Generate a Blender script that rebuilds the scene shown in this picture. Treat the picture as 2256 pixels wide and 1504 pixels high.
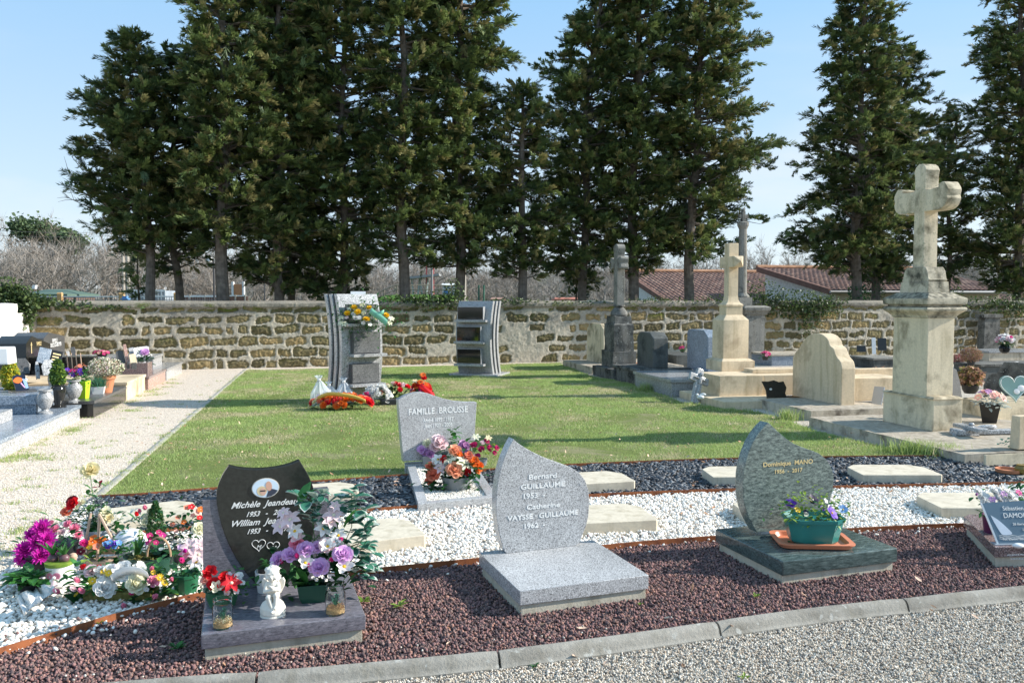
import bpy, bmesh, math, random
import numpy as np
from mathutils import Vector, Matrix, noise
R = math.radians
sc = bpy.context.scene
for o in list(bpy.data.objects): bpy.data.objects.remove(o)
# ---------------------------------------------------------------- camera
CAMH = 1.65; FPX = 1821.0; PITCH = math.atan(92/1821)
cam = bpy.data.objects.new('camera', bpy.data.cameras.new('camera'))
sc.collection.objects.link(cam); sc.camera = cam
cam.location = (0, 0, CAMH); cam.rotation_euler = (math.pi/2 - PITCH, 0, 0)
cam.data.sensor_width = 36; cam.data.lens = 36*FPX/2256
cam.data.clip_start = 0.05; cam.data.clip_end = 2000
# ---------------------------------------------------------------- sky and sun
SUN_EL = R(28.5); SUN_AZ = math.atan2(1, .10)
w = bpy.data.worlds.new('World'); sc.world = w; w.use_nodes = True
nt = w.node_tree; nt.nodes.clear()
sky = nt.nodes.new('ShaderNodeTexSky'); sky.sky_type = 'NISHITA'; sky.sun_disc = False
sky.sun_elevation = SUN_EL; sky.sun_rotation = SUN_AZ; sky.air_density = 1.0; sky.dust_density = .4; sky.ozone_density = 2.5
bg = nt.nodes.new('ShaderNodeBackground'); bg.inputs[1].default_value = .12
out = nt.nodes.new('ShaderNodeOutputWorld')
tc = nt.nodes.new('ShaderNodeTexCoord')
mp = nt.nodes.new('ShaderNodeMapping'); mp.inputs['Scale'].default_value = (1.2, 1.2, 5.5); mp.inputs['Location'].default_value = (.3, 0, .6)
ns = nt.nodes.new('ShaderNodeTexNoise'); ns.inputs['Scale'].default_value = 2.2; ns.inputs['Detail'].default_value = 7; ns.inputs['Distortion'].default_value = .4
rp = nt.nodes.new('ShaderNodeValToRGB'); rp.color_ramp.elements[0].position = .50; rp.color_ramp.elements[1].position = .78
sx = nt.nodes.new('ShaderNodeSeparateXYZ'); mr = nt.nodes.new('ShaderNodeMapRange')
mr.inputs['From Min'].default_value = .02; mr.inputs['From Max'].default_value = .3; mr.inputs['To Min'].default_value = .85; mr.inputs['To Max'].default_value = .05
mu = nt.nodes.new('ShaderNodeMath'); mu.operation = 'MULTIPLY'
mx = nt.nodes.new('ShaderNodeMix'); mx.data_type = 'RGBA'; mx.inputs[7].default_value = (6.4, 6.7, 7.2, 1)
L = nt.links.new
L(tc.outputs['Generated'], mp.inputs[0]); L(mp.outputs[0], ns.inputs[0]); L(ns.outputs[0], rp.inputs[0])
L(tc.outputs['Generated'], sx.inputs[0]); L(sx.outputs[2], mr.inputs[0]); L(mr.outputs[0], mu.inputs[1]); L(rp.outputs[0], mu.inputs[0])
hz = nt.nodes.new('ShaderNodeValToRGB'); he = hz.color_ramp.elements
he[0].position = 0; he[0].color = (.80, .88, .97, 1); he[1].position = .34; he[1].color = (.37, .67, 1.0, 1); he.new(.12).color = (.64, .81, .97, 1)
m5 = nt.nodes.new('ShaderNodeMix'); m5.data_type = 'RGBA'; m5.blend_type = 'MULTIPLY'; m5.inputs[0].default_value = 1; m5.inputs[7].default_value = (5.35, 5.35, 5.35, 1)
m6 = nt.nodes.new('ShaderNodeMix'); m6.data_type = 'RGBA'; m6.inputs[0].default_value = .78
L(sx.outputs[2], hz.inputs[0]); L(hz.outputs[0], m5.inputs[6]); L(sky.outputs[0], m6.inputs[6]); L(m5.outputs[2], m6.inputs[7])
mx.inputs[7].default_value = (4.9, 5.0, 5.1, 1)
L(mu.outputs[0], mx.inputs[0]); L(m6.outputs[2], mx.inputs[6]); L(mx.outputs[2], bg.inputs[0]); L(bg.outputs[0], out.inputs[0])
sl = bpy.data.lights.new('sun', 'SUN'); sl.energy = 5.0; sl.angle = R(.53); sl.color = (1, .95, .87)
so = bpy.data.objects.new('sun', sl); sc.collection.objects.link(so)
sd = Vector((math.sin(SUN_AZ)*math.cos(SUN_EL), math.cos(SUN_AZ)*math.cos(SUN_EL), math.sin(SUN_EL)))
so.rotation_euler = (-sd).to_track_quat('-Z', 'Y').to_euler()
sc.view_settings.view_transform = 'Standard'; sc.view_settings.look = 'None'
sc.view_settings.exposure = 0.72; sc.view_settings.gamma = 1
sc.cycles.max_bounces = 8; sc.cycles.transparent_max_bounces = 12

# ---------------------------------------------------------------- measuring helpers
def ray(px, py):
    x = (px-1128)/FPX; y = (752-py)/FPX
    return Vector((x, math.cos(PITCH)+y*math.sin(PITCH), -math.sin(PITCH)+y*math.cos(PITCH)))
CO = Vector((0, 0, CAMH))
def P(px, py, z=0.):
    r = ray(px, py); return CO + r*((z-CAMH)/r.z)
def PY(px, py, Y):
    r = ray(px, py); return CO + r*(Y/r.y)
def rz2(v, a): return Vector((v[0]*math.cos(a)-v[1]*math.sin(a), v[0]*math.sin(a)+v[1]*math.cos(a), v[2] if len(v) > 2 else 0))
def FP(px, py, org, ang, dy=0):
    """pixel -> (s, z) in the upright plane through org that runs along ang"""
    n = Vector((-math.sin(ang), math.cos(ang), 0)); o = Vector(org) + n*dy
    r = ray(px, py); t = (o-CO).dot(n)/r.dot(n); p = CO + r*t - Vector(org)
    return (p.x*math.cos(ang)+p.y*math.sin(ang), p.z)
def lerp(a, b, t): return a+(b-a)*t
A0 = R(13)            # the cemetery's rows run along this angle
AW = A0-math.pi/2     # faces that look left, towards the lawn
AE = A0+math.pi/2     # faces that look right, towards the gravel path
# ---------------------------------------------------------------- object helpers
COL = sc.collection
def tag(o, label=None, cat=None, group=None, kind=None):
    if label: o['label'] = label
    if cat: o['category'] = cat
    if group: o['group'] = group
    if kind: o['kind'] = kind
    return o
def thing(name, label, cat, loc=(0, 0, 0), rz=0, group=None):
    o = bpy.data.objects.new(name, None); COL.objects.link(o); o.empty_display_size = .1
    o.location = loc; o.rotation_euler = (0, 0, rz)
    return tag(o, label, cat, group)
def newmesh(name, V, F, mats, smooth=None, mi=None, sharp=35):
    me = bpy.data.meshes.new(name)
    me.from_pydata([tuple(v) for v in V], [], F)
    for m in (mats if isinstance(mats, (list, tuple)) else [mats]): me.materials.append(m)
    if mi is not None: me.polygons.foreach_set('material_index', mi)
    if smooth:
        me.polygons.foreach_set('use_smooth', [True]*len(me.polygons))
        me.set_sharp_from_angle(angle=R(sharp))
    me.update(); return me
def npmesh(name, V, F, k, mats, smooth=False, mi=None):
    """fast mesh from arrays: V (n,3), F (m,k)"""
    V = np.asarray(V, np.float32); F = np.asarray(F, np.int32)
    me = bpy.data.meshes.new(name); m = len(F)
    me.vertices.add(len(V)); me.vertices.foreach_set('co', V.ravel())
    me.loops.add(m*k); me.loops.foreach_set('vertex_index', F.ravel())
    me.polygons.add(m); me.polygons.foreach_set('loop_start', np.arange(0, m*k, k, dtype=np.int32))
    for q in (mats if isinstance(mats, (list, tuple)) else [mats]): me.materials.append(q)
    if mi is not None: me.polygons.foreach_set('material_index', np.asarray(mi, np.int32))
    if smooth: me.polygons.foreach_set('use_smooth', np.ones(m, bool))
    me.update(calc_edges=True); return me
def link(name, me, parent=None, loc=(0, 0, 0), rot=(0, 0, 0), s=1):
    o = bpy.data.objects.new(name, me); COL.objects.link(o)
    if parent: o.parent = parent
    o.location = loc; o.rotation_euler = rot; o.scale = (s, s, s) if not hasattr(s, '__len__') else s
    return o
class G:
    def __init__(s): s.v = []; s.f = []; s.m = []; s.cm = 0
    def add(s, V, F):
        n = len(s.v); s.v += [tuple(v) for v in V]; s.f += [tuple(i+n for i in f) for f in F]; s.m += [s.cm]*len(F); return s
    def mat(s, i): s.cm = i; return s
    def box(s, x0, x1, y0, y1, z0, z1, tx=0, ty=0, rz=0):
        """axis box; tx, ty pull the top in"""
        V = [(x0, y0, z0), (x1, y0, z0), (x1, y1, z0), (x0, y1, z0), (x0+tx, y0+ty, z1), (x1-tx, y0+ty, z1), (x1-tx, y1-ty, z1), (x0+tx, y1-ty, z1)]
        if rz:
            c = Vector(((x0+x1)/2, (y0+y1)/2, 0)); V = [rz2(Vector(v)-c, rz)+c for v in V]
        return s.add(V, [(3, 2, 1, 0), (4, 5, 6, 7), (0, 1, 5, 4), (1, 2, 6, 5), (2, 3, 7, 6), (3, 0, 4, 7)])
    def slab(s, pts, y0, y1):
        """outline in x,z (counter-clockwise seen from -y) pushed from y0 to y1"""
        a = sum(pts[i-1][0]*pts[i][1]-pts[i][0]*pts[i-1][1] for i in range(len(pts)))
        if a < 0: pts = pts[::-1]
        n = len(pts); V = [(p[0], y0, p[1]) for p in pts]+[(p[0], y1, p[1]) for p in pts]
        return s.add(V, [tuple(range(n)), tuple(range(2*n-1, n-1, -1))]+[(i, i+n, (i+1) % n+n, (i+1) % n) for i in range(n)])
    def prism(s, pts, z0, z1):
        a = sum(pts[i-1][0]*pts[i][1]-pts[i][0]*pts[i-1][1] for i in range(len(pts)))
        if a < 0: pts = pts[::-1]
        n = len(pts); V = [(p[0], p[1], z0) for p in pts]+[(p[0], p[1], z1) for p in pts]
        return s.add(V, [tuple(range(n-1, -1, -1)), tuple(range(n, 2*n))]+[(i, (i+1) % n, (i+1) % n+n, i+n) for i in range(n)])
    def loft(s, rings, cap=True):
        n = len(rings[0]); V = [p for r in rings for p in r]; F = []
        for k in range(len(rings)-1):
            for i in range(n): F.append((k*n+i, k*n+(i+1) % n, (k+1)*n+(i+1) % n, (k+1)*n+i))
        if cap: F += [tuple(range(n-1, -1, -1)), tuple((len(rings)-1)*n+i for i in range(n))]
        return s.add(V, F)
    def steps(s, prof, cx=0, cy=0, ratio=1.):
        """square stack of (half width, z); ratio scales the depth"""
        return s.loft([[(cx-h, cy-h*ratio, z), (cx+h, cy-h*ratio, z), (cx+h, cy+h*ratio, z), (cx-h, cy+h*ratio, z)] for h, z in prof])
    def lathe(s, prof, n=20, cx=0, cy=0, sq=1, cap=True, ph=0):
        return s.loft([[(cx+r*math.cos(ph+2*math.pi*i/n), cy+r*sq*math.sin(ph+2*math.pi*i/n), z) for i in range(n)] for r, z in prof], cap)
    def tube(s, pts, rad, n=6):
        pts = [Vector(p) for p in pts]; rings = []
        if not hasattr(rad, '__len__'): rad = [rad]*len(pts)
        for i, p in enumerate(pts):
            d = (pts[min(i+1, len(pts)-1)]-pts[max(i-1, 0)]).normalized()
            u = d.cross(Vector((0.1, .03, 1)) if abs(d.z) < .9 else Vector((1, .1, 0))).normalized(); v = d.cross(u)
            rings.append([p+(u*math.cos(2*math.pi*k/n)+v*math.sin(2*math.pi*k/n))*rad[i] for k in range(n)])
        return s.loft(rings)
    def sphere(s, c, r, n=10, m=7):
        if not hasattr(r, '__len__'): r = (r, r, r)
        return s.loft([[(c[0]+r[0]*math.sin(a)*math.cos(2*math.pi*i/n), c[1]+r[1]*math.sin(a)*math.sin(2*math.pi*i/n), c[2]-r[2]*math.cos(a)) for i in range(n)] for a in [max(.02, min(math.pi-.02, math.pi*k/m)) for k in range(m+1)]])
    def xf(s, M):
        s.v = [tuple(M @ Vector(v)) for v in s.v]; return s
    def join(s, g, M=None):
        n = len(s.v); s.v += [tuple(M @ Vector(v)) for v in g.v] if M else g.v
        s.f += [tuple(i+n for i in f) for f in g.f]; s.m += g.m; return s
    def mesh(s, name, mats, smooth=True, bev=0, seg=2, sharp=35, rough=0):
        me = newmesh(name, s.v, s.f, mats, smooth, s.m, sharp)
        if bev or rough:
            bm = bmesh.new(); bm.from_mesh(me)
            if rough:
                bmesh.ops.remove_doubles(bm, verts=bm.verts, dist=1e-5)
                bmesh.ops.triangulate(bm, faces=[f for f in bm.faces if len(f.verts) > 4])
                for it in range(6):
                    es = [e for e in bm.edges if e.calc_length() > rough[1]]
                    if not es: break
                    bmesh.ops.subdivide_edges(bm, edges=es, cuts=1, use_grid_fill=True)
                    bmesh.ops.triangulate(bm, faces=[f for f in bm.faces if len(f.verts) > 4])
                bm.normal_update()
                nn = {v: v.normal.copy() for v in bm.verts}
                for v in bm.verts:
                    k = noise.fractal(v.co*rough[2]+Vector((7, 3, len(s.v))), 1, 2, 4)
                    v.co += nn[v]*k*rough[0]
            elif bev:
                es = [e for e in bm.edges if len(e.link_faces) == 2 and e.calc_face_angle(0) > .5]
                bmesh.ops.bevel(bm, geom=es, offset=bev, segments=seg, profile=.6, affect='EDGES', clamp_overlap=True)
            bm.to_mesh(me); bm.free()
            me.polygons.foreach_set('use_smooth', [True]*len(me.polygons)); me.set_sharp_from_angle(angle=R(14 if bev and not rough else sharp))
        return me
    def obj(s, name, mats, parent=None, smooth=True, bev=0, seg=2, loc=(0, 0, 0), rz=0, rough=0, sharp=35):
        return link(name, s.mesh(name, mats, smooth, bev, seg, sharp, rough), parent, loc, (0, 0, rz))
def one(o, label, cat, group=None): return tag(o, label, cat, group)
def curve(pts, n=6, closed=False):
    """Catmull-Rom through 2-D points"""
    o = []; N = len(pts)
    for i in range(N if closed else N-1):
        p = [pts[(i+k-1) % N] if closed else pts[max(0, min(N-1, i+k-1))] for k in range(4)]
        for j in range(n):
            t = j/n
            o.append(tuple(.5*((2*p[1][d])+(-p[0][d]+p[2][d])*t+(2*p[0][d]-5*p[1][d]+4*p[2][d]-p[3][d])*t*t+(-p[0][d]+3*p[1][d]-3*p[2][d]+p[3][d])*t**3) for d in range(len(pts[0]))))
    if not closed: o.append(tuple(pts[-1]))
    return o
# ---------------------------------------------------------------- materials
class N:
    """tiny node-tree writer"""
    def __init__(s, name, rough=.6, spec=.5, metal=0):
        s.mat = bpy.data.materials.new(name); s.mat.use_nodes = True; s.t = s.mat.node_tree
        s.b = s.t.nodes['Principled BSDF']; s.b.inputs['Roughness'].default_value = rough
        s.b.inputs['Specular IOR Level'].default_value = spec; s.b.inputs['Metallic'].default_value = metal
        s.tc = None
    def n(s, ty): return s.t.nodes.new('ShaderNode'+ty)
    def l(s, a, b): s.t.links.new(a, b)
    def co(s, scale=(1, 1, 1), rot=(0, 0, 0), src='Object'):
        if not s.tc: s.tc = s.n('TexCoord')
        m = s.n('Mapping'); m.inputs['Scale'].default_value = scale; m.inputs['Rotation'].default_value = rot
        s.l(s.tc.outputs[src], m.inputs[0]); return m.outputs[0]
    def noise(s, sc_, det=3, co=None, dist=0, ro=.5):
        x = s.n('TexNoise'); x.inputs['Scale'].default_value = sc_; x.inputs['Detail'].default_value = det
        x.inputs['Distortion'].default_value = dist; x.inputs['Roughness'].default_value = ro
        s.l(co or s.co(), x.inputs['Vector']); return x.outputs[0]
    def cell(s, sc_, co=None, out='Color', feat='F1'):
        x = s.n('TexVoronoi'); x.inputs['Scale'].default_value = sc_; x.feature = feat
        s.l(co or s.co(), x.inputs['Vector'])
        if out == 'Color':
            q = s.n('SeparateColor'); s.l(x.outputs['Color'], q.inputs[0]); return q.outputs[0]
        return x.outputs[out]
    def ramp(s, x, stops, const=False):
        r = s.n('ValToRGB'); e = r.color_ramp.elements
        if const: r.color_ramp.interpolation = 'CONSTANT'
        while len(e) < len(stops): e.new(.5)
        for i, (p, c) in enumerate(stops):
            e[i].position = p; e[i].color = (*c, 1) if hasattr(c, '__len__') else (c, c, c, 1)
        s.l(x, r.inputs[0]); return r.outputs[0]
    def mix(s, f, a, b, mode='MIX'):
        m = s.n('Mix'); m.data_type = 'RGBA'; m.blend_type = mode
        for v, i in ((f, 0), (a, 6), (b, 7)):
            if hasattr(v, 'links') or hasattr(v, 'is_linked'): s.l(v, m.inputs[i])
            elif i == 0: m.inputs[0].default_value = v
            else: m.inputs[i].default_value = (*v, 1)
        return m.outputs[2]
    def col(s, c):
        if hasattr(c, 'is_linked'): s.l(c, s.b.inputs['Base Color'])
        else: s.b.inputs['Base Color'].default_value = (*c, 1)
        return s
    def bump(s, h, st=.3, d=.01):
        b = s.n('Bump'); b.inputs['Strength'].default_value = st; b.inputs['Distance'].default_value = d
        s.l(h, b.inputs['Height']); s.l(b.outputs[0], s.b.inputs['Normal']); return s
    def attr(s, nm):
        a = s.n('Attribute'); a.attribute_name = nm; return a.outputs['Fac']
def plain(name, c, rough=.6, spec=.5, var=.15, sc_=8, metal=0, bump=0):
    m = N(name, rough, spec, metal); f = m.noise(sc_, 4)
    d = tuple(max(0, x*(1-var)) for x in c); u = tuple(min(1, x*(1+var)) for x in c)
    m.col(m.ramp(f, [(.3, d), (.7, u)]))
    if bump: m.bump(m.noise(sc_*12, 5), bump, .004)
    return m.mat
def granite(name, cols, sc_=170, rough=.22, spec=.5):
    m = N(name, rough, spec); a = m.cell(sc_); b = m.noise(sc_*.9, 3)
    k = len(cols); st = [(i/k, c) for i, c in enumerate(cols)]
    c = m.ramp(a, st, True); g = m.ramp(b, [(.35, .55), (.65, 1.25)])
    c = m.mix(.55, c, g, 'MULTIPLY'); d = m.ramp(m.noise(4, 3), [(.3, .88), (.7, 1.08)])
    m.col(m.mix(1, c, d, 'MULTIPLY')); m.bump(m.noise(300, 2), .04, .001); return m.mat
def veined(name, cols, scl, rot, rough=.18, sc_=1.):
    m = N(name, rough, .5); co = m.co(scl, rot)
    a = m.noise(6*sc_, 9, co, .35, .72); b = m.noise(40*sc_, 4, co, .5, .6)
    c = m.ramp(a, [(.33+i*.34/(len(cols)-1), q) for i, q in enumerate(cols)])
    m.col(m.mix(.6, c, m.ramp(b, [(.3, .55), (.7, 1.35)]), 'MULTIPLY')); return m.mat
def stone(name, c, dirt=(.06, .055, .045), amt=.5, rough=.85, up=None, sc_=3, lichen=None, bump=.35):
    """weathered stone: base colour, dark crust that gathers in patches (and on top faces)"""
    m = N(name, rough, .2); n1 = m.noise(sc_, 8, None, .3, .65); n2 = m.noise(sc_*14, 5)
    base = m.ramp(n2, [(.3, tuple(x*.90 for x in c)), (.7, tuple(min(1, x*1.05) for x in c))])
    base = m.mix(.8, base, m.ramp(m.noise(1, 6, m.co((9, 9, 1.1)), .2, .6), [(.32, (.70, .68, .62)), (.5, 1), (.75, (1.06, 1.05, 1.03))]), 'MULTIPLY')
    f = m.ramp(n1, [(.62-.3*amt, 0), (.80-.25*amt, 1)])
    if up:
        g = m.n('NewGeometry'); q = m.n('SeparateXYZ'); m.l(g.outputs['Normal'], q.inputs[0])
        t = m.n('MapRange'); t.inputs['From Min'].default_value = .3; t.inputs['From Max'].default_value = .9; m.l(q.outputs[2], t.inputs[0])
        n3 = m.ramp(m.noise(sc_*4, 6), [(.3, .2), (.6, 1)]); w_ = m.mix(1, t.outputs[0], n3, 'MULTIPLY')
        k = m.n('Math'); k.operation = 'MULTIPLY'; m.l(w_, k.inputs[0]); k.inputs[1].default_value = up
        h = m.n('Math'); h.operation = 'MAXIMUM'; m.l(k.outputs[0], h.inputs[0]); m.l(f, h.inputs[1]); f = h.outputs[0]
    cc = m.mix(f, base, dirt)
    if lichen: cc = m.mix(m.ramp(m.noise(sc_*9, 5), [(.62, 0), (.68, .85)]), cc, lichen)
    m.col(cc); m.bump(m.noise(60, 8, None, 0, .7), bump, .012); return m.mat
def leafmat(name, c1, c2, rough=.5, sc_=30, trans=.25):
    m = N(name, rough, .4); m.col(m.ramp(m.noise(sc_, 2), [(.35, c1), (.65, c2)]))
    if trans:
        t = m.n('BsdfTranslucent'); t.inputs[0].default_value = (*[min(1, x*1.3) for x in c2], 1); x = m.n('MixShader'); x.inputs[0].default_value = trans
        o = m.t.nodes['Material Output']; m.l(m.b.outputs[0], x.inputs[1]); m.l(t.outputs[0], x.inputs[2]); m.l(x.outputs[0], o.inputs[0])
    return m.mat
def petal(name, c1, c2=None, trans=.32): return leafmat(name, c1, c2 or tuple(min(1, x*1.1) for x in c1), .55, 45, trans)
M = {}
M['granite'] = granite('light_grey_granite', [.20, .36, .46, .56, .42, .64], 250)
M['granite_far'] = granite('pale_granite', [.26, .38, .48, .56], 90)
M['granite_mid'] = granite('mid_grey_granite', [.20, .31, .38, .46], 130)
M['granite_blue'] = granite('blue_grey_granite', [(.16, .2, .25), (.26, .31, .37), (.34, .38, .43)], 90)
M['granite_pink'] = granite('pink_granite', [(.40, .22, .17), (.5, .31, .25), (.30, .17, .14), (.56, .42, .37)], 120)
M['granite_brown'] = granite('brown_pink_granite', [(.2, .13, .12), (.3, .2, .18), (.1, .08, .08), (.42, .33, .31)], 190, .12)
M['granite_dark'] = granite('dark_grey_granite', [.045, .07, .085, .12], 150, .3)
M['granite_black'] = plain('polished_black_granite', (.018, .018, .017), .12, .5, .2, 40)
M['black_stele'] = plain('black_greenish_granite', (.024, .026, .023), .2, .5, .25, 60)
M['black_gloss'] = plain('black_gloss_stone', (.012, .012, .013), .05, .6, .1, 5)
M['violet_gneiss'] = veined('violet_grey_gneiss', [(.06, .06, .07), (.13, .125, .145), (.18, .172, .2), (.29, .275, .30)], (2.0, 6, 6), (.2, 0, .35), .2, 3.2)
M['green_granite'] = veined('green_grey_granite', [(.04, .052, .05), (.11, .14, .13), (.21, .255, .23), (.34, .40, .35)], (2.2, 5, 5.5), (0, .7, 0), .2, 2.8)
M['green_slab'] = veined('green_black_granite', [(.02, .032, .03), (.055, .08, .076), (.095, .13, .125), (.18, .23, .21)], (2, 6, 10), (0, .1, 0), .16, 1.4)
M['concrete'] = stone('concrete', (.54, .50, .40), (.34, .31, .24), .22, .9, sc_=4, bump=.3)
M['concrete_lid'] = stone('smooth_concrete', (.62, .55, .43), (.48, .42, .33), .25, .85, sc_=3, bump=.12)
M['kerb'] = stone('kerb_concrete', (.33, .31, .27), (.17, .155, .13), .5, .9, sc_=2.5, bump=.5, lichen=(.42, .41, .37))
M['limestone'] = stone('cream_limestone', (.68, .55, .38), (.34, .26, .17), .36, .85, up=.15, sc_=2, bump=.15)
M['limestone_old'] = stone('weathered_limestone', (.74, .63, .45), (.20, .16, .10), .38, .88, up=.85, sc_=2.4, bump=.3)
M['limestone_cross'] = stone('lichened_limestone', (.72, .62, .45), (.12, .105, .065), .48, .88, up=.95, sc_=3.5, lichen=(.34, .33, .22), bump=.35)
M['crusted_limestone'] = stone('crusted_limestone', (.60, .53, .40), (.085, .08, .06), .62, .9, up=1.0, sc_=4.5, lichen=(.36, .34, .24), bump=.4)
M['limestone_slab'] = stone('stained_limestone', (.55, .48, .38), (.16, .13, .10), .42, .9, up=.5, sc_=4, bump=.35)
M['old_stone'] = stone('black_crusted_stone', (.17, .165, .15), (.035, .035, .034), .62, .9, sc_=4, lichen=(.42, .42, .38), bump=.5)
M['old_shaft'] = stone('grey_lichened_stone', (.24, .23, .205), (.08, .08, .07), .35, .9, sc_=5, lichen=(.5, .5, .46), bump=.5)
M['dark_stele'] = stone('dark_grey_stone', (.11, .115, .11), (.04, .045, .045), .5, .7, up=.2, sc_=4, lichen=(.2, .2, .16), bump=.3)
M['render_white'] = stone('white_rough_render', (.80, .77, .73), (.5, .48, .45), .2, .9, sc_=2, bump=.9)
M['steel'] = stone('rusted_steel', (.34, .12, .05), (.14, .05, .03), .45, .75, sc_=9, bump=.1)
M['letters_white'] = plain('white_lettering', (.8, .8, .78), .6, .3, .03)
M['letters_gold'] = plain('gold_lettering', (.72, .56, .28), .45, .4, .05)
M['white_paint'] = plain('white_ceramic', (.8, .79, .77), .35, .5, .03)
M['plaster'] = plain('cream_plaster', (.74, .70, .62), .6, .3, .05, 20)
M['terracotta'] = plain('terracotta_plastic', (.62, .21, .11), .4, .5, .08)
M['clay'] = plain('clay', (.50, .20, .10), .7, .3, .15)
M['teal'] = plain('teal_plastic', (.025, .20, .18), .4, .5, .1)
M['green_plastic'] = plain('dark_green_plastic', (.012, .065, .04), .4, .5, .1)
M['green_plastic2'] = plain('green_plastic', (.02, .13, .06), .4, .5, .1)
M['black_plastic'] = plain('black_plastic', (.02, .02, .021), .45, .5, .1)
M['grey_plastic'] = plain('grey_plastic', (.22, .24, .25), .45, .5, .08)
M['purple_plastic'] = plain('purple_plastic', (.10, .012, .07), .4, .5, .1)
M['lime'] = plain('lime_plastic', (.48, .78, .03), .4, .5, .05)
M['wicker'] = plain('wicker', (.42, .27, .16), .8, .3, .25, 30, bump=.3)
M['wood'] = plain('pale_wood', (.52, .36, .26), .7, .3, .12, 12)
M['cork'] = plain('jar_sand', (.52, .33, .16), .9, .1, .25, 150)
M['leaf'] = leafmat('green_leaf', (.03, .12, .03), (.06, .21, .045))
M['leaf_dark'] = leafmat('dark_leaf', (.012, .06, .02), (.03, .12, .035))
M['ivy_dark'] = leafmat('ivy_dark', (.022, .045, .014), (.05, .085, .025)); M['ivy_light'] = leafmat('ivy_light', (.07, .11, .03), (.13, .18, .06))
M['leaf_lime'] = leafmat('yellow_green_leaf', (.14, .25, .03), (.28, .38, .06))
M['leaf_silk'] = leafmat('silk_leaf', (.03, .15, .10), (.07, .24, .16), .5, 20)
M['leaf_edge'] = leafmat('pale_leaf_edge', (.45, .55, .48), (.7, .76, .70), .5, 20)
M['leaf_grey'] = leafmat('silver_leaf', (.28, .36, .34), (.5, .56, .54), .6)
M['leaf_brown'] = leafmat('dry_leaf', (.34, .17, .09), (.6, .36, .22), .7, 12)
M['heather'] = leafmat('dry_heather', (.20, .10, .07), (.34, .2, .14), .8, 60)
M['moss'] = leafmat('dry_moss', (.13, .12, .03), (.28, .25, .08), .9, 60)
M['conifer'] = leafmat('small_conifer', (.03, .09, .025), (.09, .17, .04), .7, 40)
M['conifer_gold'] = leafmat('golden_conifer', (.42, .36, .03), (.7, .6, .06), .7, 40)
for k_, c_ in dict(white=(.86, .84, .80), cream=(.86, .72, .42), pink=(.85, .30, .42), palepink=(.90, .66, .67), hot=(.75, .05, .30), magenta=(.62, .03, .42), lilac=(.74, .47, .72), mauve=(.55, .30, .52), red=(.70, .02, .03), darkred=(.20, .006, .02), orange=(.85, .20, .03), coral=(.86, .28, .17), peach=(.88, .42, .26), yellow=(.88, .55, .03), paleyellow=(.88, .74, .46), violet=(.15, .04, .45), blue=(.16, .16, .6), plum=(.03, .02, .06), salmon=(.85, .45, .38), raspberry=(.55, .03, .16), creamwhite=(.86, .82, .60), green=(.2, .4, .1)).items():
    M[k_] = petal(k_+'_petal', c_)
# ================================================================ SETTING
def sheet(name, pts, z, mat, kind='structure'):
    me = newmesh(name, [(p[0], p[1], z) for p in pts], [tuple(range(len(pts)))], mat)
    if me.polygons[0].normal.z < 0: me.flip_normals()
    return tag(link(name, me), kind=kind)
def gmat(name, cols, sc_, patch=None, bump=.6, rough=.95):
    m = N(name, rough, .15); a = m.cell(sc_); k = len(cols)
    c = m.ramp(a, [(i/k, q) for i, q in enumerate(cols)], True)
    e = m.ramp(m.cell(sc_, None, 'Distance'), [(.25, 1), (.8, .45)]); c = m.mix(.6, c, e, 'MULTIPLY')
    if patch: c = m.mix(m.ramp(m.noise(patch[1], 6, None, .5, .7), [(patch[2], 0), (patch[3], 1)]), c, patch[0])
    m.col(c); m.bump(m.cell(sc_, None, 'Distance'), bump, .01); return m.mat
M['ground'] = gmat('rough_grass_ground', [(.06, .09, .025), (.09, .12, .03), (.12, .12, .05)], 3, ((.16, .13, .08), .3, .45, .6))
M['yard'] = gmat('pale_sandy_gravel', [(.50, .43, .34), (.60, .53, .44), (.42, .36, .29), (.66, .60, .5)], 70, ((.3, .24, .17), .8, .52, .75))
M['path'] = gmat('cream_gravel', [(.74, .62, .50), (.80, .70, .58), (.66, .55, .45), (.84, .75, .64), (.58, .48, .38)], 75, ((.50, .43, .30), 2.2, .62, .85))
M['walk'] = gmat('grey_beige_grit', [(.52, .46, .37), (.62, .55, .45), (.36, .32, .26)], 90)
M['turf'] = gmat('turf', [(.16, .2, .05), (.2, .24, .07), (.13, .17, .05)], 60, ((.28, .24, .15), 1.3, .50, .72))
M['lava_soil'] = plain('lava_dust', (.10, .065, .06), .95, .1, .3, 30)
M['slate_soil'] = plain('slate_dust', (.03, .032, .036), .9, .1, .3, 30)
M['white_soil'] = plain('pale_grit', (.45, .42, .38), .95, .1, .2, 30)
sheet('ground', [(-600, -60), (600, -60), (600, 900), (-600, 900)], -.012, M['ground'])
def poly(l, z=0): return [P(*p, z) for p in l]
E1 = [P(*p, .05) for p in [(215, 1090), (300, 1086), (400, 1078), (550, 1067), (700, 1057), (900, 1043), (1100, 1030), (1300, 1019), (1600, 1008), (1900, 1003), (2090, 1002)]]
E2 = [P(*p, .05) for p in [(205, 1180), (440, 1158), (640, 1138), (810, 1121), (1080, 1103), (1300, 1089), (1400, 1084), (1600, 1077), (1900, 1069), (2140, 1064), (2300, 1060), (2620, 1054)]]
E3 = [P(*p, .05) for p in [(-240, 1505), (0, 1428), (150, 1384), (270, 1348), (440, 1306), (600, 1280), (790, 1256), (1050, 1230), (1290, 1205), (1500, 1186), (1800, 1168), (2090, 1154), (2350, 1150), (2700, 1148)]]
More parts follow.
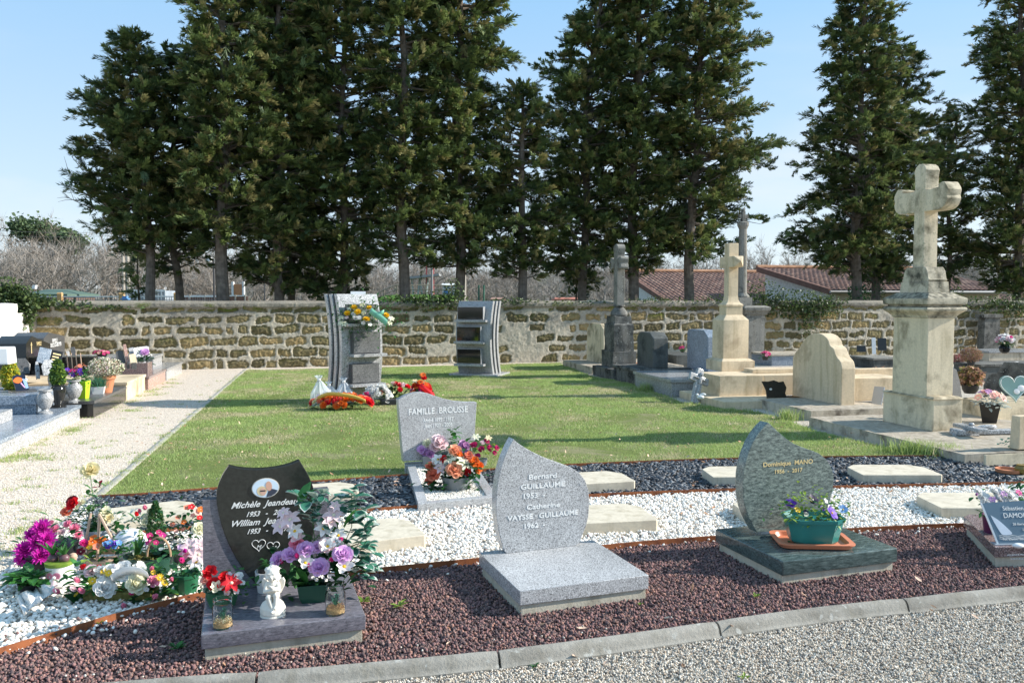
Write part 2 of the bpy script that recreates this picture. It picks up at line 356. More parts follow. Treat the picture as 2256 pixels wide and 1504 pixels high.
E1 = [Vector(p) for p in curve([tuple(p) for p in E1], 4)]; E2 = [Vector(p) for p in curve([tuple(p) for p in E2], 4)]; E3 = [Vector(p) for p in curve([tuple(p) for p in E3], 4)]
KB = [Vector(p) for p in curve([tuple(P(*p, .07)) for p in [(-500, 1586), (-100, 1536), (240, 1498), (700, 1464), (1090, 1428), (1400, 1389), (1779, 1336), (2256, 1286), (2700, 1240), (3100, 1204)]], 6)]
border = [P(-80, 1340), P(0, 1272), P(215, 1090), P(540, 815)]
wl0, wl1 = P(65, 821), P(1240, 797)
WD = (wl1-wl0).normalized(); WA = math.atan2(WD.y, WD.x)
def wallpt(t, off=0): p = wl0+WD*t; return Vector((p.x+WD.y*off, p.y-WD.x*off, 0))     # off > 0: in front of the wall
# yard (all the gravelled cemetery), cream path on the left and along the wall, front walk
sheet('gravel_yard', [(-30, -3), (40, -3), wallpt(60, -.1), wallpt(-14, -.1)], -.004, M['yard'])
T3 = (border[3]-wl0).dot(WD); O3 = (border[3]-wallpt(T3)).length
sheet('gravel_path', [(-14, 0), (border[0].x-.1, 3.6), border[1], border[2], border[3], wallpt(T3, -.02), wallpt(-8, -.02)], .0, M['path'])
sheet('gravel_strip', [wallpt(T3, O3), wallpt(13.4, .35), wallpt(13.4, -.02), wallpt(T3, -.02)], .0, M['path'])
sheet('gravel_walk', [(-6, -2), (9, -2), (9, 6)]+[(p.x, p.y) for p in KB[::-1]], .002, M['walk'])
FR = [P(1230, 800), P(1300, 828), P(1400, 848), P(1500, 886), P(1680, 910), P(1790, 948), P(2095, 1020)]    # the front of the right hand graves
LAWN = [border[2]+Vector((.05, -.1, 0)), border[3]+Vector((.05, 0, 0)), wallpt(5.2, .8), wallpt(13.2, .3)]+FR+E1[::-1][1:]
sheet('lawn', LAWN, .006, M['turf'])
sheet('slate_bed', list(E1)+[P(2500, 1042)]+E2[::-1]+[P(190, 1112)], .012, M['slate_soil'])
sheet('pebble_bed', E2+E3[::-1]+[border[0], P(20, 1260), P(200, 1108)], .010, M['white_soil'])
sheet('lava_bed', E3+KB[::-1], .011, M['lava_soil'])
rng = np.random.default_rng(5)
def inside(x, y, poly_):
    r = np.zeros(len(x), bool); n = len(poly_)
    for i in range(n):
        x1, y1 = poly_[i][0], poly_[i][1]; x2, y2 = poly_[i-1][0], poly_[i-1][1]
        if abs(y1-y2) < 1e-9: continue
        c = ((y1 > y) != (y2 > y)) & (x < (x2-x1)*(y-y1)/(y2-y1)+x1); r ^= c
    return r
def pts_in(poly_, dens, cond=None, seed=1, cap=None):
    g = np.random.default_rng(seed); xs = [p[0] for p in poly_]; ys = [p[1] for p in poly_]
    a = (max(xs)-min(xs))*(max(ys)-min(ys)); n = int(a*dens)
    x = g.uniform(min(xs), max(xs), n); y = g.uniform(min(ys), max(ys), n)
    k = inside(x, y, poly_) & (np.abs(x) < (y*.64+.9))          # only what the photo could show, with a margin
    if cond is not None: k &= cond(x, y, g)
    return x[k], y[k]
def ico(sub):
    bm = bmesh.new(); bmesh.ops.create_icosphere(bm, subdivisions=sub, radius=1)
    V = np.array([v.co[:] for v in bm.verts]); F = np.array([[v.index for v in f.verts] for f in bm.faces]); bm.free(); return V, F
I0, I1 = ico(1), ico(2)
def scatter(name, x, y, z, tpl, r, asp, tilt, mats, probs, seed=2, smooth=True, jag=0, kind='stuff'):
    g = np.random.default_rng(seed); n = len(x); V, F = tpl
    var = 6; out = []
    s = g.uniform(r[0], r[1], n)[:, None]*np.stack([np.ones(n), g.uniform(asp[0], asp[1], n), g.uniform(asp[2], asp[3], n)], 1)
    a = g.uniform(0, 2*np.pi, n); b = g.normal(0, tilt, n); c = g.normal(0, tilt, n)
    v = V[None]*s[:, None, :]
    if jag: v = v*(1+g.uniform(-jag, jag, (n, len(V), 1)))
    def rot(v, i, j, t):
        ct, st = np.cos(t)[:, None], np.sin(t)[:, None]; p = v[..., i]*ct-v[..., j]*st; q = v[..., i]*st+v[..., j]*ct
        v[..., i] = p; v[..., j] = q
    rot(v, 1, 2, b); rot(v, 0, 2, c); rot(v, 0, 1, a)
    v += np.stack([x, y, z], 1)[:, None, :]
    f = F[None]+(np.arange(n)*len(V))[:, None, None]
    mi = np.repeat(g.choice(len(mats), n, p=probs), len(F))
    me = npmesh(name, v.reshape(-1, 3), f.reshape(-1, F.shape[1]), F.shape[1], mats, smooth, mi)
    return tag(link(name, me), kind=kind)
U = lambda n, a, b, s=3: np.random.default_rng(s).uniform(a, b, n)
lavam = [plain('lava_'+n_, c_, .9, .2, .25, 60, bump=.3) for n_, c_ in (('maroon', (.25, .14, .13)), ('dark', (.11, .078, .078)), ('rust', (.34, .19, .15)), ('brown', (.20, .135, .12)))]
lava_poly = [(p.x, p.y+.0) for p in E3]+[(p.x, p.y) for p in KB[::-1]]
x, y = pts_in(lava_poly, 9500, seed=11)
scatter('lava_gravel', x, y, U(len(x), .007, .024), I0, (.0045, .0115), (.55, 1, .55, .95), 1.5, lavam, [.36, .32, .14, .18], smooth=False, jag=.4)
whm = [plain('pebble_'+n_, c_, .55, .4, .05, 30) for n_, c_ in (('white', (.86, .82, .75)), ('cream', (.82, .74, .63)), ('greyish', (.66, .62, .56)))]
wp = [(p.x, p.y) for p in E2]+[(p.x, p.y) for p in E3[::-1]]+[tuple(border[0][:2]), tuple(P(20, 1262)[:2]), tuple(P(200, 1108)[:2])]
x, y = pts_in(wp, 3400, lambda x, y, g: y < 5.1, seed=12)
scatter('white_pebbles', x, y, U(len(x), .014, .034), I1, (.009, .0165), (.62, .9, .45, .7), .35, whm, [.62, .28, .1])
x, y = pts_in(wp, 3000, lambda x, y, g: y >= 5.1, seed=13)
scatter('white_pebbles', x, y, U(len(x), .014, .034), I0, (.010, .0165), (.62, .9, .45, .7), .35, whm, [.62, .28, .1])
slm = [plain('slate_'+n_, c_, .5, .5, .25, 30) for n_, c_ in (('blue', (.075, .083, .095)), ('dark', (.03, .032, .037)), ('pale', (.17, .18, .19)))]
sp = [(p.x, p.y) for p in E1]+[tuple(P(2500, 1043)[:2])]+[(p.x, p.y) for p in E2[::-1]]+[tuple(P(190, 1112)[:2])]
CH = (np.array([(-1, -.5, -.06), (.2, -.7, -.06), (1, -.1, -.06), (.4, .6, -.06), (-.7, .5, -.06), (-.95, -.45, .06), (.25, -.65, .06), (.95, -.1, .06), (.35, .55, .06), (-.7, .45, .06)]),
      np.array([(5, 6, 7), (5, 7, 8), (5, 8, 9), (0, 1, 6), (0, 6, 5), (1, 2, 7), (1, 7, 6), (2, 3, 8), (2, 8, 7), (3, 4, 9), (3, 9, 8), (4, 0, 5), (4, 5, 9)]))
x, y = pts_in(sp, 2300, seed=14)
scatter('slate_chips', x, y, U(len(x), .016, .04), CH, (.015, .034), (.5, 1, .8, 1.6), .28, slm, [.5, .32, .18], smooth=False)
gvm = [plain('grit_'+n_, c_, .85, .25, .12, 60) for n_, c_ in (('beige', (.55, .48, .39)), ('pale', (.70, .64, .55)), ('grey', (.40, .37, .33)), ('tan', (.46, .36, .27)), ('dark', (.15, .135, .125)))]
wk = [(-6, 2.8), (6, 2.8), (6, 5.5)]+[(p.x, p.y-.05) for p in KB[::-1]]
x, y = pts_in(wk, 13000, lambda x, y, g: y > 3.1, seed=15)
scatter('walk_grit', x, y, U(len(x), .003, .012), I0, (.0034, .0074), (.6, 1, .5, .9), .8, gvm, [.38, .24, .18, .10, .10], smooth=False, jag=.18)
# grains that stand out of the cream path
gpm = [plain('path_grain_'+n_, c_, .85, .2, .1, 60) for n_, c_ in (('white', (.78, .70, .60)), ('cream', (.70, .60, .48)), ('drab', (.50, .42, .33)))]  # three grain tones mixed at random, the last a darker brown
pp = [(-9, 4), tuple(border[0][:2]), tuple(border[1][:2]), tuple(border[2][:2]), tuple(border[3][:2]), tuple(wallpt(1, .2)[:2]), (-7, 15), (-5.6, 9)]
x, y = pts_in(pp, 2800, lambda x, y, g: (g.uniform(0, 1, len(x)) < np.clip(1.6-y/9, .12, 1)) & (y > 4.2), seed=16)
scatter('path_grains', x, y, U(len(x), .0, .004), I0, (.003, .0065), (.6, 1, .5, .8), .6, gpm, [.5, .35, .15], smooth=False, jag=.15)
# ---- grass
gm = [leafmat('grass_'+n_, a_, b_, .6, 3, .3) for n_, a_, b_ in (('green', (.21, .28, .075), (.29, .37, .11)), ('fresh', (.32, .42, .13), (.40, .50, .18)), ('straw', (.48, .42, .24), (.60, .54, .34)))]
def blades(name, x, y, h, wd, probs, seed=4, lean=.35, parent=None, label=None, cat=None, z0=.0, group=None):
    g = np.random.default_rng(seed); n = len(x); a = g.uniform(0, 2*np.pi, n); hh = g.uniform(h[0], h[1], n)
    hh = hh if np.isscalar(wd) else hh
    d = g.uniform(0, 2*np.pi, n); l = g.uniform(.1, lean*2, n)*hh
    dx, dy = np.cos(a)*wd/2, np.sin(a)*wd/2; lx, ly = np.cos(d)*l, np.sin(d)*l
    z = np.full(n, z0)
    V = np.stack([np.stack([x-dx, y-dy, z], 1), np.stack([x+dx, y+dy, z], 1), np.stack([x+dx*.6+lx*.4, y+dy*.6+ly*.4, z+hh*.6], 1), np.stack([x-dx*.6+lx*.4, y-dy*.6+ly*.4, z+hh*.6], 1),
                  np.stack([x+lx, y+ly, z+hh], 1)], 1).reshape(-1, 3)
    b = np.arange(n)*5; F = np.concatenate([np.stack([b, b+1, b+2], 1), np.stack([b, b+2, b+3], 1), np.stack([b+3, b+2, b+4], 1)])
    mi = g.choice(3, n, p=probs)
    if name == 'lawn_grass':
        q = fbm(x, y, 2.2, 31)+g.normal(0, .13, n); mi = np.where(q > .63, 2, np.where(q > .49, 0, 1))
    mi = np.tile(mi, 3)
    o = link(name, npmesh(name, V, F, 3, gm, False, mi), parent)
    return tag(o, kind='stuff') if label is None and parent is None else tag(o, label, cat, group)
def fbm(x, y, s, seed=0):
    """cheap value noise on arrays"""
    r = np.zeros(len(x)); amp = 1; tot = 0
    for k in range(4):
        X, Y = x*s+seed*7.3+k*11, y*s+seed*3.1+k*5; xi, yi = np.floor(X).astype(int), np.floor(Y).astype(int); fx, fy = X-xi, Y-yi
        fx, fy = fx*fx*(3-2*fx), fy*fy*(3-2*fy)
        hsh = lambda a, b: (np.sin(a*127.1+b*311.7+seed)*43758.5453) % 1
        r += amp*((hsh(xi, yi)*(1-fx)+hsh(xi+1, yi)*fx)*(1-fy)+(hsh(xi, yi+1)*(1-fx)+hsh(xi+1, yi+1)*fx)*fy); tot += amp; amp *= .5; s *= 2
    return r/tot
lw = [(p[0], p[1]) for p in LAWN]
x, y = pts_in(lw, 5200, lambda x, y, g: (fbm(x, y, 1.3, 3)+.25*fbm(x, y, 8, 5) > .53+g.uniform(-.14, .14, len(x))+.05*np.clip((9.5-y)/2, 0, 1)*(x < -1)), seed=21)
far = np.clip(y/9, .9, 1.9)
blades('lawn_grass', x, y, (.010, .030), .0046*far, [.46, .32, .22], z0=.004, lean=.6)
# worn spots: low weeds and straw litter on the path and the bare lawn
def tufts(cl, dens, r, h, probs, nm, seed=31, wd=.004):
    g = np.random.default_rng(seed); X = []; Y_ = []
    for (px, py, k, sz) in cl:
        c = P(px, py); n = int(dens*k)
        X.append(c.x+g.normal(0, r*sz*1.6, n)); Y_.append(c.y+g.normal(0, r*sz, n))
    return blades(nm, np.concatenate(X), np.concatenate(Y_), h, wd, probs, seed)
cl = []
g_ = random.Random(8)
for i in range(60):      # along the foot of the left hand graves
    t = g_.random(); q = lerp(0, 400, t); yy = lerp(1008, 826, t)
    cl.append((q+g_.gauss(4, 6), yy+abs(g_.gauss(0, 9))*(1.4-t), g_.random()*1.2, .6))
for i in range(70):
    yy = g_.uniform(835, 1230); xl = lerp(420, -20, (yy-830)/200 if yy < 1030 else 1); xr = 540-(yy-815)/.846
    cl.append((g_.uniform(xl, xr-10), yy, .2+g_.random()*.4, .4))
cl += [(60, 1005, 5, 1.2), (100, 1012, 3, 1), (20, 1012, 4, 1.4), (290, 905, 3, 1), (340, 870, 2, 1), (240, 1008, 2, 1)]
tufts(cl, 70, .07, (.008, .032), [.55, .25, .2], 'path_weeds', wd=.006)
# edging grass that leans over the right hand graves and the steel edge
cl = [(lerp(a[0], b[0], t), lerp(a[1], b[1], t)+g_.uniform(-2, 5), 1, .5) for a, b in [((1240, 806), (1300, 830)), ((1300, 830), (1400, 852)), ((1400, 852), (1500, 888)), ((1520, 892), (1680, 912)), ((1690, 916), (1790, 950)), ((1790, 955), (2100, 1022)), ((1790, 958), (2090, 1024))] for t in [i/9 for i in range(9)]]
tufts(cl, 90, .07, (.02, .065), [.5, .42, .08], 'edging_grass', seed=33, wd=.006)
tufts([(2040, 1003, 6, .9), (2075, 1010, 6, .9), (1990, 998, 3, .9), (1735, 925, 4, .7), (1425, 862, 4, .8)], 60, .07, (.08, .2), [.6, .35, .05], 'tall_grass', seed=34, wd=.008)
tufts([(770+i*47, 1052-i*2.4+g_.uniform(-3, 4), .8, .6) for i in range(28)]+[(240+i*30, 1095-i*1.6, 1.2, .6) for i in range(10)], 70, .05, (.02, .05), [.55, .35, .1], 'edge_grass', seed=35)
# small weeds rooted in the gravel
def weed(px, py, s, lab, seed, z=.02):
    g = random.Random(seed); G_ = G(); 
    for k in range(11):
        a = g.uniform(0, 6.28); l = s*g.uniform(.5, 1); w_ = l*.22; c, s_ = math.cos(a), math.sin(a); z1 = l*g.uniform(.15, .7)
        pts = [(0, 0, 0), (.5*l*c-w_*s_, .5*l*s_+w_*c, z1*.8), (l*c, l*s_, z1), (.5*l*c+w_*s_, .5*l*s_-w_*c, z1*.8)]
        G_.add(pts, [(0, 1, 2, 3)])
    o = G_.obj('weed', M['leaf_lime'] if seed % 3 else M['leaf'], smooth=False); o.location = P(px, py, z)
    return tag(o, lab, 'weed', 'small weeds in the gravel')
for i, (a, b, s, l) in enumerate([(880, 1335, .055, 'feathery weed on lava gravel left of the grey flame-shaped grave'), (800, 1325, .05, 'pale weed on lava gravel right beside the violet slab'), (390, 1428, .05, 'green weed on lava gravel left of the violet slab corner'),
        (1410, 1331, .025, 'tiny weed at the front right corner of the grey granite slab'), (1665, 1313, .03, 'weed on lava gravel in front of the green-black slab corner'), (1178, 1468, .03, 'low weed tuft on the front grit walk at centre bottom'),
        (1640, 1494, .035, 'bright weed at the bottom edge of the grit walk'), (220, 1372, .03, 'tiny weed in lava gravel beside the rusty edging at left')]): weed(a, b, s, l, i+1, .03 if b < 1440 else .008)
# dry leaves: past counting, on lawn, beds and walk
x = []; y = []
for cpx in [(a, b) for a, b in [(g_.uniform(0, 2256), g_.uniform(1180, 1500)) for _ in range(50)]+[(g_.uniform(300, 2100), g_.uniform(850, 1085)) for _ in range(620)]+[(g_.uniform(760, 2100), g_.uniform(1072, 1120)) for _ in range(30)]+
           [(g_.gauss(940, 60), g_.gauss(1075, 10)) for _ in range(30)]+[(g_.gauss(1600, 60), g_.gauss(1135, 14)) for _ in range(24)]+[(g_.gauss(960, 50), g_.gauss(1135, 14)) for _ in range(24)]]:
    p = P(*cpx); x.append(p.x); y.append(p.y)
LF = (np.array([(-1, 0, 0), (-.3, -.5, .15), (.5, -.4, .2), (1.1, 0, .35), (.5, .4, .25), (-.3, .45, .2), (0, 0, -.05)]), np.array([(6, 0, 1), (6, 1, 2), (6, 2, 3), (6, 3, 4), (6, 4, 5), (6, 5, 0)]))
x, y = np.array(x), np.array(y)
scatter('dry_leaves', x, y, np.full(len(x), .05)+.0*x-np.where(y < 3.9, .03, 0), LF, (.012, .026), (.6, 1, .6, 1.4), .35, [M['leaf_brown'], plain('dry_pale_leaf', (.66, .45, .32), .7)], [.5, .5], smooth=False, seed=9)
cl = [(lerp(215, 540, t)+g_.uniform(-3, 5), lerp(1090, 815, t)+g_.uniform(-1, 2), g_.uniform(.2, 1.3), .35) for t in [g_.random()**.7 for _ in range(70)]]
tufts(cl, 60, .06, (.015, .04), [.5, .3, .2], 'border_grass', seed=36)
# stray stones kicked over the edging strips
def strays(name, edge, off, n, z, tpl, r, asp, mats, probs, seed, **kw):
    g = np.random.default_rng(seed); X = []; Y_ = []
    for _ in range(n): p = edge[g.integers(2, len(edge)-1)]; q = edge[g.integers(2, len(edge)-1)]; X.append(p.x+g.uniform(-.15, .15)); Y_.append(p.y+off*(.03+abs(g.normal(0, .11))))
    scatter(name, np.array(X), np.array(Y_), np.full(n, z), tpl, r, asp, .4, mats, probs, seed, **kw)
strays('stray_pebbles', E3, -1, 70, .034, I1, (.008, .014), (.62, .9, .45, .7), whm, [.4, .4, .2], 71)
strays('stray_lava', E3, 1, 80, .042, I0, (.005, .010), (.6, 1, .6, .95), lavam, [.4, .25, .15, .2], 72, smooth=False, jag=.35)
strays('stray_slate', E2, -1, 60, .044, CH, (.012, .022), (.5, 1, .8, 1.6), slm, [.5, .32, .18], 73, smooth=False)
strays('stray_grit', KB, .6, 90, .074, I0, (.0034, .007), (.6, 1, .5, .9), gvm, [.38, .24, .18, .10, .10], 74, smooth=False, jag=.18)
# ---- kerb stones: rounded concrete kerb, one thing per stone
cum = [0]
for i in range(1, len(KB)): cum.append(cum[-1]+(KB[i]-KB[i-1]).length)
def kat(s):
    for i in range(1, len(KB)):
        if cum[i] >= s: t = (s-cum[i-1])/(cum[i]-cum[i-1]); return KB[i-1].lerp(KB[i], t), (KB[i]-KB[i-1]).normalized()
    return KB[-1], (KB[-1]-KB[-2]).normalized()
def sx_of(px, py):
    q = P(px, py, .07); return min(range(0, int(cum[-1]*100)), key=lambda s: (kat(s/100)[0]-q).length)/100
jn = [0.02]+[sx_of(*p) for p in [(570, 1474), (1093, 1428), (1573, 1365), (1985, 1314)]]+[cum[-1]-.02]
kl = ['concrete kerb stone at the bottom left corner below the violet slab', 'concrete kerb stone in front of the violet slab', 'concrete kerb stone in front of the grey flame-shaped grave', 'concrete kerb stone between the grey and the green-black slabs', 'concrete kerb stone at the far right below the pink-brown slab']
PRO = [(0, -.06), (0, .055), (.008, .067), (.022, .072), (.042, .066), (.056, .05), (.064, .028), (.07, .02), (.082, .016), (.084, -.06)]
for i in range(5):
    a, b = jn[i]+.006, jn[i+1]-.006; n = 14; rings = []
    for k in range(n+1):
        p, d = kat(lerp(a, b, k/n)); nn = Vector((d.y, -d.x, 0)); e = .004 if k in (0, n) else 0
        rings.append([(p.x+nn.x*(u if 0 < u < .1 else u), p.y+nn.y*u, z_-(e if z_ > 0 else 0)) for u, z_ in PRO])
    tag(G().loft(rings).obj('kerb_stone', M['kerb']), kl[i], 'kerb stone', 'kerb stones along the grit walk')
# ---- rusted steel edging strips
def strip(pts, h, nm, lab):
    rings = []
    for i, p in enumerate(pts):
        d = (pts[min(i+1, len(pts)-1)]-pts[max(0, i-1)]).normalized(); n_ = Vector((d.y, -d.x, 0))*.003
        rings.append([(p.x+n_.x, p.y+n_.y, -.02), (p.x+n_.x, p.y+n_.y, h), (p.x-n_.x, p.y-n_.y, h), (p.x-n_.x, p.y-n_.y, -.02)])
    tag(G().loft(rings).obj(nm, M['steel']), lab, 'edging', 'rusted steel edging strips')
strip(E1, .05, 'steel_edging', 'rusted steel edging between the lawn and the slate chips')
strip(E2[2:], .055, 'steel_edging', 'rusted steel edging between the slate chips and the white pebbles')
strip(E3, .055, 'steel_edging', 'rusted steel edging between the white pebbles and the dark lava gravel')
# ---- concrete border between the path and the lawn
rings = []
for p in [P(-120, 1372), P(0, 1270), P(215, 1088), P(540, 813)]:
    d = Vector((math.cos(AE), math.sin(AE), 0)); n_ = Vector((d.y, -d.x, 0))
    rings.append([(p.x+n_.x*a, p.y+n_.y*a, z_) for a, z_ in ((0, -.05), (0, .012), (.003, .014), (.066, .014), (.07, .012), (.07, -.05))])
tag(G().loft(rings).obj('concrete_border', stone('border_concrete', (.50, .46, .40), (.3, .27, .22), .3, .9)), 'long thin concrete border between the cream gravel path and the lawn', 'border')
# ================================================================ BACK WALL: rubble blocks set back in wide pale mortar
def build_wall():
    x0, x1, z1 = -1.0, 34., 1.56; nx, nz = 1780, 86
    gx = np.linspace(x0, x1, nx); gz = np.linspace(-.06, z1, nz); X, Z = np.meshgrid(gx, gz)
    st = np.zeros_like(X); dep = np.zeros_like(X); moss = np.zeros_like(X); tone = np.zeros_like(X)
    g = np.random.default_rng(77)
    xf, zf = X.ravel(), Z.ravel()
    w1 = (fbm(xf, zf, 5, 1)-.5).reshape(X.shape); w2 = (fbm(xf, zf, 6, 2)-.5).reshape(X.shape); w3 = (fbm(xf, zf, 26, 4)-.5).reshape(X.shape)
    XW = X+w1*.12+w3*.05; ZW = Z+w2*.10+w3*.05
    rows = [.10, .36, .635, .91, 1.17, 1.40]; hh = [.105, .104, .10, .104, .10, .05]
    for r, (zc, h) in enumerate(zip(rows, hh)):
        x = x0-.3+g.uniform(0, .4)
        while x < x1:
            L_ = g.uniform(.46, .70) if g.random() > .12 else g.uniform(.24, .34)
            cx = x+L_/2; a = L_/2-g.uniform(.016, .042)*(1 if g.random() > .2 else 2); b = h*g.uniform(.72, 1.16); cz = zc+g.uniform(-.015, .015)
            right = cx > 8.8 and cx < 14.5
            if (right and g.random() < .22) or (r == 4 and g.random() < .1): x += L_; continue
            if right: a *= .93; b *= .9
            j = (np.abs(gx-cx) < L_).nonzero()[0]
            if len(j):
                sl = slice(j[0], j[-1]+1); tl = g.uniform(-.12, .12)
                u = np.abs(XW[:, sl]-cx)/a; v = np.abs(ZW[:, sl]-cz-tl*(XW[:, sl]-cx))/b
                d = np.minimum(1-(u**6+v**6)**(1/6), .4)
                mk = np.clip(d/.07+.5, 0, 1)
                st[:, sl] = np.maximum(st[:, sl], mk)
                dep[:, sl] = np.where(mk > 0, np.minimum(dep[:, sl], -mk*(.035+.0*d)+.03*np.clip(d/.4, 0, 1)), dep[:, sl])
                up = np.clip((ZW[:, sl]-cz)/b, -1, 1); ms = g.uniform(.0, 1)*(.35+.65*(r >= 4))
                if r == 5: ms = g.uniform(.5, 1.3)
                moss[:, sl] = np.maximum(moss[:, sl], mk*ms*np.clip(.5+up*.7, 0, 1)); tone[:, sl] = np.where(mk > .5, g.uniform(0, 1), tone[:, sl])
            x += L_
    rough = (fbm(xf, zf, 9, 6)-.5).reshape(X.shape)*.02+w3*.035*(.3+st)+(fbm(xf, zf, 60, 8)-.5).reshape(X.shape)*.012
    D = dep+rough
    cop = np.clip((Z-1.44)/.03, 0, 1); D += cop*.045; st *= (1-cop)
    moss = moss*np.clip((fbm(xf, zf, 7, 9).reshape(X.shape)-.34)*5, 0, 1)
    moss += cop*np.clip((fbm(xf, zf*3, 2.2, 12).reshape(X.shape)-.62)*9, 0, 1)*.8
    V = np.stack([X, -D, Z], -1).reshape(-1, 3)
    i = np.arange(nx*nz).reshape(nz, nx); F = np.stack([i[:-1, :-1], i[:-1, 1:], i[1:, 1:], i[1:, :-1]], -1).reshape(-1, 4)
    # rounded coping behind the face and the back side
    n0 = len(V); prof = [(.06, 1.60), (.18, 1.625), (.30, 1.60), (.38, 1.54), (.38, -.06)]
    tops = V[(nz-1)*nx:(nz)*nx]; extra = []
    prev = i[-1]
    nf = []
    for (dy, z_) in prof:
        e = np.stack([gx, np.full(nx, dy)+.0*gx, np.full(nx, z_)+(fbm(gx, gx*0+z_, 3, 5)-.5)*.035*(z_ > 0)], 1)
        idx = np.arange(nx)+len(V)+sum(len(q) for q in extra); extra.append(e); nf.append(np.stack([prev[:-1], prev[1:], idx[1:], idx[:-1]], 1)); prev = idx
    V = np.concatenate([V]+extra); F = np.concatenate([F]+nf)
    m = N('rubble_wall', .95, .15); s = m.attr('stone'); ms = m.attr('moss'); tn = m.attr('tone')
    mort = m.ramp(m.noise(9, 9, None, .2, .7), [(.28, (.20, .175, .14)), (.46, (.47, .42, .33)), (.7, (.64, .57, .455))])
    dirt = m.ramp(m.noise(1.1, 7, None, .5, .65), [(.38, 0), (.56, 1)])
    q = m.n('SeparateXYZ'); m.l(m.co(), q.inputs[0]); hi = m.ramp(q.outputs[2], [(.0, 0), (.85, .25), (1.3, .8)]) if False else None
    rr = m.n('MapRange'); rr.inputs['From Min'].default_value = .55; rr.inputs['From Max'].default_value = 1.4; rr.inputs['To Min'].default_value = .2; rr.inputs['To Max'].default_value = 1.0; m.l(q.outputs[2], rr.inputs[0])
    dm = m.n('Math'); dm.operation = 'MULTIPLY'; m.l(dirt, dm.inputs[0]); m.l(rr.outputs[0], dm.inputs[1])
    grain = m.ramp(m.noise(45, 7, None, 0, .8), [(.36, (.09, .085, .075)), (.64, (.40, .36, .30))])
    mort = m.mix(dm.outputs[0], mort, grain)
    cpz = m.n('MapRange'); cpz.inputs['From Min'].default_value = 1.38; cpz.inputs['From Max'].default_value = 1.46; cpz.inputs['To Max'].default_value = .72; m.l(q.outputs[2], cpz.inputs[0]); mort = m.mix(cpz.outputs[0], mort, m.ramp(m.noise(30, 8, None, 0, .8), [(.35, (.075, .068, .055)), (.65, (.34, .31, .255))]))
    sc1 = m.ramp(m.noise(7, 8, None, .4, .75), [(.25, (.085, .068, .038)), (.5, (.25, .20, .11)), (.75, (.38, .31, .19))])
    sc1 = m.mix(1, sc1, m.ramp(tn, [(0, (.5, .52, .5)), (.5, (.9, .9, .85)), (1, (1.45, 1.3, 1.15))]), 'MULTIPLY')
    c = m.mix(s, mort, sc1); mc = m.ramp(m.noise(50, 4), [(.3, (.035, .05, .006)), (.7, (.15, .19, .02))])
    mf = m.n('Math'); mf.operation = 'MULTIPLY'; mf.use_clamp = True; m.l(ms, mf.inputs[0]); m.l(m.ramp(m.noise(22, 5), [(.36, 0), (.52, 1.0)]), mf.inputs[1])
    m.col(m.mix(mf.outputs[0], c, mc)); m.bump(m.noise(70, 7, None, 0, .75), .5, .02)
    me = npmesh('cemetery_wall', V, F, 4, m.mat, True)
    for nm, a in (('stone', st), ('moss', np.clip(moss, 0, 1)), ('tone', tone)):
        at = me.attributes.new(nm, 'FLOAT', 'POINT'); z = np.zeros(len(V), np.float32); z[:nx*nz] = a.ravel(); at.data.foreach_set('value', z)
    o = link('cemetery_wall', me, None, wl0, (0, 0, WA))
    return tag(o, 'long low rubble stone wall with wide pale mortar and moss behind the lawn', 'wall')
build_wall()
# white rendered side wall running back from its left end
g0 = G(); g0.box(-.32, 0, -9, .2, -.05, 1.36).box(-.36, .0, -9.0, -.7, 1.352, 1.56)
o = g0.obj('side_wall', M['render_white'], rough=(.03, .14, 2.2)); o.location = wl0+Vector((.02, 0, 0)); o.rotation_euler = (0, 0, A0)
tag(o, 'bright white rough rendered wall at the far left under the ivy', 'wall')
# ================================================================ TREES BEHIND THE WALL
M['bark'] = plain('grey_brown_bark', (.17, .14, .115), .95, .1, .35, 9, bump=.8)
M['needle_a'] = leafmat('cypress_dark', (.048, .08, .034), (.10, .145, .05), .55, 2.2, .15)
M['needle_b'] = leafmat('cypress_green', (.12, .17, .055), (.22, .275, .09), .55, 2.2, .18)
M['needle_c'] = leafmat('cypress_brownish', (.20, .195, .08), (.33, .30, .13), .55, 2.2, .18)
def wall_depth(px, off):
    """depth at which the upright line through px meets a line off metres behind the wall"""
    r = ray(px, 672); p0 = wallpt(0, -off)
    n = Vector((-WD.y, WD.x)); t = (p0.x*n.x+p0.y*n.y)/(r.x*n.x+r.y*n.y); return r.y*t
def spray_tpl(g, k=16):
    """a drooping fan of small scale-leaf tips, unit length along +x"""
    V = []; F = []
    for i in range(k):
        t = g.uniform(.1, 1); side = g.choice([-1, 1]); a = side*g.uniform(.15, .75)*(1.1-t*.5); el = g.uniform(-.5, .6)
        b = np.array([t*.75, 0, .12*math.sin(t*3)]); l = g.uniform(.28, .5)*(1.15-t*.5)
        d = np.array([math.cos(a)*math.cos(el), math.sin(a)*math.cos(el), math.sin(el)]); up = np.array([g.uniform(-.4, .4), g.uniform(-.4, .4), 1.]); s = np.cross(d, up); s /= np.linalg.norm(s)
        w_ = g.uniform(.028, .05); n = len(V)
        V += [b, b+d*l*.5+s*w_, b+d*l, b+d*l*.5-s*w_]; F.append((n, n+1, n+2, n+3))
    return np.array(V), np.array(F)
